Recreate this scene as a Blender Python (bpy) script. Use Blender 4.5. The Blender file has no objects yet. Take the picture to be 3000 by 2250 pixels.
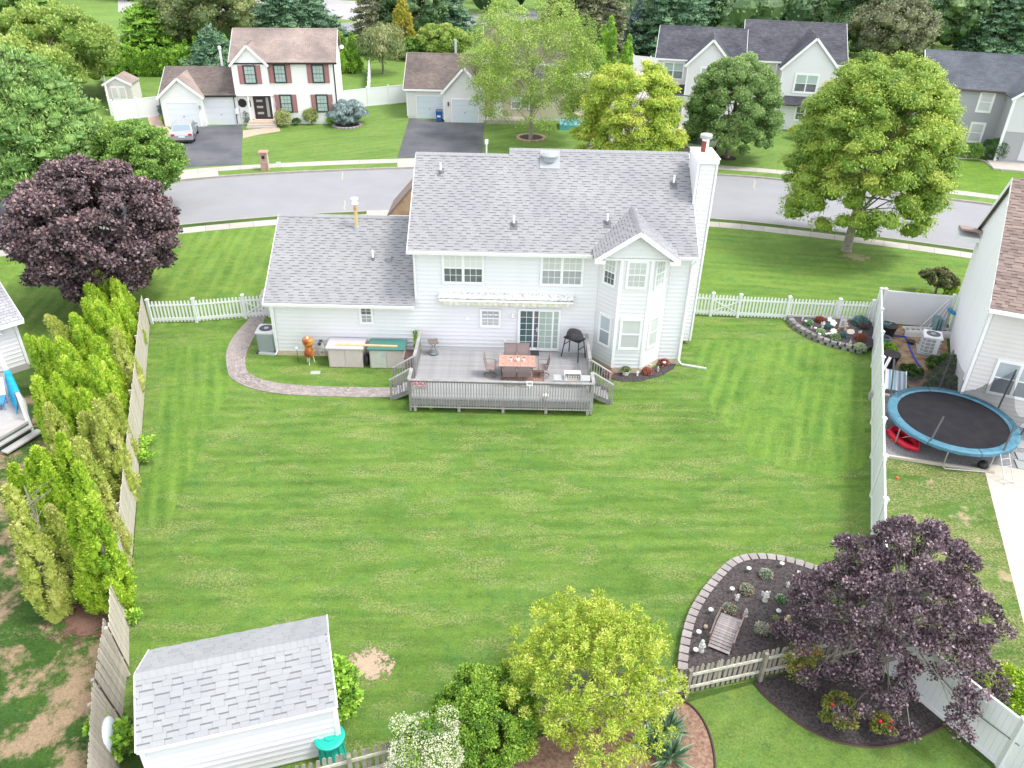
import bpy, math, random
import numpy as np
from mathutils import Vector, Matrix
random.seed(7)
SC = bpy.context.scene
COL = SC.collection
R_ = math.radians
PI = math.pi
# ------------------------------------------------------------------ camera
CAMH = 18.3
RC = Matrix(((0.999743484, -0.0226487730, 0.0), (0.0118346303, 0.522394505, -0.852621794), (0.0193108374, 0.852403082, 0.522528542)))
cam_d = bpy.data.cameras.new('drone_camera')
cam_d.sensor_width = 36.0
cam_d.lens = 36.0 * 2300 / 3000
cam_d.clip_end = 900
cam = bpy.data.objects.new('drone_camera', cam_d)
COL.objects.link(cam)
cam.matrix_world = Matrix.Translation((0, 0, CAMH)) @ RC.to_4x4()
SC.camera = cam
# ------------------------------------------------------------------ light
SUN = Vector((0.60, -0.14, 1.15)).normalized()
w = bpy.data.worlds.new('World'); SC.world = w; w.use_nodes = True
nt = w.node_tree; bg = nt.nodes['Background']
sky = nt.nodes.new('ShaderNodeTexSky'); sky.sky_type = 'NISHITA'; sky.sun_disc = False
sky.sun_elevation = math.asin(SUN.z); sky.sun_rotation = math.atan2(SUN.x, SUN.y)
sky.air_density = 1.0; sky.dust_density = 0.6; sky.ozone_density = 1.0
hs = nt.nodes.new('ShaderNodeHueSaturation'); hs.inputs['Saturation'].default_value = 0.22
nt.links.new(sky.outputs[0], hs.inputs['Color']); nt.links.new(hs.outputs[0], bg.inputs['Color'])
bg.inputs['Strength'].default_value = 0.15
sl = bpy.data.lights.new('sun', 'SUN'); sl.energy = 1.0; sl.angle = R_(16); sl.color = (1.0, 0.96, 0.90)
so = bpy.data.objects.new('sun', sl); COL.objects.link(so)
so.rotation_euler = SUN.to_track_quat('Z', 'Y').to_euler()
so.location = (40, 10, 60)
SC.view_settings.view_transform = 'Standard'; SC.view_settings.look = 'None'
SC.view_settings.exposure = 1.66; SC.view_settings.gamma = 1.0
SC.view_settings.use_curve_mapping = False
SC.cycles.max_bounces = 5; SC.cycles.diffuse_bounces = 3; SC.cycles.glossy_bounces = 2
SC.cycles.transmission_bounces = 3; SC.cycles.transparent_max_bounces = 6

CF = RC.transposed()
def at(x, y, z=0.0):
    """ground (or height z) point seen at photo-view coordinate x, y"""
    r = RC @ Vector((x * 3000 / 2212 - 1500, 1125 - y * 3000 / 2212, -2300))
    t = (z - CAMH) / r.z
    return Vector((t * r.x, t * r.y, z))
def pxm(p):
    """photo-view pixels per metre at a point"""
    c = CF @ (Vector(p) - Vector((0, 0, CAMH)))
    return 2300 / -c.z * 2212 / 3000
def zat(p, y):
    """height over ground point p that shows at view row y"""
    lo, hi = 0.0, 40.0
    for _ in range(40):
        m = (lo + hi) / 2
        c = CF @ (Vector((p[0], p[1], m)) - Vector((0, 0, CAMH)))
        yy = (1125 - 2300 * c.y / -c.z) * 2212 / 3000
        if yy > y: lo = m
        else: hi = m
    return lo

# ------------------------------------------------------------------ materials
MATS = {}
def _n(nt, t, **k):
    n = nt.nodes.new(t)
    for a, b in k.items(): setattr(n, a, b)
    return n
def ramp(nt, stops, interp='LINEAR'):
    n = nt.nodes.new('ShaderNodeValToRGB'); e = n.color_ramp.elements; n.color_ramp.interpolation = interp
    while len(e) > 1: e.remove(e[-1])
    for i, (p, c) in enumerate(stops):
        s = e[0] if i == 0 else e.new(p)
        s.position = p; s.color = (*c, 1)
    return n
def noise(nt, scale, detail=3, rough=.55, vec=None, dist=0):
    n = nt.nodes.new('ShaderNodeTexNoise'); n.inputs['Scale'].default_value = scale
    n.inputs['Detail'].default_value = detail; n.inputs['Roughness'].default_value = rough
    n.inputs['Distortion'].default_value = dist
    if vec is not None: nt.links.new(vec, n.inputs['Vector'])
    return n
def mixc(nt, a, b, fac, mode='MIX'):
    n = nt.nodes.new('ShaderNodeMix'); n.data_type = 'RGBA'; n.blend_type = mode
    for s, v in ((6, a), (7, b), (0, fac)):
        if isinstance(v, (int, float)): n.inputs[s].default_value = v
        elif isinstance(v, tuple): n.inputs[s].default_value = (*v, 1)
        else: nt.links.new(v, n.inputs[s])
    return n.outputs[2]
def mth(nt, op, a, b=0.0, clamp=False):
    n = nt.nodes.new('ShaderNodeMath'); n.operation = op; n.use_clamp = clamp
    for s, v in ((0, a), (1, b)):
        if isinstance(v, (int, float)): n.inputs[s].default_value = v
        else: nt.links.new(v, n.inputs[s])
    return n.outputs[0]
def newmat(name):
    m = bpy.data.materials.new(name); m.use_nodes = True
    return m, m.node_tree, m.node_tree.nodes['Principled BSDF']
def mat(name, c, rough=.6, c2=None, scale=6., amt=.5, bump=0., bscale=30., metal=0., spec=.4, objvar=0., world=False, lo=.35, hi=.65, coat=0.):
    """surface with noise variation towards c2, optional bump and per-object value change"""
    if name in MATS: return MATS[name]
    m, nt, b = newmat(name)
    b.inputs['Roughness'].default_value = rough; b.inputs['Metallic'].default_value = metal
    b.inputs['Specular IOR Level'].default_value = spec; b.inputs['Coat Weight'].default_value = coat
    if world:
        g = _n(nt, 'ShaderNodeNewGeometry'); vec = g.outputs['Position']
    else:
        tc = _n(nt, 'ShaderNodeTexCoord'); vec = tc.outputs['Object']
    col = None
    if c2:
        n = noise(nt, scale, 4, .6, vec)
        rp = ramp(nt, [(lo, c), (hi, c2)])
        nt.links.new(n.outputs['Fac'], rp.inputs[0])
        col = mixc(nt, c, rp.outputs[0], amt) if amt < 1 else rp.outputs[0]
    if objvar:
        oi = _n(nt, 'ShaderNodeObjectInfo'); h = _n(nt, 'ShaderNodeHueSaturation')
        v = mth(nt, 'MULTIPLY_ADD', oi.outputs['Random'], 2 * objvar)
        nt.nodes[-1].inputs[2].default_value = 1 - objvar
        nt.links.new(v, h.inputs['Value'])
        if col is None: h.inputs['Color'].default_value = (*c, 1)
        else: nt.links.new(col, h.inputs['Color'])
        col = h.outputs[0]
    if col is None: b.inputs['Base Color'].default_value = (*c, 1)
    else: nt.links.new(col, b.inputs['Base Color'])
    if bump:
        n = noise(nt, bscale, 3, .6, vec); bp = _n(nt, 'ShaderNodeBump'); bp.inputs['Strength'].default_value = bump
        bp.inputs['Distance'].default_value = .02
        nt.links.new(n.outputs['Fac'], bp.inputs['Height']); nt.links.new(bp.outputs[0], b.inputs['Normal'])
    MATS[name] = m
    return m
def leafmat(name, cols, trans=.3, rough=.5, spec=.35):
    if name in MATS: return MATS[name]
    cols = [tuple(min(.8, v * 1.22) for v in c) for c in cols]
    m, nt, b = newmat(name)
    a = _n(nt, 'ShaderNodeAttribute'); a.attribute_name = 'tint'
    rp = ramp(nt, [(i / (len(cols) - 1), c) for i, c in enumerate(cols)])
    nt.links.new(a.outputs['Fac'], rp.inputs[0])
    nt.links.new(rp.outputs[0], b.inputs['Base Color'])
    b.inputs['Roughness'].default_value = rough; b.inputs['Specular IOR Level'].default_value = spec
    t = _n(nt, 'ShaderNodeBsdfTranslucent'); nt.links.new(rp.outputs[0], t.inputs['Color'])
    mx = _n(nt, 'ShaderNodeMixShader'); mx.inputs[0].default_value = trans
    nt.links.new(b.outputs[0], mx.inputs[1]); nt.links.new(t.outputs[0], mx.inputs[2])
    nt.links.new(mx.outputs[0], nt.nodes['Material Output'].inputs[0])
    MATS[name] = m
    return m
def grassmat(name, base, light, dark, dry, stripe_dir=None, stripe_w=.55, stripe_amt=.35, dry_amt=.5, dry_bias=.56, soil=None, soil_bias=.62, soil_scale=.5):
    m, nt, b = newmat(name)
    g = _n(nt, 'ShaderNodeNewGeometry'); pos = g.outputs['Position']
    big = noise(nt, .22, 5, .6, pos); mpm = _n(nt, 'ShaderNodeMapping'); mpm.inputs['Scale'].default_value = (.55, 1.3, 1); mpm.inputs['Rotation'].default_value = (0, 0, -(stripe_dir or 0)); nt.links.new(pos, mpm.inputs[0]); mid = noise(nt, 1.5, 6, .7, mpm.outputs[0]); fine = noise(nt, 14, 6, .75, pos); vf = noise(nt, 45, 3, .7, pos)
    r1 = ramp(nt, [(.32, dark), (.5, base), (.68, light)]); nt.links.new(mid.outputs['Fac'], r1.inputs[0])
    r2 = ramp(nt, [(.35, dark), (.52, base), (.66, light)]); nt.links.new(big.outputs['Fac'], r2.inputs[0])
    col = mixc(nt, r1.outputs[0], r2.outputs[0], .5)
    if stripe_dir is not None:
        mp = _n(nt, 'ShaderNodeMapping'); mp.vector_type = 'TEXTURE'; mp.inputs['Rotation'].default_value = (0, 0, stripe_dir)
        nt.links.new(pos, mp.inputs[0])
        mp2 = _n(nt, 'ShaderNodeMapping'); mp2.inputs['Scale'].default_value = (.12, 1, 1); nt.links.new(mp.outputs[0], mp2.inputs[0])
        sn = noise(nt, 1.5 / stripe_w, 2, .5, mp2.outputs[0])
        wv = _n(nt, 'ShaderNodeTexWave'); wv.bands_direction = 'Y'; wv.inputs['Scale'].default_value = .314 / stripe_w
        wv.inputs['Distortion'].default_value = 1.6; wv.inputs['Detail'].default_value = 2; wv.inputs['Detail Scale'].default_value = .6
        nt.links.new(mp.outputs[0], wv.inputs[0])
        s = mth(nt, 'MULTIPLY', wv.outputs['Fac'], stripe_amt * .45); s2 = mth(nt, 'SUBTRACT', sn.outputs['Fac'], .38); s2 = mth(nt, 'MULTIPLY', s2, stripe_amt * 3, True)
        s = mth(nt, 'ADD', s, s2, True)
        col = mixc(nt, col, light, s)
    hn = noise(nt, .9, 5, .7, pos, .5); hm = mth(nt, 'SUBTRACT', hn.outputs['Fac'], .50); hm = mth(nt, 'MULTIPLY', hm, 5, True); hm = mth(nt, 'MULTIPLY', hm, .42)
    col = mixc(nt, col, (base[0] * .62, base[1] * 1.02, base[2] * 1.7), hm)
    dk = noise(nt, 3.2, 5, .75, pos, .3); rd = ramp(nt, [(.30, (.68, .74, .72)), (.44, (1, 1, 1)), (.62, (1.12, 1.1, 1.05))]); nt.links.new(dk.outputs['Fac'], rd.inputs[0]); col = mixc(nt, col, rd.outputs[0], 1, 'MULTIPLY')
    # dry straw tips in patches
    mpd = _n(nt, 'ShaderNodeMapping'); mpd.inputs['Scale'].default_value = (.45, 1.25, 1); nt.links.new(pos, mpd.inputs[0]); dn = noise(nt, .9, 7, .78, mpd.outputs[0], .6); dm = mth(nt, 'SUBTRACT', dn.outputs['Fac'], dry_bias - .06); dm = mth(nt, 'MULTIPLY', dm, 7, True)
    fm = mth(nt, 'SUBTRACT', fine.outputs['Fac'], .44); fm = mth(nt, 'MULTIPLY', fm, 6, True)
    dd = mth(nt, 'MULTIPLY', dm, fm); dd = mth(nt, 'MULTIPLY', dd, dry_amt)
    col = mixc(nt, col, dry, dd)
    if soil:
        sn2 = noise(nt, soil_scale, 6, .7, pos, .2); sm = mth(nt, 'SUBTRACT', sn2.outputs['Fac'], soil_bias); sm = mth(nt, 'MULTIPLY', sm, 12, True)
        col = mixc(nt, col, soil, sm)
    # blade grain
    r3 = ramp(nt, [(.28, (.5, .5, .5)), (.5, (1, 1, 1)), (.75, (1.5, 1.45, 1.3))]); nt.links.new(vf.outputs['Fac'], r3.inputs[0])
    r4 = ramp(nt, [(.3, (.62, .66, .6)), (.5, (1, 1, 1)), (.72, (1.35, 1.32, 1.2))]); nt.links.new(fine.outputs['Fac'], r4.inputs[0])
    col = mixc(nt, col, r3.outputs[0], .8, 'MULTIPLY'); col = mixc(nt, col, r4.outputs[0], .8, 'MULTIPLY')
    nt.links.new(col, b.inputs['Base Color']); b.inputs['Roughness'].default_value = .8; b.inputs['Specular IOR Level'].default_value = .15
    bp = _n(nt, 'ShaderNodeBump'); bp.inputs['Strength'].default_value = .9; bp.inputs['Distance'].default_value = .05
    h = mth(nt, 'ADD', vf.outputs['Fac'], fine.outputs['Fac'])
    nt.links.new(h, bp.inputs['Height']); nt.links.new(bp.outputs[0], b.inputs['Normal'])
    MATS[name] = m
    return m

# ------------------------------------------------------------------ mesh builder
class MB:
    def __init__(s): s.v = []; s.f = []; s.m = []
    def add(s, vs, fs, mi=0, M=None):
        o = len(s.v)
        s.v += [tuple(M @ Vector(p)) for p in vs] if M else [tuple(p) for p in vs]
        s.f += [tuple(o + i for i in f) for f in fs]; s.m += [mi] * len(fs)
        return s
    def box(s, x0, x1, y0, y1, z0, z1, mi=0, M=None, taper=0):
        t = taper
        return s.add([(x0, y0, z0), (x1, y0, z0), (x1, y1, z0), (x0, y1, z0), (x0 + t, y0 + t, z1), (x1 - t, y0 + t, z1), (x1 - t, y1 - t, z1), (x0 + t, y1 - t, z1)],
                     [(0, 3, 2, 1), (4, 5, 6, 7), (0, 1, 5, 4), (1, 2, 6, 5), (2, 3, 7, 6), (3, 0, 4, 7)], mi, M)
    def bev(s, x0, x1, y0, y1, z0, z1, b=.02, mi=0, M=None):
        """box with chamfered top edges and corners"""
        def ring(i, z): return [(x0 + i, y0, z), (x1 - i, y0, z), (x1, y0 + i, z), (x1, y1 - i, z), (x1 - i, y1, z), (x0 + i, y1, z), (x0, y1 - i, z), (x0, y0 + i, z)]
        a = ring(b, z0); c = ring(b, z1 - b)
        d = [(x0 + 2 * b, y0 + b, z1), (x1 - 2 * b, y0 + b, z1), (x1 - b, y0 + 2 * b, z1), (x1 - b, y1 - 2 * b, z1), (x1 - 2 * b, y1 - b, z1), (x0 + 2 * b, y1 - b, z1), (x0 + b, y1 - 2 * b, z1), (x0 + b, y0 + 2 * b, z1)]
        fs = [tuple(range(7, -1, -1)), tuple(range(16, 24))]
        for k in (0, 8):
            for i in range(8): fs.append((k + i, k + (i + 1) % 8, k + 8 + (i + 1) % 8, k + 8 + i))
        return s.add(a + c + d, fs, mi, M)
    def bar(s, a, b, w, h=None, mi=0, up=(0, 0, 1)):
        a = Vector(a); b = Vector(b); h = h or w; d = (b - a)
        L = d.length
        if L < 1e-6: return s
        d /= L; u = Vector(up)
        if abs(d.dot(u)) > .98: u = Vector((0, 1, 0))
        x = d.cross(u).normalized(); z = x.cross(d)
        vs = []
        for p in (a, b):
            for sx, sz in ((-1, -1), (1, -1), (1, 1), (-1, 1)): vs.append(p + x * sx * w / 2 + z * sz * h / 2)
        return s.add(vs, [(0, 1, 2, 3), (7, 6, 5, 4), (0, 4, 5, 1), (1, 5, 6, 2), (2, 6, 7, 3), (3, 7, 4, 0)], mi)
    def tube(s, pts, r, n=6, mi=0, close=False):
        pts = [Vector(p) for p in pts]; N = len(pts)
        rs = r if isinstance(r, (list, tuple)) else [r] * N
        o = len(s.v); ref = Vector((0, 0, 1))
        for i, p in enumerate(pts):
            if close: d = pts[(i + 1) % N] - pts[i - 1]
            else: d = pts[min(i + 1, N - 1)] - pts[max(i - 1, 0)]
            d = d.normalized() if d.length > 1e-9 else Vector((0, 0, 1))
            q = ref if abs(d.dot(ref)) < .95 else Vector((1, 0, 0))
            x = d.cross(q).normalized(); y = d.cross(x)
            for k in range(n):
                a = 2 * PI * k / n; s.v.append(tuple(p + (x * math.cos(a) + y * math.sin(a)) * rs[i]))
        for i in range(N if close else N - 1):
            j = (i + 1) % N
            for k in range(n):
                k2 = (k + 1) % n; s.f.append((o + i * n + k, o + i * n + k2, o + j * n + k2, o + j * n + k)); s.m.append(mi)
        if not close:
            s.f.append(tuple(o + k for k in range(n))); s.m.append(mi)
            s.f.append(tuple(o + (N - 1) * n + k for k in reversed(range(n)))); s.m.append(mi)
        return s
    def lathe(s, prof, n=16, mi=0, M=None, sx=1, sy=1):
        """prof: list of (radius, z); closed with caps"""
        vs = []; fs = []
        for r, z in prof:
            for k in range(n):
                a = 2 * PI * k / n; vs.append((r * math.cos(a) * sx, r * math.sin(a) * sy, z))
        for i in range(len(prof) - 1):
            for k in range(n):
                k2 = (k + 1) % n; fs.append((i * n + k, i * n + k2, (i + 1) * n + k2, (i + 1) * n + k))
        fs.append(tuple(reversed(range(n)))); fs.append(tuple((len(prof) - 1) * n + k for k in range(n)))
        return s.add(vs, fs, mi, M)
    def prism(s, poly, z0, z1, mi=0, M=None):
        """poly: xy list (counter-clockwise)"""
        n = len(poly)
        vs = [(x, y, z0) for x, y in poly] + [(x, y, z1) for x, y in poly]
        fs = [tuple(reversed(range(n))), tuple(range(n, 2 * n))] + [(i, (i + 1) % n, n + (i + 1) % n, n + i) for i in range(n)]
        return s.add(vs, fs, mi, M)
    def slab(s, pts, th, mi=0):
        """convex/planar polygon of 3-d points given thickness th downwards along its normal"""
        p = [Vector(q) for q in pts]; nrm = (p[1] - p[0]).cross(p[2] - p[0]).normalized()
        if nrm.z < 0 and abs(nrm.z) > 1e-4: p.reverse(); nrm = -nrm
        n = len(p); lo = [q - nrm * th for q in p]
        return s.add(p + lo, [tuple(range(n)), tuple(reversed(range(n, 2 * n)))] + [(i, n + i, n + (i + 1) % n, (i + 1) % n) for i in range(n)], mi)
    def ball(s, c, r, n=8, m=5, mi=0, sz=1.0, M=None):
        cx, cy, cz = c
        pr = [(r * math.sin(PI * i / m), -r * sz * math.cos(PI * i / m)) for i in range(m + 1)]
        pr[0] = (r * .02, pr[0][1]); pr[-1] = (r * .02, pr[-1][1])
        T = Matrix.Translation((cx, cy, cz))
        return s.lathe(pr, n, mi, (M @ T) if M else T)
    def mesh(s, name, mats, smooth=False, bev=0):
        me = bpy.data.meshes.new(name); me.from_pydata(s.v, [], s.f)
        if not isinstance(mats, (list, tuple)): mats = [mats]
        for q in mats: me.materials.append(q)
        me.polygons.foreach_set('material_index', s.m)
        if smooth: me.polygons.foreach_set('use_smooth', [True] * len(s.f))
        me.update(); return me
    def build(s, name, mats, parent=None, loc=(0, 0, 0), rz=0, smooth=False):
        return link(name, s.mesh(name, mats, smooth), parent, loc, rz)
def link(name, me, parent=None, loc=(0, 0, 0), rz=0):
    o = bpy.data.objects.new(name, me); COL.objects.link(o)
    o.location = loc; o.rotation_euler = (0, 0, rz) if not isinstance(rz, tuple) else rz
    if parent: o.parent = parent
    return o
def thing(name, label, cat, loc=(0, 0, 0), rz=0, group=None):
    o = bpy.data.objects.new(name, None); o.empty_display_size = .2; COL.objects.link(o)
    o.location = loc; o.rotation_euler = (0, 0, rz)
    return tag(o, label, cat, group)
def tag(o, label, cat, group=None):
    o['label'] = label; o['category'] = cat
    if group: o['group'] = group
    return o
def struct(o): o['kind'] = 'structure'; return o
def stuff(o): o['kind'] = 'stuff'; return o
def dup(root, loc, rz, label, group=None):
    def cp(o, par):
        c = o.copy(); COL.objects.link(c); c.parent = par
        for ch in KIDS.get(o.name, [x for x in o.children]): cp(ch, c)
        return c
    c = cp(root, None); c.location = loc; c.rotation_euler = (0, 0, rz); c['label'] = label
    if group: c['group'] = group; root['group'] = group
    return c
KIDS = {}
def sheet(name, pts, z, m, kind='structure', z1=None):
    """flat polygon lying on the ground (triangulated by Blender)"""
    me = bpy.data.meshes.new(name)
    me.from_pydata([(p[0], p[1], z) for p in pts], [], [tuple(range(len(pts)))]); me.materials.append(m)
    if me.polygons[0].normal.z < 0: me.flip_normals()
    o = link(name, me)
    if kind: o['kind'] = kind
    return o
def offset(line, d):
    """polyline moved sideways by d (left of its direction)"""
    out = []
    for i, p in enumerate(line):
        a = Vector(line[max(i - 1, 0)][:2]); b = Vector(line[min(i + 1, len(line) - 1)][:2]); t = (b - a).normalized()
        out.append(Vector((p[0] - t.y * d, p[1] + t.x * d)))
    return out
def resample(line, step):
    pts = [Vector(p[:2]) for p in line]; out = [pts[0]]; acc = 0
    for a, b in zip(pts, pts[1:]):
        L = (b - a).length; t = step - acc
        while t <= L:
            out.append(a + (b - a) * (t / L)); t += step
        acc = L - (t - step)
    return out
def smooth(line, it=2):
    pts = [Vector(p[:2]) for p in line]
    for _ in range(it):
        q = [pts[0]]
        for a, b in zip(pts, pts[1:]): q += [a * .75 + b * .25, a * .25 + b * .75]
        q.append(pts[-1]); pts = q
    return pts
# ------------------------------------------------------------------ ground, street, paths
GB, GL, GD, GY = (.112, .212, .036), (.19, .31, .060), (.062, .140, .025), (.38, .36, .17)
SOIL = (.40, .29, .19)
M_lawn = grassmat('lawn_rear', GB, GL, GD, GY, stripe_dir=R_(3), stripe_w=.62, stripe_amt=.55, dry_amt=.85, dry_bias=.545)
M_lawnl = grassmat('lawn_side_left', (.105, .215, .034), (.19, .32, .055), (.058, .14, .022), GY, stripe_dir=R_(110), stripe_w=.6, stripe_amt=.7, dry_amt=.55, dry_bias=.57)
M_lawnr = grassmat('lawn_side_right', (.105, .215, .034), (.19, .32, .055), (.058, .14, .022), GY, stripe_dir=R_(69), stripe_w=.6, stripe_amt=.75, dry_amt=.55, dry_bias=.57)
M_front = grassmat('lawn_front', (.125, .23, .035), (.22, .34, .065), (.075, .165, .026), (.36, .34, .14), stripe_dir=R_(97), stripe_w=.75, stripe_amt=.6, dry_amt=.4)
M_front2 = grassmat('lawn_front_right', (.125, .23, .038), (.21, .33, .065), (.075, .165, .028), (.36, .34, .14), stripe_dir=R_(-8), stripe_w=.8, stripe_amt=.5, dry_amt=.35)
M_far = grassmat('lawn_far', (.14, .235, .05), (.20, .31, .07), (.085, .17, .032), (.32, .30, .13), stripe_dir=R_(35), stripe_w=1.0, stripe_amt=.5, dry_amt=.3)
M_bright = grassmat('lawn_bright', (.14, .25, .03), (.20, .33, .05), (.09, .18, .025), (.32, .32, .12), dry_amt=.3)
M_rough = grassmat('ground_mix', (.08, .14, .03), (.12, .19, .045), (.04, .085, .02), (.22, .19, .10), dry_amt=.6)
M_bare = grassmat('lawn_worn', (.055, .12, .022), (.09, .18, .03), (.03, .075, .016), GY, dry_amt=.5, soil=SOIL, soil_bias=.50, soil_scale=.55)
M_patchy = grassmat('lawn_patchy', (.10, .19, .035), (.16, .25, .05), (.06, .13, .02), (.40, .34, .18), dry_amt=.9, dry_bias=.47, soil=(.45, .36, .22), soil_bias=.58, soil_scale=.9)
M_asph = mat('asphalt_street', (.30, .297, .31), .85, (.275, .272, .284), .35, 1, .25, 60, world=True, spec=.2)
M_drive = mat('asphalt_drive', (.085, .088, .10), .8, (.14, .14, .15), .35, 1, .2, 60, world=True, spec=.3)
M_conc = mat('concrete_walk', (.47, .435, .385), .85, (.41, .38, .33), 1.3, 1, .2, 40, objvar=.07, world=True, spec=.2)
M_kerb = mat('kerb_concrete', (.42, .385, .34), .85, (.33, .30, .26), 1.8, 1, .3, 30, world=True, spec=.2)
M_mulch = mat('dark_mulch', (.045, .038, .038), .95, (.115, .098, .098), 14, 1, 1.0, 28, world=True, spec=.1)
M_redm = mat('red_mulch', (.20, .11, .085), .95, (.36, .24, .17), 11, 1, 1.0, 28, world=True, spec=.1)
M_soil = mat('bare_soil', (.42, .30, .19), .95, (.20, .13, .08), 2.2, 1, .6, 20, world=True, spec=.1)
M_grav = mat('grey_gravel', (.16, .16, .165), .9, (.36, .36, .37), 22, 1, .9, 30, world=True, spec=.2)
M_patio = mat('patio_concrete', (.56, .52, .45), .85, (.50, .46, .39), .5, 1, .1, 40, world=True, spec=.2)

kn = [(-75, 14), (-60, 27), (-44, 37.5), (-31.2, 44.5), (-22.8, 48.6), (-16.4, 50.9), (-11.1, 52.25), (-5, 53.0), (1, 53.3), (7, 53.15), (13.3, 52.5), (16.1, 52.0), (21.3, 50.5), (28.9, 47.9), (42, 42), (60, 30), (75, 17)]
kf = [(-82, 20), (-66, 33.5), (-48, 46), (-36.0, 53.1), (-25.1, 58.55), (-19, 60.7), (-8, 63.1), (0, 64.0), (8, 64.0), (18.8, 62.6), (21.6, 61.8), (32.4, 57.9), (35, 57.0), (50, 50), (68, 37), (82, 24)]
KN = smooth(kn, 2); KF = smooth(kf, 2)
struct(sheet('ground', [(-450, -120), (450, -120), (450, 600), (-450, 600)], -.17, M_rough))
sheet('road', list(KN) + list(reversed(KF)), -.12, M_asph)
sheet('grass_ground', [(-300, -80), (300, -80), (300, 10)] + list(reversed(KN)) + [(-300, 10)], 0, M_rough)
sheet('grass_verge', [(-300, 15)] + list(KF) + [(300, 15), (300, 400), (-300, 400)], 0, M_far)
def kerb(line, side):
    mb = MB(); a = resample(line, 1.0); b = offset(a, .15 * side)
    for i in range(len(a) - 1):
        q = [a[i], a[i + 1], b[i + 1], b[i]]
        if side < 0: q.reverse()
        mb.prism([(p.x, p.y) for p in q], -.16, .012)
    o = mb.build('kerb', M_kerb); struct(o)
kerb(KN, -1); kerb(KF, 1)
def walk(line, d0, d1, side, x0, x1, name='sidewalk'):
    root = bpy.data.objects.new(name, None); COL.objects.link(root); struct(root)
    a = resample(line, 1.52); A = offset(a, d0 * side); B = offset(a, d1 * side)
    for i in range(len(a) - 1):
        if not (x0 < a[i].x < x1): continue
        q = [A[i].lerp(A[i + 1], .006), A[i].lerp(A[i + 1], .994), B[i].lerp(B[i + 1], .994), B[i].lerp(B[i + 1], .006)]
        if side < 0: q.reverse()
        MB().prism([(p.x, p.y) for p in q], -.05, .02).build('slab', M_conc, root)
    return root
walk(KN, .80, 1.85, -1, -45, 40)
walk(KF, 1.35, 2.5, 1, -45, 45)
def poly(pts): return [at(x, y) for x, y in pts]
# lawns
FL0, FL1 = Vector((-18.15, 34.8)), Vector((-8.9, 9.7))       # left tall fence line
FR0, FR1 = Vector((18.75, 36.9)), Vector((10.35, 15.0))      # right white fence line
sheet('lawn', [(FL0.x, FL0.y), (-10.05, 13.0), (-6.5, 10.4), (-2.3, 11.75), (2, 13.0), (4.9, 13.85), (7.0, 14.4), (10.0, 15.1), (FR1.x, FR1.y), (FR0.x, FR0.y), (7.8, 37.1), (7.8, 33), (-11, 33), (-11, 36.4)], 0.0046, M_lawn)
sheet('lawn', [(-16.6, 32.5), (-12.9, 33.3), (-12.3, 29), (-12.0, 24.5), (-11.6, 20.0), (-12.6, 20.0), (-13.9, 25)], 0.0092, M_lawnl)
sheet('lawn', [(8.6, 34.5), (8.6, 28), (9.5, 24.5), (12.2, 23.5), (13.8, 24.4), (16.5, 32.5), (14.5, 34.5)], 0.0098, M_lawnr)
sheet('lawn', [(p.x, p.y) for p in offset([v for v in KN if -40 < v.x < -4], -1.87)] + [(-4.5, 41), (-11, 36.2), (-17.4, 34.5), (-20, 30.5), (-40, 28)], 0.0064, M_front)
sheet('lawn', [(p.x, p.y) for p in offset([v for v in KN if 4 < v.x < 40], -1.87)] + [(24, 37.5), (18.7, 37.1), (7.9, 37.3), (4, 42)], 0.0070, M_front2)
sheet('lawn', poly([(524, 300), (605, 282), (700, 280), (735, 268), (790, 225), (884, 223), (882, 258), (858, 341), (700, 349), (522, 356)]), 0.0076, M_far)
sheet('lawn', poly([(1046, 267), (1300, 268), (1500, 290), (1500, 355), (1046, 336)]), 0.0082, M_far)
sheet('lawn', poly([(1540, 330), (1720, 300), (1760, 330), (1720, 372), (1540, 362)]), 0.0088, M_far)
sheet('lawn', poly([(2045, 352), (2120, 349), (2160, 369), (2300, 380), (2300, 450), (2150, 424), (1990, 398)]), 0.0094, M_bright)
sheet('lawn', poly([(290, 42), (500, 42), (480, 75), (290, 70)]), 0.0100, M_bright)
sheet('lawn', poly([(290, 168), (346, 170), (346, 205), (290, 212)]), 0.0106, M_far)
sheet('lawn', poly([(725, 70), (860, 75), (830, 130), (725, 135)]), 0.0112, M_bright)
sheet('lawn', poly([(725, 155), (790, 150), (790, 195), (725, 195)]), 0.0118, M_far)
sheet('lawn', [(-18.2, 34.3), (-16.0, 28.5), (-8.95, 9.6), (-6.5, 3), (-34, 3), (-34, 24), (-21, 27)], 0.0144, M_bare)
sheet('lawn', [(14.2, 25.0), (18.45, 24.0), (18.3, 22.5), (15.5, 14.0), (15.4, 8.0), (14.8, 8.4), (12.5, 12.0), (10.6, 15.2)], .0155, M_patchy)
sheet('lawn', [(FR1.x - .1, 15.0), (7.0, 14.3), (3.6, 13.2), (2.6, 6), (12.3, 6), (12.4, 11.7)], 0.0136, M_far)
# street crack
mb = MB()
for pts in ([(739, 355), (741, 362), (738, 368), (741, 375), (739, 382), (740, 388)], [(745, 433), (746, 440), (744, 447), (745, 453)], [(1629, 388), (1632, 394), (1628, 402), (1631, 408)]):
    q = [at(x + random.uniform(-.6, .6), y, -.12) for x, y in pts]
    for a, b in zip(q, q[1:]): mb.bar(a + Vector((0, 0, .003)), b + Vector((0, 0, .003)), .09, .003)
struct(mb.build('road_crack_sealing', mat('crack_sealant', (.42, .385, .32), .8)))
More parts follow.
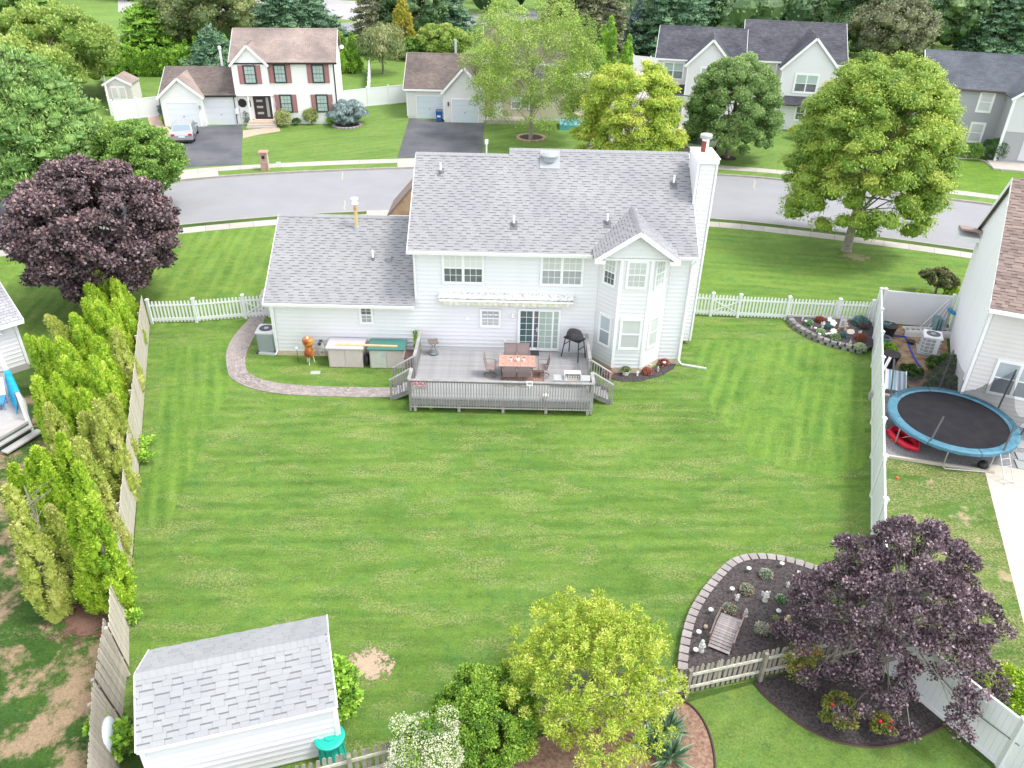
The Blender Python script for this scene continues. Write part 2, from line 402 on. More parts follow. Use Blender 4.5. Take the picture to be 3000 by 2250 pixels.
# second street with its double yellow line and car park beyond the hedge
M_as2 = mat('asphalt_far', (.26, .26, .28), .85, (.22, .22, .24), .4, 1, world=True)
M_yel = mat('road_yellow', (.55, .38, .06), .7); M_wht = mat('road_white', (.75, .75, .72), .7)
sheet('road', poly([(250, 95), (520, 83), (900, 62), (1400, 28), (1400, 6), (900, 38), (520, 66), (250, 74)]), .008, M_as2)
sheet('road', poly([(255, 26), (600, 30), (780, 45), (900, 60), (900, 12), (700, -2), (255, -6)]), .012, mat('car_park_paving', (.42, .40, .40), .85, (.36, .35, .35), .4, 1, world=True))
for a, b in (((340, 8), (370, 10)), ((342, 24.5), (372, 26)),):
    p, q = at(*a), at(*b)
mb = MB()
for y0 in (10.5, 12): mb.bar(at(300, y0 - 2) + Vector((0, 0, .02)), at(380, y0) + Vector((0, 0, .02)), .15, .006)
for y0 in (83, 85.2): mb.bar(at(250, y0) + Vector((0, 0, .015)), at(400, y0 - 4.5) + Vector((0, 0, .015)), .15, .006)
mb.bar(at(250, 92) + Vector((0, 0, .015)), at(420, 86) + Vector((0, 0, .015)), .15, .006, 1)
struct(mb.build('road_marking', [M_yel, M_wht]))
# driveways
sheet('driveway', poly([(366, 277), (444, 273), (524, 269), (522, 356), (470, 358), (340, 366)]), .008, M_drive)
sheet('driveway', poly([(884, 256), (965, 264), (1046, 267), (1042, 334), (858, 342)]), .008, M_drive)
def apron(x0, x1, side, line):
    a = [v for v in line if x0 < v.x < x1]
    sheet('driveway_apron', list(offset(a, .02 * side)) + list(reversed(offset(a, (1.36 if side > 0 else .82) * side))), .016, M_conc)
apron(-30, -21.9, 1, KF); apron(-9.7, -2.6, 1, KF); apron(-10.6, -4.3, -1, KN)
sheet('driveway', [(-10.6, 40.4), (-4.5, 40.4), (-4.3, 51.2), (-10.5, 50.3)], .008, M_drive)
sheet('patio', [tuple(at(x, y)[:2]) for x, y in ((1240, 155), (1440, 150), (1500, 300), (1330, 318), (1240, 262))], .010, M_patio)
# small paving in front of the two-storey white house
M_pav = mat('pink_paver', (.60, .43, .33), .8, (.50, .36, .28), 3, 1, .3, 25, objvar=.1, world=True)
mb = MB(); mb.prism([tuple(p[:2]) for p in reversed(poly([(525, 283), (602, 275), (606, 284), (560, 291), (525, 299)]))], 0, .05)
struct(mb.build('front_path', M_pav))
mb = MB(); mb.prism([tuple(p[:2]) for p in reversed(poly([(318, 252), (345, 250), (352, 268), (370, 282), (368, 300), (345, 300), (325, 275)]))], 0, .03)
struct(mb.build('side_path', M_pav))
# brick paver path round the left of the house
M_brk = mat('paver_brick', (.36, .31, .29), .85, (.28, .24, .23), 4, 1, .4, 40, objvar=.16, world=True)
OUT = [(577, 619), (563, 630), (560, 652), (541, 686), (527, 702), (512, 717), (498, 737), (488, 761), (488, 785), (494, 811), (499, 817), (515, 828), (536, 838), (590, 850), (650, 855), (780, 859), (866, 858)]
INN = [(592, 624), (584, 637), (583, 655), (572, 690), (562, 713), (548, 729), (541, 745), (531, 765), (529.5, 789), (535, 805), (543, 809), (560, 819), (590, 826), (620, 831), (680, 835), (790, 838), (866, 838)]
def rs(l, n):
    p = smooth([at(x, y)[:2] for x, y in l], 2); L = [0]
    for a, b in zip(p, p[1:]): L.append(L[-1] + (b - a).length)
    out = []
    for k in range(n):
        s = L[-1] * k / (n - 1); i = 0
        while i < len(L) - 2 and L[i + 1] < s: i += 1
        t = (s - L[i]) / max(L[i + 1] - L[i], 1e-6); out.append(p[i].lerp(p[i + 1], min(t, 1)))
    return out
A, B = rs(OUT, 92), rs(INN, 92)
path = bpy.data.objects.new('paver_path', None); COL.objects.link(path); struct(path)
bed = MB()
for i in range(91):
    bed.prism([tuple(p) for p in (B[i], B[i + 1], A[i + 1], A[i])][::-1], 0, .012)
bed.build('joint_sand', mat('joint_sand', (.20, .175, .15), .95), path)
me_b = MB().bev(-.5, .5, -.5, .5, 0, 1, .04).mesh('paver', M_brk)
rest = MB(); cnt = 0; cand = []
for i in range(91):
    wdt = (B[i] - A[i]).length; n = max(6, int(wdt / .115))
    for k in range(n):
        t0, t1 = (k + .05) / n, (k + .95) / n; sh = .5 * (k % 2)
        def Q(t, s):
            j = i + s; a = int(j); f = j - a; a = min(a, 90)
            return A[a].lerp(A[a + 1], f).lerp(B[a].lerp(B[a + 1], f), t)
        if i + sh + .95 > 91: continue
        q = [Q(t0, sh + .03), Q(t0, sh + .97), Q(t1, sh + .97), Q(t1, sh + .03)]
        cand.append(q)
cand.sort(key=lambda q: q[0].y)
for q in cand:
    c = (q[0] + q[1] + q[2] + q[3]) / 4; d = (q[1] - q[0]); ang = math.atan2(d.y, d.x); hh = .028 + random.uniform(-.003, .003)
    if cnt < 300:
        o = link('paver', me_b, path, (c.x, c.y, 0), ang); o.scale = (d.length, (q[3] - q[0]).length, hh); cnt += 1
    else: rest.prism([tuple(p) for p in q][::-1], 0, hh)
stuff(rest.build('pavers', M_brk, path))
# ------------------------------------------------------------------ house building helpers
M_white = mat('white_vinyl', (.74, .735, .755), .45, (.715, .71, .73), 1.2, 1, spec=.4)
M_trim = mat('white_trim', (.86, .86, .86), .4, (.83, .83, .83), 2, 1)
M_grey = mat('grey_vinyl', (.36, .36, .38), .5); M_pale = mat('pale_grey_vinyl', (.60, .59, .61), .5); M_cream = mat('cream_vinyl', (.66, .64, .60), .5)
M_beige = mat('beige_vinyl', (.62, .55, .42), .5)
M_found = mat('cream_foundation', (.62, .52, .38), .85, (.50, .42, .31), 3, 1, .3)
M_dark = mat('black_metal', (.022, .022, .024), .45); M_ink = mat('charcoal', (.045, .045, .05), .5)
def panemat(name, c, c2=None, rough=.12):
    return mat(name, c, rough, c2, 1.5, 1 if c2 else .5, spec=.7)
P_blind = panemat('pane_white_blind', (.60, .61, .60), (.53, .55, .55)); P_dark = panemat('pane_dark', (.10, .105, .12), (.16, .165, .18)); P_grey = panemat('pane_grey', (.33, .34, .36), (.38, .39, .41))
P_green = panemat('pane_green_curtain', (.33, .42, .36), (.40, .48, .42)); P_mint = panemat('pane_mint', (.42, .52, .49), (.36, .46, .43)); P_teal = panemat('pane_teal', (.05, .10, .11), (.08, .14, .14))
def shmat(name, c, c2, band):
    if name in MATS: return MATS[name]
    m, nt, b = newmat(name); g = _n(nt, 'ShaderNodeNewGeometry'); oi = _n(nt, 'ShaderNodeObjectInfo')
    s = mth(nt, 'ADD', g.outputs['Random Per Island'], oi.outputs['Random']); s = mth(nt, 'FRACT', s)
    cc = mixc(nt, c, c2, s)
    n = noise(nt, 60, 2, .6, g.outputs['Position']); rp = ramp(nt, [(.3, (.92, .92, .92)), (.7, (1.07, 1.07, 1.07))]); nt.links.new(n.outputs['Fac'], rp.inputs[0])
    n2 = noise(nt, .5, 3, .5, g.outputs['Position']); rp2 = ramp(nt, [(.3, (.9, .9, .92)), (.7, (1.06, 1.06, 1.05))]); nt.links.new(n2.outputs['Fac'], rp2.inputs[0])
    cc = mixc(nt, cc, rp.outputs[0], 1, 'MULTIPLY'); cc = mixc(nt, cc, rp2.outputs[0], 1, 'MULTIPLY')
    nt.links.new(cc, b.inputs['Base Color']); b.inputs['Roughness'].default_value = .9; b.inputs['Specular IOR Level'].default_value = .2
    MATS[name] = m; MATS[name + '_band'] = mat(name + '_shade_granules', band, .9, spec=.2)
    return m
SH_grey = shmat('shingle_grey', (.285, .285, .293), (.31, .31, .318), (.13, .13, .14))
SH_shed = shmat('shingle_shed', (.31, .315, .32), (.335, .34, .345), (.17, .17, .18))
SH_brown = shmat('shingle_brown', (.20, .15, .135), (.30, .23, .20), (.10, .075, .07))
def shingle_roof(parent, O, u, v, W, L, m, inside=None, exp=.142, nmax=300, seed=1, worldoff=(0, 0, 0), bandh=.034):
    """laminated shingles in courses up a slope; the nearest 300 are objects, the rest one joined part"""
    rng = random.Random(seed); O = Vector(O); u = Vector(u).normalized(); v = Vector(v).normalized(); n = u.cross(v)
    ms = [m, MATS[m.name + '_band']] if m.name + '_band' in MATS else [m, m]
    base = Matrix((u, v, n)).transposed().to_4x4()
    variants = {}
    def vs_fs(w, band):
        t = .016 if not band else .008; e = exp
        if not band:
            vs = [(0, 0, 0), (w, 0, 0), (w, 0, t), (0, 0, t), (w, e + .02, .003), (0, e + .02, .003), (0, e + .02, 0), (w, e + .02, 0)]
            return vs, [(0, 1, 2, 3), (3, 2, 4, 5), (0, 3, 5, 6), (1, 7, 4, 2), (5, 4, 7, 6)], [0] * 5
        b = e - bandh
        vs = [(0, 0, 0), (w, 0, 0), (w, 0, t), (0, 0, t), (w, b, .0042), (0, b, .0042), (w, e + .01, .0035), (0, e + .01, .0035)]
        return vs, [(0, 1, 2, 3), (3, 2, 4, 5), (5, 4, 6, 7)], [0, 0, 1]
    pcs = []
    rows = int(L / exp)
    for r in range(rows):
        x = -rng.uniform(0, .3); band = rng.random() < .5
        while x < W:
            w = rng.choice((.17, .22, .27, .32) if band else (.22, .30, .38, .45))
            x0, x1 = max(x, 0), min(x + w, W)
            if x1 - x0 > .06:
                c = O + u * ((x0 + x1) / 2) + v * (r * exp + exp / 2)
                if inside is None or inside(c):
                    full = (x0 == x and x1 == x + w)
                    pcs.append((c, x0, r, w if full else x1 - x0, band, full))
            x += w; band = not band
    camp = Vector((0, 0, CAMH)) - Vector(worldoff)
    pcs.sort(key=lambda p: (p[0] - camp).length)
    big = MB(); k = 0
    for c, x0, r, w, band, full in pcs:
        if k < nmax and full:
            key = (w, band)
            if key not in variants:
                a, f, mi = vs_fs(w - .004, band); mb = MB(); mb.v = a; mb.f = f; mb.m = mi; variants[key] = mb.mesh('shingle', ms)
            o = bpy.data.objects.new('shingle', variants[key]); COL.objects.link(o); o.parent = parent
            o.matrix_basis = Matrix.Translation(O + u * x0 + v * (r * exp)) @ base; k += 1
        else:
            a, f, mi = vs_fs(w - .004, band); T = Matrix.Translation(O + u * x0 + v * (r * exp)) @ base
            o = len(big.v); big.v += [tuple(T @ Vector(p)) for p in a]; big.f += [tuple(o + i for i in q) for q in f]; big.m += mi
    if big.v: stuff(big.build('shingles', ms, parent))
def Wf(fr, u, d, z):
    """point on a wall frame: u along, d outwards, z up"""
    ox, oy, a = fr; c, s = math.cos(a), math.sin(a)
    return (ox + u * c + d * s, oy + u * s - d * c, z)
def board_mesh(L, laps, cl, m, n0=0.0, n1=0.0):
    """siding board: laps stacked, each thicker at its foot; n0/n1 = how much each end slants per metre of height"""
    mb = MB(); h = cl * laps
    for k in range(laps):
        za, zb = k * cl, (k + 1) * cl
        xa0, xa1, xb0, xb1 = n0 * za, L - n1 * za, n0 * zb, L - n1 * zb
        tk = .025 if k % 2 == 0 else .012
        mb.add([(xa0, -tk, za), (xa1, -tk, za), (xb1, -.003, zb), (xb0, -.003, zb), (xa0, 0, za), (xa1, 0, za), (xb1, 0, zb), (xb0, 0, zb)],
               [(0, 1, 2, 3), (4, 5, 1, 0), (4, 0, 3, 7), (1, 5, 6, 2)])
    return mb.mesh('siding_board', m)
def boards(parent, fr, u0, u1, z0, z1, m, laps=2, cl=.1, gable=None):
    """rows of siding boards as objects; gable=(apex_u, slope): ends follow a gable above z0"""
    h = laps * cl; n = int((z1 - z0) / h + .001); me = None
    for i in range(n + 1):
        z = z0 + i * h
        if z >= z1 - .02: break
        if gable is None:
            if z + h > z1 + .001:
                me = board_mesh(u1 - u0, max(1, int((z1 - z) / cl)), cl, m)
            elif me is None: me = board_mesh(u1 - u0, laps, cl, m)
            a = u0; mm = me
        else:
            au, sl = gable; run = (z1 - z) / sl; a = max(u0, au - run); b = min(u1, au + run)
            if b - a < .25: break
            mm = board_mesh(b - a, laps, cl, m, 1 / sl if a > u0 else 0, 1 / sl if b < u1 else 0)
        o = link('siding_board', mm, parent, Wf(fr, a, 0, z), fr[2])
def siding(parent, fr, u0, u1, z0, z1, m, cl=.2, gable=None, name='siding'):
    mb = MB(); z = z0; c = lambda u, d, z: Wf(fr, u, d, z)
    while z < z1 - .01:
        zz = min(z + cl, z1); a, b, a2, b2 = u0, u1, u0, u1
        if gable:
            au, sl = gable
            a = max(u0, au - (z1 - z) / sl); b = min(u1, au + (z1 - z) / sl); a2 = max(u0, au - (z1 - zz) / sl); b2 = min(u1, au + (z1 - zz) / sl)
        mb.add([c(a, .02, z), c(b, .02, z), c(b2, .004, zz), c(a2, .004, zz), c(a, 0, z), c(b, 0, z)], [(0, 1, 2, 3), (4, 5, 1, 0)])
        z = zz
    return mb.build(name, m, parent)
def window(parent, fr, u, z, w, h, cols=3, rows=2, units=1, up=None, lo=None, cas=.07, mcas=None, mullw=.05, mun=.018, off=.018):
    """double hung window: casing mesh with panes and muntins as children; returns it"""
    up = up or P_blind; lo = lo or P_grey; mcas = mcas or M_trim
    mb = MB(); y0 = 0
    mb.box(-cas, w + cas, -.055, 0, h, h + cas * 1.1); mb.box(-cas, w + cas, -.06, 0, -cas, 0)
    mb.box(-cas, 0, -.055, 0, 0, h); mb.box(w, w + cas, -.055, 0, 0, h)
    uw = (w - mullw * (units - 1)) / units
    for k in range(units):
        x0 = k * (uw + mullw); s = .035
        if k: mb.box(x0 - mullw, x0, -.05, 0, 0, h)
        mb.box(x0, x0 + s, -.042, 0, 0, h); mb.box(x0 + uw - s, x0 + uw, -.042, 0, 0, h)
        mb.box(x0 + s, x0 + uw - s, -.042, 0, 0, s); mb.box(x0 + s, x0 + uw - s, -.042, 0, h - s, h)
        mb.box(x0 + s, x0 + uw - s, -.046, 0, h / 2 - .025, h / 2 + .025)
    o = mb.build('window', mcas, parent, Wf(fr, u, off, z), fr[2])
    for k in range(units):
        x0 = k * (uw + mullw) + .035; x1 = x0 + uw - .07
        for (za, zb, mm) in ((.035, h / 2 - .025, lo), (h / 2 + .025, h - .035, up)):
            MB().box(x0, x1, -.024, -.018, za, zb).build('pane', mm, o)
            if cols:
                g = MB()
                for i in range(1, cols):
                    xx = x0 + (x1 - x0) * i / cols; g.box(xx - mun / 2, xx + mun / 2, -.031, -.0245, za, zb)
                for j in range(1, rows):
                    zz = za + (zb - za) * j / rows; g.box(x0, x1, -.0305, -.0245, zz - mun / 2, zz + mun / 2)
                g.build('muntin', mcas, o)
    return o
def gable_core(mb, x0, x1, y0, y1, z0, ze, zr, mi=0, axis='x'):
    """solid house volume; ridge along axis"""
    if axis == 'x':
        ym = (y0 + y1) / 2
        vs = [(x0, y0, z0), (x1, y0, z0), (x1, y1, z0), (x0, y1, z0), (x0, y0, ze), (x1, y0, ze), (x1, y1, ze), (x0, y1, ze), (x0, ym, zr), (x1, ym, zr)]
        return mb.add(vs, [(0, 1, 5, 4), (2, 3, 7, 6), (0, 4, 8, 7, 3), (1, 2, 6, 9, 5), (4, 5, 9, 8), (6, 7, 8, 9), (0, 3, 2, 1)], mi)
    xm = (x0 + x1) / 2
    vs = [(x0, y0, z0), (x1, y0, z0), (x1, y1, z0), (x0, y1, z0), (x0, y0, ze), (x1, y0, ze), (x1, y1, ze), (x0, y1, ze), (xm, y0, zr), (xm, y1, zr)]
    return mb.add(vs, [(0, 1, 5, 8, 4), (2, 3, 7, 9, 6), (0, 4, 7, 3), (1, 2, 6, 5), (4, 8, 9, 7), (5, 6, 9, 8), (0, 3, 2, 1)], mi)

# ------------------------------------------------------------------ main house (seen from its back garden)
H = thing('house', 'large white two-storey house with grey roof, two-level bay and garage wing, behind the deck', 'house', (0, 32, 0))
PT = .65
core = MB()
gable_core(core, -4.45, 7.78, .02, 8.8, 0, 5.45, 5.45 + .65 * 4.39 - .12)
gable_core(core, -11.0, -4.46, .02, 7.7, 0, 2.85, 2.85 + .65 * 3.84 - .12)
core.build('wall', M_white, H)
fd = MB(); fd.box(-11.03, -4.45, -.03, .02, -.1, .26); fd.box(-4.44, 7.8, -.03, .02, -.1, .26)
fd.prism([(3.68, 0), (4.53, -.97), (5.87, -.97), (6.82, 0)], -.1, .30); fd.build('foundation', M_found, H)
F0 = (0, 0, 0)
boards(H, (-11.0, 0, 0), .09, 6.55, .26, 2.95, M_white)
boards(H, (-4.45, 0, 0), 0, 8.15, .28, 5.35, M_white)
boards(H, (6.8, 0, 0), 0, .90, .28, 5.35, M_white)
# corner boards, downspouts
MB().box(-11.06, -10.92, -.045, .05, .25, 2.85).build('corner_board', M_trim, H); MB().box(7.68, 7.82, -.045, .05, .25, 5.4).build('corner_board', M_trim, H)
for pts in ([(-10.86, -.3, 2.8), (-10.9, -.07, 2.55), (-10.97, -.07, .3), (-11.05, -.2, .12)], [(-4.36, -.3, 5.4), (-4.38, -.08, 5.1), (-4.38, -.08, 3.25)], [(7.85, -.3, 5.3), (7.72, -.09, 5.0), (7.72, -.09, .3), (7.85, -.25, .15)], [(3.3, -.4, 5.3), (3.5, -.05, 5.1)]):
    MB().tube(pts, .038, 6).build('downspout', M_trim, H)
MB().bar((7.9, -.15, .06), (9.0, -.45, .04), .12, .07).build('downspout_extension', mat('grey_plastic', (.50, .53, .50), .5), H)
MB().bar((-11.1, -.05, .06), (-11.9, .05, .05), .16, .08).build('downspout_extension', MATS['grey_plastic'], H)
# bay with two storeys of windows
bp = [(3.70, 0.0), (4.55, -.95), (5.85, -.95), (6.80, 0.0)]
bm = MB(); bm.prism(bp, .28, 5.62); bm.build('bay_wall', M_white, H)
frs = []
for a, b in zip(bp, bp[1:]):
    ang = math.atan2(b[1] - a[1], b[0] - a[0]); L = math.hypot(b[0] - a[0], b[1] - a[1]); frs.append(((a[0], a[1], ang), L))
for fr, L in frs: boards(H, fr, .06, L - .06, .30, 5.5, M_white)
for (x, y) in bp[1:3]: MB().box(x - .07, x + .07, y - .045, y + .06, .28, 5.55).build('corner_board', M_trim, H)
frL, frC, frR = frs[0][0], frs[1][0], frs[2][0]
window(H, frL, .36, 4.22, .62, 1.18, 3, 2, up=P_blind, lo=P_dark)
window(H, frC, .28, 4.30, .78, 1.16, 3, 2, up=P_blind, lo=panemat('pane_pale', (.52, .53, .53)))
window(H, frR, .28, 4.22, .62, 1.18, 3, 2, up=P_blind, lo=P_blind)
window(H, frL, .36, 1.25, .62, 1.40, 0, 2, up=panemat('pane_sky', (.52, .58, .62), (.45, .52, .56)), lo=panemat('pane_steel', (.33, .38, .42)))
window(H, frC, .24, 1.32, .84, 1.40, 0, 2, up=P_blind, lo=MATS['pane_pale'])
window(H, frR, .28, 1.25, .62, 1.40, 0, 2, up=P_blind, lo=MATS['pane_pale'])
# blinds in the centre lower window show as fine slats
# upper windows, kitchen window, garage window
window(H, F0, -3.12, 3.93, 1.72, 1.36, 3, 2, 2, up=panemat('pane_white_shade', (.68, .69, .68)), lo=P_dark)
window(H, F0, 1.20, 3.93, 1.76, 1.36, 3, 2, 2, up=P_blind, lo=P_grey)
kw = window(H, F0, -1.46, 1.80, .82, .78, 3, 2, 1, up=P_grey, lo=panemat('pane_lace', (.42, .42, .42), (.55, .55, .54)))
cv = MB()
for i in range(3): cv.ball((.16 + i * .25, -.027, .56), .1, 8, 4, 0, .55, Matrix.Diagonal((1, .02, 1, 1)) @ Matrix.Translation((0, -.027 * 49, 0)))
cv.build('curtain', mat('white_lace', (.66, .66, .65), .8), kw)
gw = window(H, F0, -6.94, 1.82, .50, .80, 2, 2, 1, up=P_dark, lo=P_grey)
# sliding patio door
dr = MB(); dw, dh = 1.80, 2.02
dr.box(-.07, dw + .07, -.06, 0, dh, dh + .07); dr.box(-.07, 0, -.06, 0, 0, dh); dr.box(dw, dw + .07, -.06, 0, 0, dh); dr.box(-.07, dw + .07, -.08, 0, -.05, 0)
D0 = dr.build('sliding_door', M_trim, H, Wf(F0, .27, .018, .64))
def panel(x0, x1, mm, y, cols, rows, fw=.045):
    f = MB(); f.box(x0, x0 + fw, y - .02, y + .012, 0, dh); f.box(x1 - fw, x1, y - .02, y + .012, 0, dh); f.box(x0 + fw, x1 - fw, y - .02, y + .012, 0, .09); f.box(x0 + fw, x1 - fw, y - .02, y + .012, dh - .06, dh)
    f.build('sash', M_trim, D0)
    MB().box(x0 + fw, x1 - fw, y - .004, y + .002, .09, dh - .06).build('pane', mm, D0)
    g = MB()
    for i in range(1, cols): xx = x0 + fw + (x1 - x0 - 2 * fw) * i / cols; g.box(xx - .009, xx + .009, y - .012, y - .005, .09, dh - .06)
    for j in range(1, rows): zz = .09 + (dh - .15) * j / rows; g.box(x0 + fw, x1 - fw, y - .0115, y - .005, zz - .009, zz + .009)
    g.build('muntin', M_trim, D0)
panel(0, .64, P_teal, -.03, 2, 6); panel(.64, .93, P_dark, -.02, 1, 6, .03); panel(.86, 1.53, P_green, -.055, 2, 6); panel(1.53, 1.80, P_green, -.03, 1, 6, .03)
MB().box(.80, .83, -.1, -.05, .95, 1.15).build('handle', M_trim, D0)
# awning cassette over the deck
M_aw = mat('stained_white_cover', (.74, .74, .72), .6, (.42, .41, .38), 9, 1, .3, 20, lo=.5, hi=.62)
M_val = mat('mildewed_valance', (.50, .50, .34), .9, (.68, .68, .60), 5, 1, .4, 12)
AW = bpy.data.objects.new('awning', None); COL.objects.link(AW); AW.parent = H; AW.location = (-3.35, 0, 3.08)
aw = MB(); aw.slab([(0, -.32, .20), (6.05, -.32, .20), (6.05, 0, .36), (0, 0, .36)], .02); aw.box(0, .04, -.30, 0, .02, .2); aw.box(6.01, 6.05, -.30, 0, .02, .2); aw.build('cover', M_aw, AW)
MB().tube([(.05, -.18, .1), (6.0, -.18, .1)], .07, 8).build('roller', mat('rolled_canvas', (.20, .19, .18), .9, (.60, .59, .57), 6, 1), AW)
MB().box(.03, 6.0, -.36, -.30, .06, .14).build('front_bar', M_trim, AW)
va = MB(); n = 46; x = .14
for i in range(n):
    x1 = x + 5.7 / n; d = .012 * (-1) ** i; z = -.10 + .02 * math.sin(i * 1.9)
    va.add([(x, -.345 + d, .06), (x1, -.345 - d, .06), (x1, -.35 - d, z), ((x + x1) / 2, -.35, z - .025), (x, -.35 + d, z), (x, -.340 + d, .06), (x1, -.340 - d, .06)], [(0, 4, 3, 2, 1)]); x = x1
va.build('valance', M_val, AW)
# flood light, sockets, wall vent
LG = bpy.data.objects.new('flood_light', None); COL.objects.link(LG); LG.parent = H; LG.location = (-.04, -.03, 2.38)
MB().lathe([(.07, 0), (.07, .03), (.03, .05)], 12, M=Matrix.Rotation(PI / 2, 4, 'X')).build('base', M_trim, LG)
for s in (-1, 1): MB().lathe([(.02, 0), (.03, .06), (.065, .14), (.06, .15)], 10, M=Matrix.Translation((.04 * s, -.05, 0)) @ Matrix.Rotation(s * .9, 4, 'Y') @ Matrix.Rotation(PI * .78, 4, 'X')).build('lamp', M_trim, LG)
MB().box(-.42, -.30, -.05, 0, .98, 1.08).build('outlet_cover', M_trim, H)
MB().box(-2.2, -2.0, -.05, 0, 2.08, 2.20).build('outlet_cover', M_trim, H)
# roofs
def mz(y): return 5.55 + PT * (y + .35)
roof = MB()
roof.slab([(-4.62, -.40, mz(-.40)), (.0 - .36, -.40, mz(-.40)), (-.36, 4.15, mz(4.15)), (-4.62, 4.15, mz(4.15))], .14)
roof.slab([(-.36, -.40, mz(-.40)), (7.88, -.40, mz(-.40)), (7.88, 4.45, mz(4.45)), (-.36, 4.45, mz(4.45))], .14)
roof.slab([(-4.62, 4.15, mz(4.15)), (-.36, 4.15, mz(4.15)), (-.36, 8.7, mz(-.4)), (-4.62, 8.7, mz(-.4))], .14)
roof.slab([(-.36, 4.45, mz(4.45)), (7.88, 4.45, mz(4.45)), (7.88, 9.3, mz(-.4)), (-.36, 9.3, mz(-.4))], .14)
M_roofb = mat('roof_deck', (.34, .34, .36), .9); RF = roof.build('roof', M_roofb, H)
cz, sz = 1 / math.hypot(1, PT), PT / math.hypot(1, PT)
def bayz(x): return 6.93 - .69 * abs(x - 5.13)
def in_main(c): return not (3.3 < c.x < 7.0 and bayz(c.x) > c.z + .03)
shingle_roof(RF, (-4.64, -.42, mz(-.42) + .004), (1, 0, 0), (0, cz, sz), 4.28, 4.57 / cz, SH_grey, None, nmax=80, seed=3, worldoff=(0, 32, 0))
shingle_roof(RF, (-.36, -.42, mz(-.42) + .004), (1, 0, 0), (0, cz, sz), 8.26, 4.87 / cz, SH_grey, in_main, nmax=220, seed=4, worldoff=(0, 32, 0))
def caps(parent, a, b, m, w=.16, drop=.1, step=.2, perp=None):
    a = Vector(a); b = Vector(b); d = (b - a); L = d.length; d /= L; p = Vector((-d.y, d.x, 0)).normalized(); n = int(L / step); mb = MB()
    for i in range(n):
        q = a + d * (i * step); r = q + d * (step + .03); h0, h1 = .022, .010
        mb.add([q - p * w + Vector((0, 0, h0 - drop)), q + Vector((0, 0, h0)), q + p * w + Vector((0, 0, h0 - drop)), r - p * w + Vector((0, 0, h1 - drop)), r + Vector((0, 0, h1)), r + p * w + Vector((0, 0, h1 - drop))], [(0, 1, 4, 3), (1, 2, 5, 4)])
    return mb.build('ridge_cap', m, parent)
caps(RF, (-4.64, 4.15, mz(4.15) + .01), (-.36, 4.15, mz(4.15) + .01), SH_grey); caps(RF, (-.36, 4.45, mz(4.45) + .01), (7.9, 4.45, mz(4.45) + .01), SH_grey)
g = MB(); g.slab([(-11.17, -.40, 2.95 - .03), (-4.46, -.40, 2.92), (-4.46, 3.68, 5.57), (-11.17, 3.68, 5.57)], .14)
g.slab([(-11.17, 3.68, 5.57), (-4.46, 3.68, 5.57), (-4.46, 7.8, 2.92), (-11.17, 7.8, 2.92)], .14)
GR = g.build('garage_roof', M_roofb, H)
shingle_roof(GR, (-11.19, -.42, 2.91), (1, 0, 0), (0, cz, sz), 6.72, 4.1 / cz, SH_grey, None, nmax=300, seed=5, worldoff=(0, 32, 0))
caps(GR, (-11.19, 3.68, 5.585), (-4.46, 3.68, 5.585), SH_grey)
# bay gable roof
by0, bye = -1.38, 5.72; c2, s2 = 1 / math.hypot(1, .69), .69 / math.hypot(1, .69)
bg_ = MB(); e0, e1, ap = 3.36, 6.90, (5.13, 6.93); yb = (ap[1] - 5.55) / PT - .35 + .2
bg_.slab([(e0, by0, bayz(e0)), (5.13, by0, 6.93), (5.13, yb, 6.93), (e0, .1, bayz(e0))], .1)
bg_.slab([(5.13, by0, 6.93), (e1, by0, bayz(e1)), (e1, .1, bayz(e1)), (5.13, yb, 6.93)], .1)
BR = bg_.build('bay_roof', M_roofb, H)
def above(c): return c.z > mz(c.y) - .02
shingle_roof(BR, (e0 - .03, yb, bayz(e0 - .03) + .004), (0, -1, 0), (c2, 0, s2), yb - by0, 1.8 / c2, SH_grey, above, nmax=150, seed=6, worldoff=(0, 32, 0))
shingle_roof(BR, (e1 + .03, by0, bayz(e1 + .03) + .004), (0, 1, 0), (-c2, 0, s2), yb - by0, 1.8 / c2, SH_grey, above, nmax=150, seed=8, worldoff=(0, 32, 0))
caps(BR, (5.13, by0, 6.94), (5.13, yb - .1, 6.94), SH_grey, .13, .085)
gf = (3.42, -1.02, 0)
MB().add([(3.5, -1.0, 5.64), (6.8, -1.0, 5.64), (5.13, -1.0, 6.80), (3.5, .3, 5.64), (6.8, .3, 5.64), (5.13, .3, 6.80)], [(0, 1, 2), (3, 5, 4), (0, 3, 4, 1)]).build('gable_wall', M_white, H)
boards(H, (3.45, -1.02, 0), .15, 3.25, 5.66, 6.74, M_white, gable=(1.68, .69))
fs = MB()
for xa, xb in ((e0 - .02, 5.13), (e1 + .02, 5.13)):
    za, zb = bayz(xa), 6.93
    fs.add([(xa, by0 - .02, za - .20), (xb, by0 - .02, zb - .20), (xb, by0 - .02, zb + .01), (xa, by0 - .02, za + .01), (xa, by0 + .02, za - .20), (xb, by0 + .02, zb - .20), (xb, by0 + .02, zb + .01), (xa, by0 + .02, za + .01)], [(0, 1, 2, 3), (7, 6, 5, 4), (0, 4, 5, 1), (3, 2, 6, 7)])
fs.box(e0, e0 + .42, by0, -.98, 5.50, 5.66); fs.box(e1 - .42, e1, by0, -.98, 5.50, 5.66); fs.box(e0, e1, -1.0, 0, 5.52, 5.62)
fs.build('gable_trim', M_trim, H)
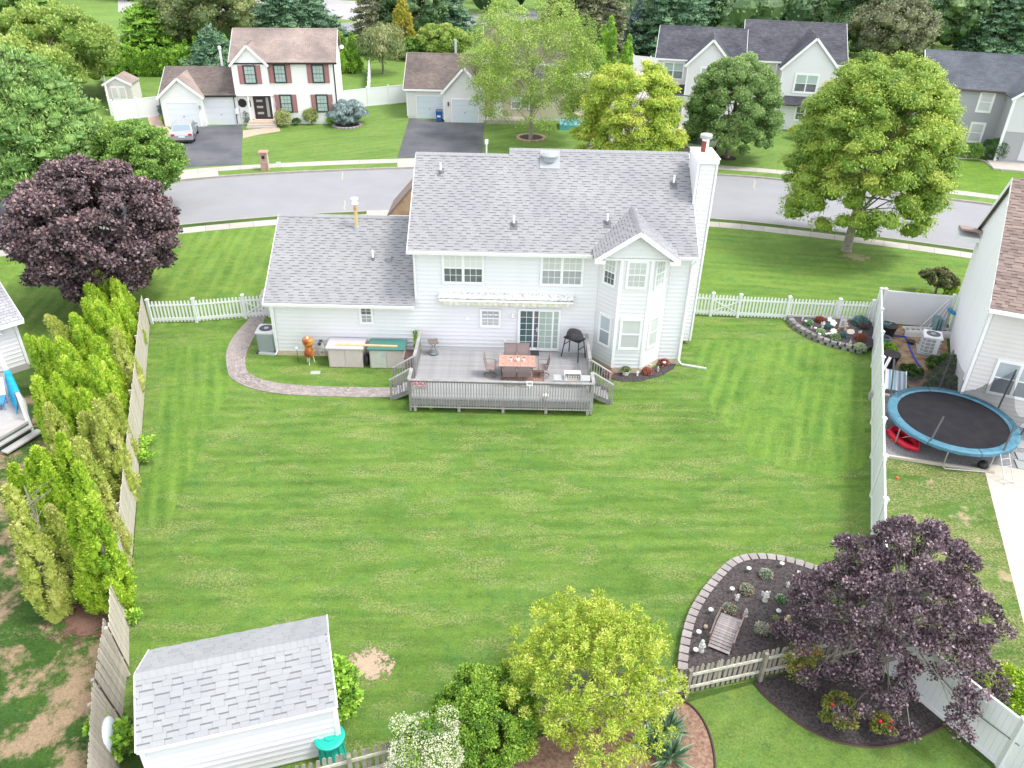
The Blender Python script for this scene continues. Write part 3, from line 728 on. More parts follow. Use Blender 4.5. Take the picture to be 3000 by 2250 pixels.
# fascia, gutters, rakes
ft = MB()
ft.box(-4.62, 3.34, -.40, -.36, 5.36, 5.50); ft.box(6.95, 7.88, -.40, -.36, 5.36, 5.50); ft.box(-4.6, 7.86, -.38, .02, 5.34, 5.36)
ft.box(-11.17, -4.47, -.40, -.36, 2.73, 2.88); ft.box(-11.15, -4.47, -.38, .02, 2.71, 2.73); ft.build('fascia', M_trim, H)
for x0, x1, z in ((-4.66, 3.32, 5.38), (7.0, 7.92, 5.38), (-11.2, -4.47, 2.75)):
    q = MB(); q.add([(x0, -.40, z), (x0, -.50, z), (x0, -.53, z + .13), (x0, -.40, z + .13), (x1, -.40, z), (x1, -.50, z), (x1, -.53, z + .13), (x1, -.40, z + .13)], [(0, 4, 5, 1), (1, 5, 6, 2), (0, 1, 2, 3), (4, 7, 6, 5), (3, 2, 6, 7)]); q.build('gutter', M_trim, H)
for x, ye, zf, yr in ((-4.64, -.42, mz, 4.15), (7.90, -.42, mz, 4.45)):
    MB().bar((x, ye, zf(ye) - .09), (x, yr, zf(yr) - .09), .03, .18).build('rake_board', M_trim, H)
MB().bar((-11.19, -.42, 2.82), (-11.19, 3.68, 5.48), .03, .18).build('rake_board', M_trim, H)
# roof furniture
def pipe(x, y, z, h, name='vent_pipe', r=.045):
    o = MB().tube([(0, 0, -.05), (0, 0, h)], r, 8).build(name, M_trim, H, (x, y, z))
    b = MB(); b.slab([(-.16, -.22, -.13), (.16, -.22, -.13), (.16, .14, .10), (-.16, .14, .10)], .02); b.lathe([(.10, -.02), (.055, .10)], 10); b.build('flashing', mat('lead_flashing', (.13, .13, .14), .6), o)
pipe(-3.44, 3.2, 7.86, .42); pipe(-.08, .81, 6.32, .42); pipe(4.0, .99, 6.44, .42); pipe(7.05, 2.84, 7.64, .42); pipe(-6.50, 1.63, 4.22, .46)
MB().lathe([(.30, -.12), (.31, .10), (.40, .12), (.40, .17), (.30, .26), (.12, .31)], 20).build('attic_fan', mat('galvanised_grey', (.33, .36, .37), .5), H, (1.48, 3.93, 8.40))
q = MB(); q.slab([(1.05, 3.45, mz(3.45) + .05), (1.95, 3.45, mz(3.45) + .05), (1.95, 4.35, mz(4.35) + .05), (1.05, 4.35, mz(4.35) + .05)], .03); q.build('fan_flashing', mat('flashing_mid', (.34, .36, .37), .6), H)
MB().bev(-.12, .12, -.14, .14, -.1, .2, .03).build('roof_vent', mat('vent_grey', (.26, .26, .28), .6), H, (-5.76, 1.60, 4.22))
M_rust = mat('rust_streaked_tan', (.62, .47, .25), .6, (.36, .12, .03), 2.4, 1, .2, lo=.48, hi=.66)
fl = bpy.data.objects.new('flue', None); COL.objects.link(fl); fl.parent = H; fl.location = (-7.42, 3.05, 5.15)
MB().tube([(0, 0, .1), (0, 0, 1.18)], .085, 12).build('flue_pipe', M_rust, fl)
MB().lathe([(.24, -.22), (.13, .12), (.11, .14)], 12).build('flashing', mat('flashing_grey', (.33, .35, .38), .5), fl)
MB().lathe([(.11, 1.16), (.155, 1.19), (.155, 1.24), (.13, 1.25), (.13, 1.40), (.17, 1.42), (.17, 1.47), (.10, 1.49)], 14).build('flue_cap', M_trim, fl)
# chimney
CH = bpy.data.objects.new('chimney', None); COL.objects.link(CH); CH.parent = H; CH.location = (7.86, 2.0, 0)
cw, cd_, chh = .80, 1.75, 9.05
MB().box(.02, cw - .02, .02, cd_ - .02, .25, chh - .02).build('chimney_core', M_white, CH)
def strip_boards(fr, u0, u1, z0, z1, parent, m=None): boards(parent, fr, u0, u1, z0, z1, m or M_white)
strip_boards((0, 0, 0), .08, cw - .08, .2, chh - .25, CH)
strip_boards((0, cd_, -PI / 2), .08, cd_ - .08, 5.8, chh - .25, CH)
for x, y in ((0, 0), (cw, 0), (0, cd_), (cw, cd_)): MB().box(x - .035 if x else -.04, x + .04, y - .045 if y == 0 else y - .05, y + .05 if y == 0 else y + .04, .2, chh - .02).build('corner_board', M_trim, CH)
q = MB(); q.box(-.07, cw + .07, -.07, cd_ + .07, chh - .2, chh); q.box(-.1, cw + .1, -.1, cd_ + .1, chh, chh + .03); q.build('chimney_top', M_trim, CH)
MB().lathe([(.16, chh + .02), (.16, chh + .62)], 14, M=Matrix.Translation((.40, 1.05, 0))).build('chimney_flue', M_trim, CH)
q = MB()
for k in range(6): a0, a1 = R_(178 + k * 16), R_(178 + (k + 1) * 16); q.add([(.40 + .165 * math.cos(a0), 1.05 + .165 * math.sin(a0), chh + .05), (.40 + .165 * math.cos(a1), 1.05 + .165 * math.sin(a1), chh + .05), (.40 + .165 * math.cos(a1), 1.05 + .165 * math.sin(a1), chh + .52), (.40 + .165 * math.cos(a0), 1.05 + .165 * math.sin(a0), chh + .52)], [(0, 1, 2, 3)])
q.build('rust_stain', mat('rust_red', (.28, .055, .03), .7, (.20, .04, .03), 8, 1), CH)
MB().lathe([(.17, chh + .60), (.27, chh + .64), (.27, chh + .76), (.25, chh + .80), (.1, chh + .82)], 16, M=Matrix.Translation((.40, 1.05, 0))).build('chimney_cap', mat('dull_steel', (.5, .5, .5), .4, metal=.6), CH)
# small gabled wooden porch roof seen past the garage ridge
q = MB(); q.slab([(-6.9, 8.5, 3.9), (-5.4, 8.5, 5.6), (-5.4, 11, 5.6), (-6.9, 11, 3.9)], .08); q.slab([(-5.4, 8.5, 5.6), (-3.9, 8.5, 3.9), (-3.9, 11, 3.9), (-5.4, 11, 5.6)], .08)
q.build('front_gable', SH_brown, H)
MB().add([(-6.8, 8.55, 3.9), (-4.0, 8.55, 3.9), (-5.4, 8.55, 5.5), (-6.8, 10.9, 3.9), (-4.0, 10.9, 3.9), (-5.4, 10.9, 5.5)], [(0, 1, 2), (3, 5, 4), (0, 3, 4, 1), (0, 2, 5, 3), (1, 4, 5, 2)]).build('front_gable_wall', mat('raw_plywood', (.55, .38, .22), .8, (.42, .27, .15), 3, 1), H)
# ------------------------------------------------------------------ deck
M_deckw = mat('weathered_deck_grey', (.34, .335, .34), .8, (.27, .265, .27), 2.5, 1, .3, 25, objvar=.09)
M_rail = mat('grey_rail_wood', (.36, .35, .345), .8, (.26, .25, .245), 3, 1, .3, 25, objvar=.10)
M_post = mat('pale_deck_post', (.46, .43, .37), .8, (.38, .35, .30), 3, 1, .2)
DX0, DX1, DY0, DY1, DZ = -4.20, 3.32, 27.48, 31.86, .62
DK = thing('deck', 'raised grey wooden deck with baluster railing and stairs at both ends', 'deck', (0, 30, 0))
def dk(x, y, z): return (x, y - 30, z)
bmesh_ = MB().box(0, DX1 - DX0, 0, .132, -.035, 0).mesh('deck_board', M_deckw)
n = int((DY1 - DY0) / .137)
for i in range(n): link('deck_board', bmesh_, DK, dk(DX0, DY0 + i * .137 + .003, DZ))
for nm, a in (('rim_joist', (DX0, DX1, DY0 - .04, DY0, .36, DZ)), ('rim_joist', (DX0 - .04, DX0, DY0, DY1, .36, DZ)), ('rim_joist', (DX1, DX1 + .04, DY0, DY1, .36, DZ))):
    MB().box(a[0], a[1], a[2] - 30, a[3] - 30, a[4], a[5] - .036).build(nm, M_rail, DK)
jm = MB().box(-.02, .02, 0, DY1 - DY0 - .1, .38, DZ - .04).mesh('joist', M_rail)
for i in range(13): link('joist', jm, DK, dk(DX0 + .3 + i * .58, DY0 + .02, 0))
pm = MB().box(-.06, .06, -.06, .06, 0, DZ - .05).mesh('deck_post', M_post)
for x in (DX0 + .16, DX0 + 2.0, DX0 + 3.85, DX0 + 5.65, DX1 - .12):
    link('deck_post', pm, DK, dk(x, DY0 + .07, 0)); link('deck_post', pm, DK, dk(x, DY1 - .9, 0))
RT = DZ + .93
bal = MB().box(-.02, .02, -.02, .02, 0, RT - .36).mesh('baluster', M_rail)
balS = MB().box(-.02, .02, -.02, .02, 0, RT - DZ + .1).mesh('baluster', M_rail)
x = DX0 + .04
while x < DX1:
    link('baluster', bal, DK, dk(x, DY0 - .062, .32)); x += .1125
for (a, b) in (((DX0 - .04, DY0 - .03), (DX1 + .06, DY0 - .03)),):
    MB().box(a[0], b[0], a[1] - 30 - .07, a[1] - 30 + .07, RT, RT + .038).build('top_rail', M_rail, DK)
    MB().box(a[0], b[0], a[1] - 30 + .01, a[1] - 30 + .05, RT - .10, RT - .004).build('sub_rail', M_rail, DK)
    MB().box(a[0], b[0], a[1] - 30 - .075, a[1] - 30 - .055, .28, .33).build('skirt_strip', M_rail, DK)
for x, ya, yb, s in ((DX0, 29.42, 31.8, -1), (DX1, 29.50, 31.8, 1)):
    MB().box(x - .07 + .03 * s, x + .07 + .03 * s, ya - 30, yb - 30, RT, RT + .038).build('top_rail', M_rail, DK)
    y = ya + .05
    while y < yb: link('baluster', balS, DK, dk(x + .06 * s, y, DZ - .1)); y += .112
for x in (DX0 - .02, DX1 + .02):
    for y in (DY0 + .02, 28.35, 29.44): MB().box(x - .045, x + .045, y - 30.045, y - 29.955, .05, RT + .0).build('rail_post', M_rail, DK)
for x, s in ((DX0, -1), (DX1, 1)):
    MB().box(x - .07 + .03 * s, x + .07 + .03 * s, DY0 - 30, 28.35 - 30, RT + .001, RT + .037).build('top_rail', M_rail, DK)
    y = DY0 + .12
    while y < 28.3: link('baluster', balS, DK, dk(x + .06 * s, y, DZ - .1)); y += .112
    # stairs
    for k in range(3):
        xa = x + s * (.02 + k * .28); xb = xa + s * .27
        MB().box(min(xa, xb), max(xa, xb), 28.42 - 30, 29.38 - 30, DZ - .17 * (k + 1) - .04, DZ - .17 * (k + 1)).build('stair_tread', M_deckw, DK)
    for y in (28.38, 29.42):
        a = Vector(dk(x + .05 * s, y, RT + .02)); b = Vector(dk(x + .98 * s, y, RT - .58))
        MB().bar(a, b, .13, .04).build('stair_rail', M_rail, DK)
        MB().bar(Vector(dk(x, y, DZ - .12)), Vector(dk(x + .95 * s, y, .04)), .04, .2).build('stair_stringer', M_rail, DK)
        for k in range(8):
            t = (k + .5) / 8; zt = (a.z * (1 - t) + b.z * t) - .03; zb = max((DZ - .15) * (1 - t) + .04, .04)
            MB().box(-.018, .018, -.018, .018, zb, zt).build('baluster', M_rail, DK, dk(x + s * (.05 + .93 * t), y - .05, 0))
        MB().box(-.045, .045, -.045, .045, 0, RT - .55).build('rail_post', M_rail, DK, dk(x + .96 * s, y, 0))
# things on and by the deck
M_sling = mat('taupe_sling', (.30, .235, .225), .8, (.26, .20, .19), 30, 1); M_bronze = mat('bronze_frame', (.25, .19, .175), .45, spec=.5)
def sling_chair():
    r = thing('patio_chair', '', 'chair')
    fr = MB()
    for s in (-1, 1):
        fr.tube([(s * .27, .26, 1.02), (s * .27, .22, .75), (s * .27, .14, .42), (s * .27, -.24, .43)], .016, 6)
        fr.tube([(s * .27, .20, .66), (s * .30, .0, .66), (s * .30, -.22, .62), (s * .28, -.24, .43)], .015, 6)
    fr.tube([(-.27, -.24, .43), (.27, -.24, .43)], .014, 6); fr.tube([(-.27, .26, 1.02), (.27, .26, 1.02)], .016, 6)
    fr.build('frame', M_bronze, r)
    b = MB(); P = [(.26, 1.00), (.22, .74), (.145, .45)]
    for (y0, z0), (y1, z1) in zip(P, P[1:]): b.add([(-.255, y0, z0), (.255, y0, z0), (.255, y1, z1), (-.255, y1, z1), (-.255, y0 + .012, z0), (.255, y0 + .012, z0), (.255, y1 + .012, z1), (-.255, y1 + .012, z1)], [(0, 1, 2, 3), (7, 6, 5, 4)])
    b.build('backrest', M_sling, r)
    MB().box(-.255, .255, -.24, .14, .425, .44).build('seat', M_sling, r)
    q = MB(); q.tube([(.27 * math.cos(a), .27 * math.sin(a), .02) for a in [i * PI / 8 for i in range(16)]], .018, 6, close=True)
    for k in range(4): a = PI / 4 + k * PI / 2; q.tube([(.27 * math.cos(a), .27 * math.sin(a), .02), (.05 * math.cos(a), .05 * math.sin(a), .12)], .014, 5)
    q.tube([(0, 0, .1), (0, 0, .42)], .03, 8); q.build('swivel_base', M_bronze, r)
    return r
ch = sling_chair(); GRP = 'sling chairs round the patio table'
spots = [(-.10, 30.42, 0, 'taupe sling chair behind the patio table, left one on the house side'), (.47, 30.42, 0, 'taupe sling chair behind the patio table, right one nearest the door mat'),
         (-.12, 28.86, PI, 'taupe sling chair with its back to the front railing, left one'), (.50, 28.86, PI, 'taupe sling chair with its back to the front railing, right one'),
         (-.98, 29.55, PI / 2, 'swivel sling chair at the left end of the patio table'), (1.36, 29.62, -PI / 2, 'swivel sling chair at the right end of the patio table')]
for i, (x, y, rz, lb) in enumerate(spots):
    if i == 0: ch.location = (x, y, DZ); ch.rotation_euler.z = rz; ch['label'] = lb; ch['group'] = GRP
    else: dup(ch, (x, y, DZ), rz, lb, GRP)
T = thing('patio_table', 'rectangular patio table with pink stone tile top in the middle of the deck', 'table', (.20, 29.62, DZ))
M_tile = mat('pink_tile', (.52, .31, .25), .5, (.40, .22, .17), 9, 1, .1, 30, objvar=.05, lo=.45, hi=.62)
tm = MB().bev(.003, .317, .003, .487, .70, .722, .006).mesh('tile', M_tile)
for i in range(5):
    for j in range(2): link('tile', tm, T, (-.80 + i * .32, -.49 + j * .49, 0))
MB().box(-.82, .82, -.51, .51, .685, .70).build('table_frame', M_bronze, T)
for s in (-1, 1):
    for t in (-1, 1): MB().tube([(s * .72, t * .42, .69), (s * .55, t * .3, .35), (s * .70, t * .42, 0)], .022, 6).build('leg', M_bronze, T)
M_ceram = mat('white_ceramic', (.78, .76, .72), .3)
for (x, y, r, h, lb, nm) in ((-.27, -.02, .052, .11, 'small white vase with a sprig, left on the patio table', 'vase'), (.02, -.03, .088, .15, 'large white canister in the middle of the patio table', 'canister'), (.29, -.01, .052, .11, 'small white vase with a sprig, right on the patio table', 'vase')):
    v = thing(nm, lb, nm, (.20 + x, 29.62 + y, DZ + .722))
    MB().lathe([(r * .8, 0), (r, h * .3), (r, h * .85), (r * .7, h)], 12).build('pot' if nm == 'vase' else 'jar', M_ceram, v)
    q = MB()
    for k in range(5): q.bar((0, 0, h - .01), (.03 * math.cos(k * 1.3), .03 * math.sin(k * 1.3), h + .08), .012)
    q.build('sprig' if nm == 'vase' else 'lid_knob', mat('dark_leaf', (.05, .06, .045), .7), v)
tag(MB().box(-.24, .24, -.24, .24, 0, .012).build('door_mat', mat('black_mat', (.05, .05, .055), .95), None, (.97, 31.62, DZ)), 'small black door mat in front of the sliding door', 'mat')
RG = thing('outdoor_rug', 'pinkish brown oval rug with dark border under the patio table', 'rug', (.45, 29.45, DZ))
MB().bev(-.95, .95, -.62, .62, 0, .008, .003).build('border', mat('rug_border', (.10, .07, .065), .95, (.30, .18, .14), 18, 1), RG); MB().box(-.86, .86, -.53, .53, .008, .012).build('field', mat('rug_field', (.40, .24, .19), .95, (.20, .12, .10), 12, 1), RG)
# covered grill
Gq = thing('grill', 'black covered tabletop grill on a four-legged stand by the right railing', 'grill', (2.78, 31.35, DZ), R_(-38))
cv = MB(); cv.lathe([(.26, 1.0), (.33, 1.0), (.35, 1.06), (.33, 1.2), (.27, 1.33), (.12, 1.37)], 14, sx=1.2, sy=.85); cv.build('cover', mat('black_cover', (.022, .022, .024), .55, (.06, .06, .065), 6, 1, .9, 9), Gq)
MB().box(-.42, .42, -.27, .27, .95, 1.0).build('stand_top', M_dark, Gq)
for s in (-1, 1):
    for t in (-1, 1): MB().bar((s * .36, t * .2, .96), (s * .46, t * .30, 0), .035).build('leg', M_dark, Gq)
MB().bar((-.40, -.25, .6), (-.40, .25, .6), .03).build('brace', M_dark, Gq); MB().bar((.40, -.25, .6), (.40, .25, .6), .03).build('brace', M_dark, Gq)
# wicker plant stand with glass
S = thing('metal_side_table', 'dark ornate metal stand with square top and round glass base by the left railing', 'stand', (-3.62, 31.35, DZ), .3)
MB().box(-.22, .22, -.22, .22, .62, .66).build('top', mat('aged_iron', (.14, .12, .11), .6, (.22, .18, .15), 20, 1), S)
q = MB()
for k in range(4): a = PI / 4 + k * PI / 2; q.tube([(.2 * math.cos(a), .2 * math.sin(a), .62), (.06 * math.cos(a), .06 * math.sin(a), .42), (.14 * math.cos(a), .14 * math.sin(a), .2), (.24 * math.cos(a), .24 * math.sin(a), .02)], .014, 5)
q.build('scroll_legs', MATS['aged_iron'], S); MB().lathe([(.23, .06), (.23, .075)], 20).build('glass_shelf', mat('dull_glass', (.22, .25, .26), .15), S)
# drinks bar hanging on the railing
B_ = thing('serving_shelf', 'grey fold-out serving shelf with a white tray of cups at the deck corner', 'shelf', (2.58, 28.84, DZ))
for s in (-1, 1): MB().box(min(s * .42, s * .80), max(s * .42, s * .80), -.24, .24, .36, .385).build('leaf', mat('shelf_grey', (.42, .43, .43), .6), B_)
MB().box(-.42, .42, -.24, .24, .35, .375).build('centre', MATS['shelf_grey'], B_)
for x in (-.75, .75):
    for y in (-.2, .2): MB().bar((x, y, .36), (x, y, 0), .03).build('leg', MATS['shelf_grey'], B_)
q = MB(); q.box(-.35, .35, -.05, .22, .60, .615); q.box(-.35, -.335, -.22, .22, .376, .60); q.box(.335, .35, -.22, .22, .376, .60); q.box(-.335, .335, .205, .22, .376, .60); q.build('tray', M_trim, B_)
cm = MB().lathe([(.03, .376), (.045, .47)], 10).mesh('cup', M_trim)
for i in range(6): link('cup', cm, B_, (-.27 + i * .108, .02, 0))
MB().box(-.24, .24, -.20, -.08, .376, .382).build('wood_mat', mat('cork', (.40, .28, .16), .8), B_)
# small things round the deck
lp = thing('rail_planter', 'red flowers in a planter clamped to the front left end of the railing', 'planter', (DX0 + .38, DY0 - .12, RT - .32))
MB().box(-.3, .3, -.1, .06, 0, .16).build('box', M_rail, lp)
rngq = random.Random(5); q = MB()
for k in range(46):
    c = (rngq.uniform(-.3, .3), rngq.uniform(-.12, .06), rngq.uniform(.14, .30)); q.ball(c, rngq.uniform(.02, .035), 5, 3)
stuff(q.build('flowers', mat('red_petals', (.42, .04, .06), .6, (.55, .30, .30), 8, 1), lp))
sgn = thing('rail_thermometer', 'small white framed square sign on the front railing of the deck', 'sign', (.72, DY0 - .13, RT - .05))
q = MB(); q.box(-.13, .13, -.03, 0, -.02, .03); q.box(-.13, .13, -.03, 0, .14, .18); q.box(-.13, -.09, -.03, 0, .03, .14); q.box(.09, .13, -.03, 0, .03, .14); q.box(-.015, .015, -.02, 0, -.14, -.02); q.build('frame', M_trim, sgn); MB().box(-.09, .09, -.02, -.01, .03, .14).build('face', P_grey, sgn)
pw = thing('bench_plant', 'green plant in a white pot seen through the front balusters', 'plant', (1.42, DY0 + .2, DZ))
MB().lathe([(.10, 0), (.13, .2), (.12, .22)], 12).build('pot', M_ceram, pw)
# ------------------------------------------------------------------ along the garage wall
bx_m = mat('pinkish_resin', (.60, .52, .50), .6, (.55, .47, .45), 2, 1); bx_l = mat('lilac_resin', (.50, .46, .50), .6); bx_g = mat('green_resin', (.06, .19, .16), .55); bx_s = mat('pale_resin', (.58, .60, .56), .7, (.50, .50, .44), 3, 1)
def resin_box(lid, lb, x, door2=None):
    r = thing('storage_box', lb, 'storage box', (x, 31.35, .02)); r['group'] = 'resin storage boxes by the garage wall'
    MB().bev(-.78, .78, -.40, .42, 0, .98, .05).build('body', bx_m, r)
    q = MB(); q.bev(-.86, .86, -.50, .50, .98, 1.07, .035); q.build('lid', lid, r)
    for k, (a, b) in enumerate(((-.70, -.01), (.01, .70))): MB().box(a, b, -.425, -.40, .05, .92).build('door', (door2 if door2 and k == 0 else bx_m), r)
    return r
resin_box(bx_l, 'pink resin storage box with a flat lilac-grey lid, the left one', -7.60)
resin_box(bx_g, 'pink resin storage box with a dark green lid and faded left door', -5.72, bx_s)
tag(MB().box(-1.40, 1.40, -.06, .06, 0, .05).build('timber_plank', mat('new_pine', (.72, .50, .26), .6, (.62, .42, .20), 3, 1), None, (-6.62, 31.10, 1.092), R_(-1)), 'long yellow pine plank lying across both storage box lids', 'plank')
wk = thing('wicker_deck_box', 'brown wicker-pattern deck box between the green-lidded storage box and the deck', 'deck box', (-4.68 - .15, 31.38, 0))
M_wick = mat('brown_wicker', (.26, .19, .17), .8, (.36, .27, .24), 26, 1, .8, 26)
MB().box(-.62, .50, -.35, .38, 0, .52).build('body', M_wick, wk); MB().bev(-.64, .52, -.38, .40, .52, .58, .02).build('lid', mat('brown_lid', (.17, .11, .10), .6), wk)
tr = thing('wheel', 'dark rubber wheel of a cart standing between the storage boxes', 'wheel', (-6.66, 31.25, .32))
MB().lathe([(.14, -.05), (.28, -.06), (.31, 0), (.28, .06), (.14, .05)], 18, M=Matrix.Rotation(PI / 2, 4, 'Y')).build('tyre', M_dark, tr); MB().lathe([(.13, -.04), (.13, .04)], 12, M=Matrix.Rotation(PI / 2, 4, 'Y')).build('rim', M_ink, tr)
tk = thing('copper_patio_torch', 'orange and rust coloured barrel-shaped planter urn on a white metal stand', 'urn', (-9.32, 31.30, 0))
MB().lathe([(.12, .38), (.22, .42), (.24, .60), (.17, .78), (.16, .88), (.24, 1.05), (.25, 1.22), (.20, 1.30), (.10, 1.31)], 18).build('body', mat('rust_orange', (.26, .055, .02), .4, (.70, .30, .06), 2.2, 1, lo=.42, hi=.6), tk)
MB().lathe([(.06, 1.31), (.05, 1.36)], 10).build('knob', M_ceram, tk)
q = MB()
for k in range(3): a = k * 2.1 + .5; q.tube([(.03, 0, .42), (.16 * math.cos(a), .16 * math.sin(a), .3), (.2 * math.cos(a), .2 * math.sin(a), 0)], .02, 6)
q.build('stand', M_trim, tk)
hs_ = thing('garden_hose', 'coiled pale hose on a hanger beside the orange urn', 'hose', (-8.86, 31.62, .62))
q = MB()
for k in range(6):
    rr = .27 - k * .022; q.tube([(rr * .8 * math.cos(a) + .02 * k, -.04 - .02 * k, rr * 1.25 * math.sin(a) - .02 * k) for a in [i * PI / 9 for i in range(18)]], .014, 5, close=True)
q.build('coil', mat('pale_hose', (.50, .46, .46), .5), hs_); MB().box(-.06, .06, -.1, .2, .18, .34).build('hanger', M_ink, hs_)
st = thing('stake_light', 'thin garden stake with a glass ball between the corner and the orange urn', 'stake', (-9.92, 31.45, 0)); MB().tube([(0, 0, 0), (0, 0, .62)], .012, 5).build('stake', M_ink, st); MB().ball((0, 0, .68), .07, 10, 6).build('ball', M_ceram, st)
MB_ = MB(); MB_.slab([(-.2, -.16, .03), (.24, -.14, .03), (.2, .14, .03), (-.22, .12, .03)], .03)
tag(MB_.build('stepping_stone', mat('pale_green_slab', (.38, .44, .36), .8), None, (-8.9, 30.42, .01)), 'pale green flat slab on the grass in front of the orange urn', 'slab')
M_acg = mat('ac_grey', (.42, .46, .46), .5, (.38, .42, .42), 3, 1)
ac = thing('air_conditioner', 'grey finned air conditioner at the left corner of the garage wall', 'air conditioner', (-11.55, 32.55, 0))
MB().prism([(-.42 + .1, -.42), (.32, -.42), (.42, -.32), (.42, .32), (.32, .42), (-.32, .42), (-.42, .32), (-.42, -.32)], .06, 1.02).build('casing', M_acg, ac)
q = MB()
for k in range(17):
    x = -.34 + k * .0425; q.box(x - .009, x + .009, -.432, -.42, .12, .98)
    q.box(-.432, -.42, x - .009, x + .009, .12, .98)
q.build('fin', mat('ac_fin', (.30, .34, .34), .5), ac)
MB().bev(-.45, .45, -.45, .45, 1.02, 1.12, .04).build('lid', mat('ac_lid', (.60, .61, .60), .5), ac); MB().lathe([(.33, 1.121), (.33, 1.125)], 20).build('grille', M_ink, ac); MB().lathe([(.12, 1.126), (.10, 1.15)], 12).build('fan_hub', M_acg, ac)
MB().box(-.5, .5, -.5, .5, 0, .06).build('pad', M_ink, ac)
# ------------------------------------------------------------------ fences
M_vin = mat('white_fence_vinyl', (.76, .77, .78), .45); M_vin2 = mat('privacy_vinyl', (.74, .75, .77), .5, (.77, .78, .79), .8, 1)
def picket_run(parent, a, b, h=1.22, sp=.173, w=.088, gate=False, org=Vector((0, 0, 0))):
    a = Vector(a); b = Vector(b); d = b - a; L = d.length; ang = math.atan2(d.y, d.x)
    pm = PKM.get((w, h))
    if pm is None:
        m = MB(); m.prism([(-w / 2, -.012), (w / 2, -.012), (w / 2, .012), (-w / 2, .012)], .07, h - .04); m.add([(-w / 2, -.012, h - .04), (w / 2, -.012, h - .04), (w / 2, .012, h - .04), (-w / 2, .012, h - .04), (-w / 4, -.012, h), (w / 4, -.012, h), (w / 4, .012, h), (-w / 4, .012, h)], [(0, 1, 5, 4), (1, 2, 6, 5), (2, 3, 7, 6), (3, 0, 4, 7), (4, 5, 6, 7)])
        pm = PKM[(w, h)] = m.mesh('picket', M_vin)
    n = max(1, int((L - .1) / sp)); o0 = (L - (n - 1) * sp) / 2
    for i in range(n):
        p = a + d * ((o0 + i * sp) / L); link('picket', pm, parent, (p.x - org.x, p.y - org.y, 0), ang)
    for z in (.16, h - .26):
        m = MB().box(.03, L - .03, -.026, -.0125, z, z + (.16 if z < .5 else .085)).build('rail', M_vin, parent, (a.x - org.x, a.y - org.y, 0), ang)
    if gate:
        for (z0, z1) in ((.3, h - .3), (h - .3, .3)): MB().bar((.08, -.04, z0), (L - .08, -.04, z1), .025, .05).build('brace', M_vin, parent, (a.x - org.x, a.y - org.y, 0), ang)
PKM = {}
pst = MB().box(-.065, .065, -.065, .065, 0, 1.30).mesh('post', M_vin)
cap = MB(); cap.box(-.085, .085, -.085, .085, 1.30, 1.34); cap.add([(-.085, -.085, 1.34), (.085, -.085, 1.34), (.085, .085, 1.34), (-.085, .085, 1.34), (0, 0, 1.40)], [(0, 1, 4), (1, 2, 4), (2, 3, 4), (3, 0, 4)]); cap = cap.mesh('post_cap', M_vin)
def picket_fence(lb, pts, gates):
    org = Vector(pts[0]).to_3d(); r = thing('picket_fence', lb, 'fence', (org.x, org.y, 0))
    for i, p in enumerate(pts):
        o = link('post', pst, r, (p[0] - org.x, p[1] - org.y, 0)); link('post_cap', cap, o)
    for i, (a, b) in enumerate(zip(pts, pts[1:])):
        if i in gates:
            g = thing('gate', gates[i], 'gate', (a[0], a[1], 0)); picket_run(g, a, b, gate=True, org=Vector(a).to_3d())
        else: picket_run(r, a, b, org=org)
picket_fence('low white picket fence to the left of the garage', [(-18.05, 34.85), (-15.9, 35.1), (-13.6, 35.65), (-12.45, 35.9), (-11.1, 36.1)], {2: 'white picket gate with crossed braces over the paver path'})
picket_fence('low white picket fence to the right of the chimney, ending at the privacy fence', [(8.75, 37.25), (10.32, 37.15), (11.72, 37.05), (14.2, 36.9), (16.75, 36.78), (18.45, 36.7)], {1: 'white picket gate with crossed braces right of the chimney'})
def privacy(lb, pts, h=1.83, spl=2.5, name='privacy_fence', caps_=True, m=None, lattice=False):
    m = m or M_vin2; org = Vector(pts[0]).to_3d(); r = thing(name, lb, 'fence', (org.x, org.y, 0))
    pm = MB().box(-.065, .065, -.065, .065, 0, h + .06).mesh('post', M_vin); cm = MB(); cm.box(-.085, .085, -.085, .085, h + .06, h + .10); cm.add([(-.085, -.085, h + .1), (.085, -.085, h + .1), (.085, .085, h + .1), (-.085, .085, h + .1), (0, 0, h + .16)], [(0, 1, 4), (1, 2, 4), (2, 3, 4), (3, 0, 4)]); cm = cm.mesh('post_cap', M_vin)
    first = True
    for a, b in zip(pts, pts[1:]):
        a = Vector(a); b = Vector(b); d = b - a; L = d.length; ang = math.atan2(d.y, d.x); n = max(1, round(L / spl)); w = L / n
        bd = MB().box(0, .146, -.012, .012, .12, h - .06).mesh('board', m)
        for i in range(n + 1):
            p = a + d * (i / n) - org.xy
            if i == 0 and not first: continue
            o = link('post', pm, r, (p.x, p.y, 0)); link('post_cap', cm, o)
        for i in range(n):
            p = a + d * (i / n) - org.xy
            for z0, z1 in ((.03, .15), (h - .10, h)): MB().box(.06, w - .06, -.03, .03, z0, z1).build('rail', M_vin, r, (p.x, p.y, 0), ang)
            k = 0; x = .07
            while x < w - .08:
                q = p + d.normalized() * x; o = link('board', bd, r, (q.x, q.y, 0), ang)
                if x + .146 > w - .065: o.scale.x = max(.1, (w - .065 - x) / .146)
                x += .15
        first = False
    return r
fr = privacy('long tall white privacy fence along the right side of the lawn', [(18.75, 36.9), (10.5, 15.3), ])
privacy('short white privacy fence joining the right neighbour house behind the ladder', [(18.95, 36.85), (22.2, 36.3)])
privacy('white privacy fence running off at the lower right below the purple tree', [(10.5, 15.1), (12.45, 11.95), (15.2, 7.4)])
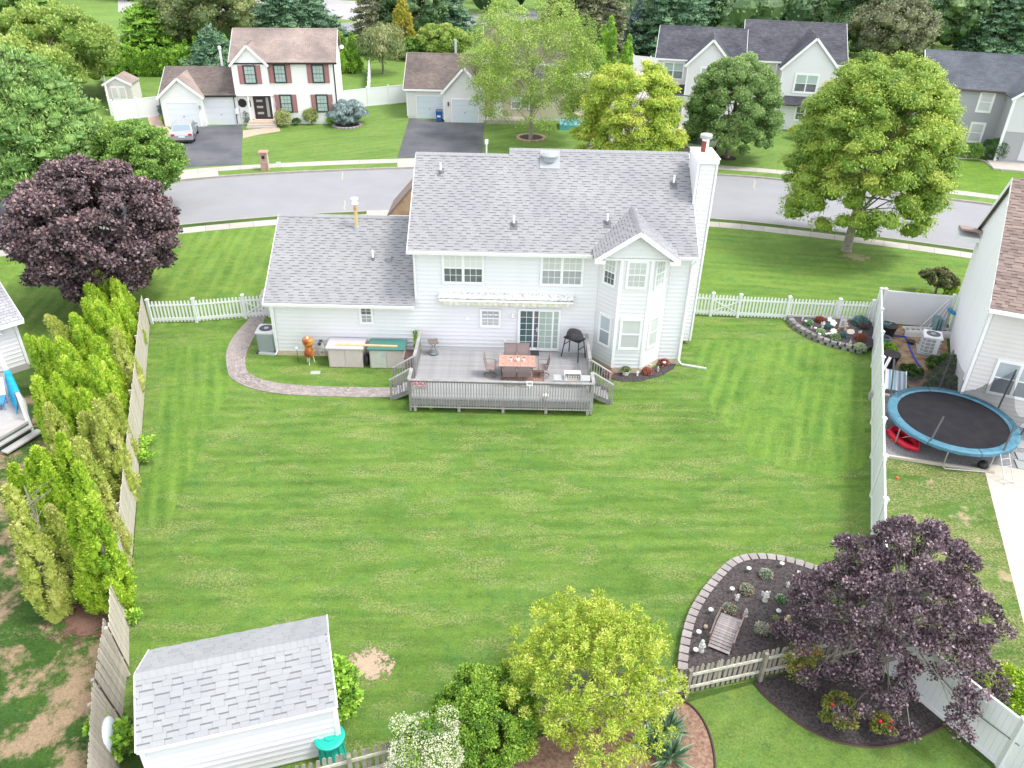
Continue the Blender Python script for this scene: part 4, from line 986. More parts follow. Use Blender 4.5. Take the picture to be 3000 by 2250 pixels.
# weathered stockade fence on the left
M_old = mat('weathered_board', (.40, .36, .30), .9, (.27, .24, .20), 4, 1, .4, 30, objvar=.15); M_old2 = mat('bleached_board', (.56, .50, .42), .9, (.46, .41, .34), 3, 1, .3, 30, objvar=.08)
def stockade(lb, a, b, h, lean, m, w=.14, posts=True, sp=None):
    a = Vector(a); b = Vector(b); d = b - a; L = d.length; ang = math.atan2(d.y, d.x); sp = sp or w * 1.03
    r = thing('board_fence', lb, 'fence', (a.x, a.y, 0), ang)
    q = MB(); q.prism([(-w / 2, -.01), (w / 2, -.01), (w / 2, .01), (-w / 2, .01)], .03, h - .06); q.add([(-w / 2, -.01, h - .06), (w / 2, -.01, h - .06), (w / 2, .01, h - .06), (-w / 2, .01, h - .06), (-w / 4, -.01, h), (w / 4, -.01, h), (w / 4, .01, h), (-w / 4, .01, h)], [(0, 1, 5, 4), (1, 2, 6, 5), (2, 3, 7, 6), (3, 0, 4, 7), (4, 5, 6, 7)])
    me = q.mesh('board', m); rg = random.Random(int(L * 100)); n = int(L / sp)
    for i in range(n):
        o = link('board', me, r, ((i + .5) * sp, rg.uniform(-.004, .004), rg.uniform(-.02, .02)), (lean + rg.uniform(-.01, .01), rg.uniform(-.012, .012), 0))
    for z in (.35, h - .4):
        o = MB().box(0, L, .012, .05, z, z + .08).build('rail', m, r, (0, 0, 0), (lean, 0, 0))
    if posts:
        for i in range(int(L / 2.4) + 1): MB().box(-.045, .045, .05, .14, 0, h - .1).build('post', m, r, (min(i * 2.4 + .05, L - .05), 0, 0), (lean, 0, 0))
    return r
stockade('long bleached board fence between the lawn and the arborvitae', (-11.62, 17.1), (-18.1, 34.65), 1.72, -R_(1), M_old2)
stockade('leaning bleached board fence panel, the one just above the shed roof', (-10.45, 14.35), (-11.62, 17.1), 1.75, -R_(4), M_old2)
stockade('leaning mossy board fence panel left of the shed roof corner', (-9.95, 12.75), (-10.62, 14.75), 1.75, -R_(8), M_old)
stockade('lowest leaning mossy board fence panel at the bottom left', (-8.8, 9.9), (-9.98, 12.75), 1.7, -R_(9), M_old)
tag(MB().box(-.09, .09, -.05, .05, 0, 1.2).build('loose_board', M_old, None, (-10.35, 14.0, .05), (R_(-25), R_(-14), R_(20))), 'loose grey board leaning between two panels of the left fence', 'board')
# weathered picket fence across the back
def back_picket(lb, a, b, h, posts):
    a = Vector(a); b = Vector(b); d = b - a; L = d.length; ang = math.atan2(d.y, d.x)
    r = thing('weathered_picket_fence', lb, 'fence', (a.x, a.y, 0), ang); w = .095
    q = MB(); q.prism([(-w / 2, -.01), (w / 2, -.01), (w / 2, .01), (-w / 2, .01)], .05, h - .05); q.add([(-w / 2, -.01, h - .05), (w / 2, -.01, h - .05), (w / 2, .01, h - .05), (-w / 2, .01, h - .05), (-w / 4, -.01, h), (w / 4, -.01, h), (w / 4, .01, h), (-w / 4, .01, h)], [(0, 1, 5, 4), (1, 2, 6, 5), (2, 3, 7, 6), (3, 0, 4, 7), (4, 5, 6, 7)])
    me = q.mesh('picket', M_wp); rg = random.Random(3); n = int(L / .152)
    for i in range(n): link('picket', me, r, ((i + .5) * .152, .012, rg.uniform(-.02, .02)), (rg.uniform(-.02, .02), rg.uniform(-.03, .03), 0))
    for z in (.28, h - .33): MB().box(0, L, -.04, 0, z, z + .085).build('rail', M_lich, r)
    for x in posts: MB().box(x - .05, x + .05, -.14, -.041, 0, h + .02).build('post', M_wp, r)
M_wp = mat('grey_picket_wood', (.24, .21, .18), .9, (.34, .31, .26), 4, 1, .4, 30, objvar=.15); M_lich = mat('lichen_rail', (.42, .40, .33), .9, (.58, .57, .48), 9, 1, .5, 20)
back_picket('low weathered picket fence below the garden bridge, from golden tree to purple tree', (4.0, 13.62), (9.95, 15.25), 1.12, (.9, 3.15, 5.4))
back_picket('low weathered picket fence in front of the white shed, behind the teal barrel', (-6.9, 10.15), (-2.2, 11.68), 1.12, (1.2, 3.4))
back_picket('low weathered picket fence mostly hidden under the golden tree', (-2.2, 11.72), (3.95, 13.6), 1.12, (2.0, 4.4))
# ------------------------------------------------------------------ garden beds
M_stone = mat('retaining_block', (.36, .32, .31), .9, (.27, .24, .23), 7, 1, .6, 30, objvar=.12); M_stoned = mat('dark_rock', (.18, .17, .165), .9, (.28, .27, .26), 6, 1, .8, 20, objvar=.2)
def block_wall(name, line, courses, w, hb, dep, m, lb):
    r = thing(name, lb, 'garden wall', (line[0].x, line[0].y, 0)); pts = resample(line, w * 1.02); rg = random.Random(9)
    k = 0
    q = MB(); q.prism([(-w * .49, -dep * .42), (-w * .40, -dep * .5), (w * .40, -dep * .5), (w * .49, -dep * .42), (w * .38, dep * .5), (-w * .38, dep * .5)], 0, hb * .96); me = q.mesh('block', m)
    for c in range(courses):
        for i in range(len(pts) - 1):
            a, b = pts[i], pts[i + 1]
            if c % 2 == 0: a, b = (a + b) / 2, (b + (pts[i + 2] if i + 2 < len(pts) else b + (b - a))) / 2
            p = (a + b) / 2 - line[0]; an = math.atan2((b - a).y, (b - a).x)
            inw = (courses - 1 - c) * .02
            o = link('block', me, r, (p.x, p.y, c * hb), an + rg.uniform(-.05, .05)); o.scale = (rg.uniform(.94, 1.0), 1, rg.uniform(.97, 1.03))
    return r
bf = [at(x, y)[:2] for x, y in ((1472, 1462), (1474, 1425), (1480, 1385), (1494, 1335), (1520, 1292), (1548, 1258), (1578, 1226), (1610, 1214), (1660, 1213), (1710, 1222), (1775, 1245))]
bf = smooth(bf, 2)
sheet('mulch_bed', [tuple(p) for p in bf] + [(9.9, 18.0), (10.0, 15.3), (4.9, 13.95)], .24, M_mulch)
block_wall('retaining_wall', list(reversed(bf)), 2, .29, .135, .27, M_stone, 'curved wall of grey concrete blocks round the garden bridge bed')
br = smooth([at(x, y)[:2] for x, y in ((1702, 690), (1712, 707), (1735, 722), (1770, 740), (1815, 753), (1872, 764))], 2)
sheet('mulch_bed', [tuple(p) for p in br] + [(18.1, 34.3), (18.4, 36.5), (14.5, 36.75)], .27, M_mulch)
block_wall('retaining_wall', list(reversed(br)), 2, .34, .15, .28, M_stoned, 'curved wall of dark rough stones round the corner bed by the picket fence')
sheet('mulch_bed', [tuple(at(x, y)[:2]) for x, y in ((1292, 800), (1305, 818), (1345, 825), (1385, 824), (1430, 812), (1455, 797), (1461, 785), (1440, 780), (1400, 800), (1340, 806), (1300, 790))], .02, M_mulch)
lb_ = smooth([at(x, y)[:2] for x, y in ((1629, 1478), (1650, 1505), (1700, 1545), (1740, 1575), (1800, 1603), (1870, 1616), (1930, 1612), (1990, 1592), (2040, 1568))], 2)
sheet('mulch_bed', [tuple(p) for p in lb_] + [(11.4, 13.6), (10.4, 14.95), (9.9, 15.2), (7.2, 14.45)], .02, M_mulch)
rb = smooth([at(x, y)[:2] for x, y in ((1470, 1512), (1500, 1530), (1527, 1570), (1542, 1620), (1546, 1680), (1530, 1760))], 2)
sheet('mulch_bed', [tuple(p) for p in rb] + [(2.0, 9.0), (-1.0, 9.0), (-1.5, 11.7), (3.4, 13.3)], .02, M_redm)
for ln in (lb_, rb):
    q = MB(); q.tube([(p.x, p.y, .03) for p in ln], .035, 5); tag(q.build('bed_edging', mat('brown_edging', (.07, .04, .035), .7)), 'brown plastic edging round the ' + ('dark mulch bed at lower right' if ln is lb_ else 'red mulch bed under the golden tree'), 'edging')
# garden bridge
GB_ = thing('garden_bridge', 'small weathered wooden footbridge with low railings in the mulch bed', 'bridge', at(1566, 1371, .24), R_(62))
M_brd = mat('bridge_slat', (.36, .32, .32), .9, (.25, .22, .21), 5, 1, .4, 25, objvar=.14); M_brf = mat('bridge_frame', (.17, .12, .105), .85, (.24, .19, .17), 5, 1)
Lb, wb = 1.42, .62
def arc(t): return .05 + .20 * (1 - (2 * t - 1) ** 2)
sm_ = MB().box(-.042, .042, -wb / 2, wb / 2, 0, .022).mesh('slat', M_brd)
for i in range(15):
    t = (i + .5) / 15; sl_ = -math.atan((arc(t + .03) - arc(t - .03)) / (.06 * Lb))
    link('slat', sm_, GB_, ((t - .5) * Lb, 0, arc(t)), (0, sl_, 0))
for s in (-1, 1):
    q = MB()
    for i in range(10): q.bar(((i / 10 - .5) * Lb, s * wb * .47, arc(i / 10) - .04), (((i + 1) / 10 - .5) * Lb, s * wb * .47, arc((i + 1) / 10) - .04), .035, .07)
    q.build('beam', M_brf, GB_)
    for t in (.12, .5, .88): MB().box(-.025, .025, -.025, .025, 0, arc(t) + .30).build('rail_post', M_brf, GB_, ((t - .5) * Lb, s * (wb / 2 + .03), 0))
    for dz in (.14, .27):
        for (t0, t1) in ((.12, .5), (.5, .88)): MB().bar(((t0 - .5) * Lb, s * (wb / 2 + .03), arc(t0) + dz), ((t1 - .5) * Lb, s * (wb / 2 + .03), arc(t1) + dz), .03, .03).build('handrail', M_brf, GB_)
# ------------------------------------------------------------------ neighbouring houses
def roofmat(name, c1, c2, c3, sc=3.2):
    if name in MATS: return MATS[name]
    m, nt, b = newmat(name); tc = _n(nt, 'ShaderNodeTexCoord')
    br = _n(nt, 'ShaderNodeTexBrick'); br.inputs['Scale'].default_value = 1; br.inputs['Brick Width'].default_value = .34; br.inputs['Row Height'].default_value = .15
    br.inputs['Mortar Size'].default_value = .012; br.inputs['Color1'].default_value = (*c1, 1); br.inputs['Color2'].default_value = (*c2, 1); br.inputs['Mortar'].default_value = (*c3, 1)
    mp = _n(nt, 'ShaderNodeMapping'); mp.inputs['Scale'].default_value = (1, 1, 1)
    sx = _n(nt, 'ShaderNodeSeparateXYZ'); cx = _n(nt, 'ShaderNodeCombineXYZ'); nt.links.new(tc.outputs['Object'], sx.inputs[0])
    s = mth(nt, 'ADD', sx.outputs[0], 0); t = mth(nt, 'MULTIPLY', sx.outputs[1], 1.15); nt.links.new(s, cx.inputs[0]); nt.links.new(t, cx.inputs[1]); nt.links.new(cx.outputs[0], br.inputs['Vector'])
    g = _n(nt, 'ShaderNodeNewGeometry'); n = noise(nt, .45, 4, .6, g.outputs['Position']); rp = ramp(nt, [(.35, (.72, .72, .74)), (.65, (1.15, 1.13, 1.1))]); nt.links.new(n.outputs['Fac'], rp.inputs[0])
    n2 = noise(nt, 14, 2, .6, g.outputs['Position']); rp2 = ramp(nt, [(.3, (.8, .8, .8)), (.7, (1.2, 1.2, 1.2))]); nt.links.new(n2.outputs['Fac'], rp2.inputs[0])
    c = mixc(nt, br.outputs['Color'], rp.outputs[0], 1, 'MULTIPLY'); c = mixc(nt, c, rp2.outputs[0], 1, 'MULTIPLY'); nt.links.new(c, b.inputs['Base Color'])
    b.inputs['Roughness'].default_value = .9; b.inputs['Specular IOR Level'].default_value = .2
    bp = _n(nt, 'ShaderNodeBump'); bp.inputs['Strength'].default_value = .4; bp.inputs['Distance'].default_value = .02; nt.links.new(br.outputs['Fac'], bp.inputs['Height']); bp.invert = True; nt.links.new(bp.outputs[0], b.inputs['Normal'])
    MATS[name] = m; return m
RM_tan = roofmat('roof_tan', (.30, .24, .215), (.35, .285, .255), (.19, .15, .13)); RM_br = roofmat('roof_brown', (.15, .12, .11), (.20, .165, .15), (.09, .075, .07))
RM_ch = roofmat('roof_charcoal', (.07, .072, .085), (.115, .117, .135), (.035, .035, .045)); RM_sl = roofmat('roof_slate', (.095, .105, .125), (.125, .135, .155), (.06, .065, .08)); RM_gy = roofmat('roof_grey', (.33, .33, .35), (.38, .38, .40), (.2, .2, .21))
def groof(parent, x0, x1, y0, y1, ze, zr, m, ov=.3, th=.12, name='roof', trim=None, axis='x', gutter=True):
    """gable roof; ze = wall-top height, zr = ridge height"""
    q = MB(); ze += .09; zr += .09
    if axis == 'x':
        ym = (y0 + y1) / 2; s = (zr - ze) / (ym - y0); z0 = ze - s * ov
        q.slab([(x0 - ov, y0 - ov, z0), (x1 + ov, y0 - ov, z0), (x1 + ov, ym, zr), (x0 - ov, ym, zr)], th); q.slab([(x0 - ov, ym, zr), (x1 + ov, ym, zr), (x1 + ov, y1 + ov, z0), (x0 - ov, y1 + ov, z0)], th)
        o = q.build(name, m, parent)
        if trim:
            MB().box(x0 - ov, x1 + ov, y0 - ov - .10, y0 - ov - .005, z0 - .16, z0 - .02).build('gutter', trim, parent)
            for x in (x0 - ov - .02, x1 + ov + .02): MB().bar((x, y0 - ov, z0 - .09), (x, ym, zr - .09), .03, .17).build('rake_board', M_trim, parent)
            caps(parent, (x0 - ov, ym, zr + .01), (x1 + ov, ym, zr + .01), m)
    else:
        xm = (x0 + x1) / 2; s = (zr - ze) / (xm - x0); z0 = ze - s * ov
        q.slab([(x0 - ov, y0 - ov, z0), (xm, y0 - ov, zr), (xm, y1, zr), (x0 - ov, y1, z0)], th); q.slab([(xm, y0 - ov, zr), (x1 + ov, y0 - ov, z0), (x1 + ov, y1, z0), (xm, y1, zr)], th)
        o = q.build(name, m, parent)
        for xa in (x0 - ov, x1 + ov): MB().bar((xa, y0 - ov - .02, z0 - .09), (xm, y0 - ov - .02, zr - .09), .03, .20).build('rake_board', trim or M_trim, parent)
    return o
def gfront(parent, x0, x1, y, z0, ze, zr, m, cl=.2):
    """siding on a front gable wall: rectangle then triangle"""
    siding(parent, (0, y, 0), x0, x1, z0, ze, m, cl); siding(parent, (0, y, 0), x0, x1, ze, zr - .05, m, cl, gable=((x0 + x1) / 2, (zr - ze) / ((x1 - x0) / 2)), name='gable_siding')
def gdoor(parent, x, y, w, h, m, rows=4, cols=4):
    d = MB(); d.box(-.09, 0, -.06, 0, 0, h + .09); d.box(w, w + .09, -.06, 0, 0, h + .09); d.box(0, w, -.06, 0, h, h + .09); o = d.build('garage_door', M_trim, parent, (x, y, 0))
    for j in range(rows): MB().bev(0.005, w - .005, -.035, 0, j * h / rows + .006, (j + 1) * h / rows - .006, .012).build('door_section', m, o)
    MB().box(w / 2 - .05, w / 2 + .05, -.06, -.035, h * .42, h * .45).build('handle', M_dark, o)
def corner(parent, pts, z0, z1, m=None):
    for x, y in pts: MB().box(x - .06, x + .06, y - .035, y + .06, z0, z1).build('corner_board', m or M_trim, parent)
M_gdoor = mat('garage_door_white', (.72, .75, .77), .45); M_gdoor2 = mat('garage_door_bluewhite', (.62, .68, .72), .45); M_shut = mat('mauve_shutter', (.36, .17, .17), .6)
M_off = mat('offwhite_vinyl', (.83, .82, .80), .5)
# --- white two-storey house with mauve shutters
A = thing('house', 'white two-storey house with mauve shutters and tan roof across the street at upper left', 'house', (-26.0, 75.55, 0), R_(7.5))
q = MB(); gable_core(q, 0, 9.0, .02, 8.0, 0, 5.6, 7.75); q.build('wall', M_off, A)
q = MB(); gable_core(q, -6.65, -.02, .02, 7.4, 0, 2.75, 4.45); q.build('garage_wall', M_off, A)
q = MB(); gable_core(q, -6.7, -3.1, -.7, 3.5, 0, 2.75, 4.25, axis='y'); q.build('garage_bay_wall', M_off, A)
q = MB(); gable_core(q, .0, 3.0, -.35, 3.5, 2.75, 5.45, 6.95, axis='y'); q.build('gable_wall', M_off, A)
siding(A, (0, 0, 0), 3.5, 8.95, .2, 5.5, M_off); siding(A, (0, 0, 0), -3.05, -.05, .1, 2.7, M_off)
gfront(A, -6.7, -3.1, -.71, .1, 2.75, 4.25, M_off); siding(A, (0, -.36, 0), 0, 3.0, 2.75, 5.45, M_off); siding(A, (0, -.36, 0), 0, 3.0, 5.45, 6.9, M_off, gable=(1.5, 1.0), name='gable_siding')
siding(A, (0, 0, 0), .02, 3.45, .5, 2.7, M_off)
groof(A, 0, 9.0, 0, 8.0, 5.6, 7.75, RM_tan, trim=M_dark); groof(A, -6.65, -.35, 0, 7.4, 2.75, 4.45, RM_br, trim=M_dark, name='garage_roof')
groof(A, -6.7, -3.1, -.7, 3.6, 2.75, 4.25, RM_tan, ov=.28, axis='y', name='garage_gable_roof'); groof(A, 0, 3.0, -.36, 4.4, 5.45, 6.95, RM_tan, ov=.22, axis='y', name='front_gable_roof')
corner(A, [(8.97, 0)], .1, 5.5, M_ink); corner(A, [(-.02, -.36), (3.0, -.36)], 2.75, 5.4); corner(A, [(-6.7, -.71), (-3.1, -.71)], .1, 2.7)
for x, y, w_, z1 in ((-6.75, -.85, 0, 2.5), (-.35, -.12, 0, 2.55)): MB().tube([(x, y, .1), (x, y, z1)], .04, 6).build('downspout', M_dark, A)
gdoor(A, -6.25, -.71, 2.7, 2.12, M_gdoor); gdoor(A, -3.0, -.001, 2.6, 2.12, M_gdoor)
for (u, z, w_, h_) in ((1.0, 3.78, .95, 1.45), (3.62, 3.78, .95, 1.45), (7.05, 3.78, .95, 1.45), (3.85, 1.15, .95, 1.45), (7.15, 1.15, .95, 1.45)):
    y = -.38 if u < 3 else -.02
    wo = window(A, (0, y, 0), u, z, w_, h_, 3, 2, 1, up=P_mint, lo=P_mint, cas=.09, mcas=M_ink, mun=.02)
    for s in (-1, 1):
        x0 = u - .09 - .44 if s < 0 else u + w_ + .09; sh = MB().box(x0 + .01, x0 + .43, y - .05, y - .005, z - .08, z + h_ + .08).build('shutter', M_shut, A)
        for (za, zb) in ((z - .02, z + h_ * .47), (z + h_ * .53, z + h_ + .02)): MB().bev(x0 + .07, x0 + .37, y - .064, y - .05, za, zb, .012).build('shutter_panel', M_shut, sh)
dq = MB(); dq.box(.12, 1.72, -.1, -.02, .5, 2.62); dd = dq.build('front_door', mat('espresso_door', (.045, .03, .028), .4), A, (1.25, 0, 0))
for z in (.95, 1.5, 2.05): MB().box(.38, .95, -.115, -.1, z, z + .20).build('glass_panel', P_grey, dd)
MB().box(1.25, 1.5, -.115, -.1, .7, 2.45).build('sidelight', P_grey, dd); MB().box(.05, 1.8, -.14, -.02, .44, .5).build('sill', M_trim, dd)
MB().box(.95, 1.07, -.48, -.36, .45, 2.75).build('porch_column', M_trim, A); MB().box(3.05, 3.17, -.48, -.36, .45, 2.75).build('porch_column', M_trim, A)
MB().box(.0, 3.3, -.5, 0, 2.66, 2.80).build('porch_beam', M_trim, A)
MB().box(.85, 3.3, -1.1, 0, 0, .45).build('porch_floor', M_pav, A); MB().box(.75, 3.4, -1.45, -1.1, 0, .30).build('porch_step', M_conc, A); MB().box(.70, 3.45, -1.8, -1.45, 0, .15).build('porch_step', M_conc, A)
MB().lathe([(.40, 0), (.40, .04)], 8, M=Matrix.Translation((.35, -.03, 1.95)) @ Matrix.Rotation(PI / 2, 4, 'X') @ Matrix.Rotation(PI / 8, 4, 'Z')).build('wall_medallion', M_dark, A)
MB().box(1.02, 1.10, -.06, -.02, 1.6, 2.2).build('wall_ornament', M_dark, A)
for x, y, z in ((-3.35, -.72, 1.6), (3.35, -.02, 1.65), (8.55, -.02, 1.65)): MB().bev(-.07, .07, -.14, 0, 0, .3, .03).build('wall_light', mat('lamp_grey', (.35, .35, .35), .4), A, (x, y, z))
MB().tube([(-1.9, 4.6, 4.2), (-1.9, 4.6, 5.9)], .11, 8).build('flue', M_trim, A); MB().lathe([(.16, 0), (.16, .25), (.05, .3)], 10).build('flue_cap', M_trim, A, (-1.9, 4.6, 5.9))
MB().tube([(9.3, 3.6, 6.0), (9.6, 3.4, 6.25)], .03, 5).build('antenna_arm', M_trim, A); MB().lathe([(.04, 0), (.20, .05)], 12, M=Matrix.Translation((9.62, 3.36, 6.3)) @ Matrix.Rotation(1.0, 4, 'X')).build('satellite_dish', M_trim, A)
MB().bev(-.16, .16, -.1, .1, 0, .5, .03).build('meter_box', M_trim, A, (-.22, -.12, 1.0))
# --- twin garage house with the blue bin
Bh = thing('house', 'pale house with two blue-white garage doors and brown roof, partly behind the birch', 'house', (-10.85, 79.6, 0), 0)
M_lv = mat('light_vinyl', (.70, .69, .67), .5)
q = MB(); gable_core(q, 0, 7.6, .02, 7.8, 0, 2.9, 5.35); q.build('garage_wall', M_lv, Bh); q = MB(); gable_core(q, 3.7, 7.6, -1.25, 3.5, 0, 2.9, 5.0, axis='y'); q.build('garage_bay_wall', M_lv, Bh)
q = MB(); gable_core(q, 7.6, 15.5, .3, 9, 0, 5.4, 7.8); q.build('wall', M_lv, Bh)
siding(Bh, (0, 0, 0), .02, 3.7, .25, 2.85, M_lv); gfront(Bh, 3.7, 7.6, -1.26, .25, 2.9, 5.0, M_lv); siding(Bh, (0, .29, 0), 7.65, 15.5, .3, 5.3, M_beige)
groof(Bh, 0, 7.3, 0, 7.8, 2.9, 5.35, RM_br, trim=M_trim); groof(Bh, 3.7, 7.6, -1.26, 4.0, 2.9, 5.0, RM_br, ov=.25, axis='y', name='gable_roof'); groof(Bh, 7.6, 15.5, .3, 9, 5.4, 7.8, RM_br, trim=M_trim, name='main_roof')
corner(Bh, [(0, 0), (3.7, -1.26), (7.6, -1.26)], .2, 2.85)
gdoor(Bh, .95, -.01, 2.45, 2.12, M_gdoor2); gdoor(Bh, 4.5, -1.27, 2.45, 2.12, M_gdoor2)
MB().bev(-.06, .06, -.14, 0, 0, .34, .03).build('wall_light', M_dark, Bh, (4.12, -1.27, 1.55)); MB().tube([(4.5, 4.2, 5.1), (4.5, 4.2, 6.7)], .11, 8).build('flue', mat('zinc', (.5, .52, .54), .4), Bh)
MB().box(7.7, 11.5, -1.6, .2, 0, .35).build('front_step', M_conc, Bh); MB().box(8.4, 9.3, .2, .28, .35, 2.45).build('front_door', M_trim, Bh)
window(Bh, (0, .28, 0), 10.2, 1.1, 1.7, 1.3, 3, 2, 2); window(Bh, (0, .28, 0), 8.6, 3.8, 1.0, 1.3, 3, 2, 1); window(Bh, (0, .28, 0), 12.2, 3.8, 1.0, 1.3, 3, 2, 1)
# --- large grey house
Cc = thing('house', 'large pale grey house with charcoal roof and two front gables, upper right of centre', 'house', (13.6, 82.2, 0), R_(-11))
M_pg = mat('silver_vinyl', (.72, .71, .73), .5)
q = MB(); gable_core(q, 0, 8.3, .02, 9, 0, 5.75, 8.0); q.build('wing_wall', M_pg, Cc); q = MB(); gable_core(q, 8.3, 17.4, .9, 11.3, 0, 5.9, 8.7); q.build('wall', M_pg, Cc)
q = MB(); gable_core(q, 2.9, 7.0, -1.8, 3, 0, 5.65, 7.75, axis='y'); q.build('wing_gable_wall', M_pg, Cc); q = MB(); gable_core(q, 11.7, 16.6, -1.3, 5, 0, 5.75, 8.25, axis='y'); q.build('gable_wall', M_pg, Cc)
siding(Cc, (0, 0, 0), .02, 2.9, .3, 5.7, M_pg); gfront(Cc, 2.9, 7.0, -1.81, .3, 5.65, 7.75, M_pg); siding(Cc, (0, .89, 0), 8.3, 11.7, .3, 5.8, M_cream); gfront(Cc, 11.7, 16.6, -1.31, .3, 5.75, 8.25, M_pg)
groof(Cc, 0, 8.0, 0, 9, 5.75, 8.0, RM_ch, trim=M_trim); groof(Cc, 8.3, 17.4, .9, 11.3, 5.9, 8.7, RM_ch, trim=M_trim, name='main_roof'); groof(Cc, 2.9, 7.0, -1.81, 4.4, 5.65, 7.75, RM_ch, ov=.3, axis='y', name='gable_roof'); groof(Cc, 11.7, 16.6, -1.31, 5.4, 5.75, 8.25, RM_ch, ov=.3, axis='y', name='gable_roof')
corner(Cc, [(0, 0), (2.9, -1.81), (7.0, -1.81), (11.7, -1.31), (16.6, -1.31)], .2, 5.6)
window(Cc, (0, 0, 0), .62, 3.85, 1.85, 1.45, 0, 2, 2, up=P_mint, lo=panemat('pane_moss', (.16, .20, .20), (.22, .27, .26)), cas=.14); window(Cc, (0, -1.81, 0), 4.2, 3.8, 1.0, 1.45, 0, 2, 1, up=P_mint, lo=P_mint, cas=.14)
window(Cc, (0, -1.31, 0), 13.0, 3.55, 1.95, 1.5, 0, 2, 2, up=P_mint, lo=P_dark, cas=.14); window(Cc, (0, -1.31, 0), 13.6, 1.0, 1.6, 1.2, 0, 2, 2, up=P_dark, lo=P_dark, cas=.12)
q = MB(); q.slab([(-.1, -1.2, 2.6), (3.0, -1.2, 2.6), (3.0, 0, 3.35), (-.1, 0, 3.35)], .1); q.build('porch_roof', RM_ch, Cc)
q = MB(); q.slab([(11.5, -2.4, 2.5), (16.8, -2.4, 2.5), (16.0, -1.31, 3.15), (12.3, -1.31, 3.15)], .1); q.build('pent_roof', RM_ch, Cc)
gdoor(Cc, 3.4, -1.82, 2.6, 2.1, M_gdoor); MB().box(9.3, 10.3, .8, .89, .3, 2.4).build('front_door', M_ink, Cc)
MB().tube([(11.25, .6, 5.6), (11.25, .6, .3)], .05, 6).build('downspout', M_trim, Cc)
# --- right grey house
Dd = thing('house', 'mid grey sided house with slate blue roof at the right edge across the street', 'house', (35.9, 72.7, 0), R_(-16))
q = MB(); gable_core(q, 0, 13, .02, 9, 0, 5.4, 7.6); q.build('wall', M_grey, Dd); q = MB(); gable_core(q, 6.3, 11, -2.6, 3, 0, 5.4, 7.2, axis='y'); q.build('wing_wall', M_grey, Dd)
siding(Dd, (0, 0, 0), .02, 6.3, .3, 5.3, M_grey, .2); siding(Dd, (0, -2.61, 0), 8.0, 11, .3, 5.4, M_pale, .2); siding(Dd, (0, -2.61, 0), 6.3, 8.0, 2.6, 5.4, M_pale, .2)
groof(Dd, 0, 13, 0, 9, 5.4, 7.6, RM_sl, trim=mat('brown_gutter', (.10, .07, .06), .5)); groof(Dd, 6.3, 11, -2.61, 4, 5.4, 7.2, RM_sl, ov=.3, axis='y', name='gable_roof')
for u, z in ((1.25, 3.6), (4.35, 3.6), (4.35, 1.0)): window(Dd, (0, 0, 0), u, z, .95, 1.5, 0, 2, 1, up=P_blind, lo=P_blind, cas=.14)
window(Dd, (0, -2.61, 0), 7.8, 3.6, .95, 1.5, 0, 2, 1, up=P_blind, lo=P_blind, cas=.14)
MB().box(6.2, 6.4, -2.75, -2.55, 0, 5.4).build('porch_column', M_trim, Dd)
sd = MB().box(0, .95, -.05, 0, .15, 2.25).build('storm_door', M_dark, Dd, (6.9, -2.0, 0)); MB().box(.1, .85, -.06, -.05, .4, 2.1).build('glass', panemat('pane_dim', (.09, .12, .07)), sd)
MB().box(-.1, 1.05, -.04, 0, .1, 2.35).build('door_frame', M_trim, sd)
MB().box(5.7, 12, -5.4, -2.65, 0, .14).build('porch_slab', M_conc, Dd); MB().tube([(11.2, 4.6, 7.3), (11.2, 4.6, 8.6)], .14, 8).build('flue', M_trim, Dd)
ln = [at(x, y) for x, y in ((2048, 350), (2060, 343), (2110, 345), (2128, 350), (2140, 360), (2165, 370))]
q = MB(); q.tube([p + Vector((0, 0, .05)) for p in ln], .09, 5); tag(q.build('bed_kerb', M_conc), 'pale stone edging curving round the bed of the right grey house', 'edging')
# --- right neighbour's house (near)
E_ = thing('house', 'pale sided house with brown roof filling the right edge, beside the trampoline', 'house', (19.0, 28.3, 0), R_(-23.5))
M_nb = mat('neighbour_side_vinyl', (.82, .82, .83), .5, (.79, .79, .80), 2, 1); M_nb2 = mat('neighbour_rear_vinyl', (.66, .64, .62), .5, (.63, .61, .59), 2, 1)
q = MB(); gable_core(q, .02, 14, .02, 9.2, 0, 5.4, 8.95); q.build('wall', M_nb, E_)
boards(E_, (0, 9.2, -PI / 2), .08, 9.12, .1, 5.3, M_nb, laps=2, cl=.1); boards(E_, (0, 9.2, -PI / 2), .0, 9.2, 5.3, 8.85, M_nb, laps=2, cl=.1, gable=(4.6, .772))
boards(E_, (0, 0, 0), .08, 9, .1, 5.3, M_nb2, laps=2, cl=.1)
corner(E_, [(0, 0)], .1, 5.4); MB().box(-.04, .06, 9.1, 9.24, .1, 5.4).build('corner_board', M_trim, E_)
MB().tube([(-.10, .35, 5.2), (-.06, .25, 4.8), (-.06, .25, .2)], .04, 6).build('downspout', M_trim, E_)
window(E_, (0, 0, 0), .88, 1.36, 1.66, 1.45, 0, 2, 2, up=panemat('pane_blue_curtain', (.40, .46, .50), (.34, .40, .44)), lo=panemat('pane_screen', (.22, .24, .26)), cas=.08)
s_ = .772; rm = MB(); ov = .38
rm.slab([(-.18, -ov, 5.4 - s_ * ov), (14, -ov, 5.4 - s_ * ov), (14, 4.6, 8.95), (-.18, 4.6, 8.95)], .12); rm.slab([(-.18, 4.6, 8.95), (14, 4.6, 8.95), (14, 9.2 + ov, 5.4 - s_ * ov), (-.18, 9.2 + ov, 5.4 - s_ * ov)], .12); ro = rm.build('roof', RM_br, E_)
cs, sn = 1 / math.hypot(1, s_), s_ / math.hypot(1, s_)
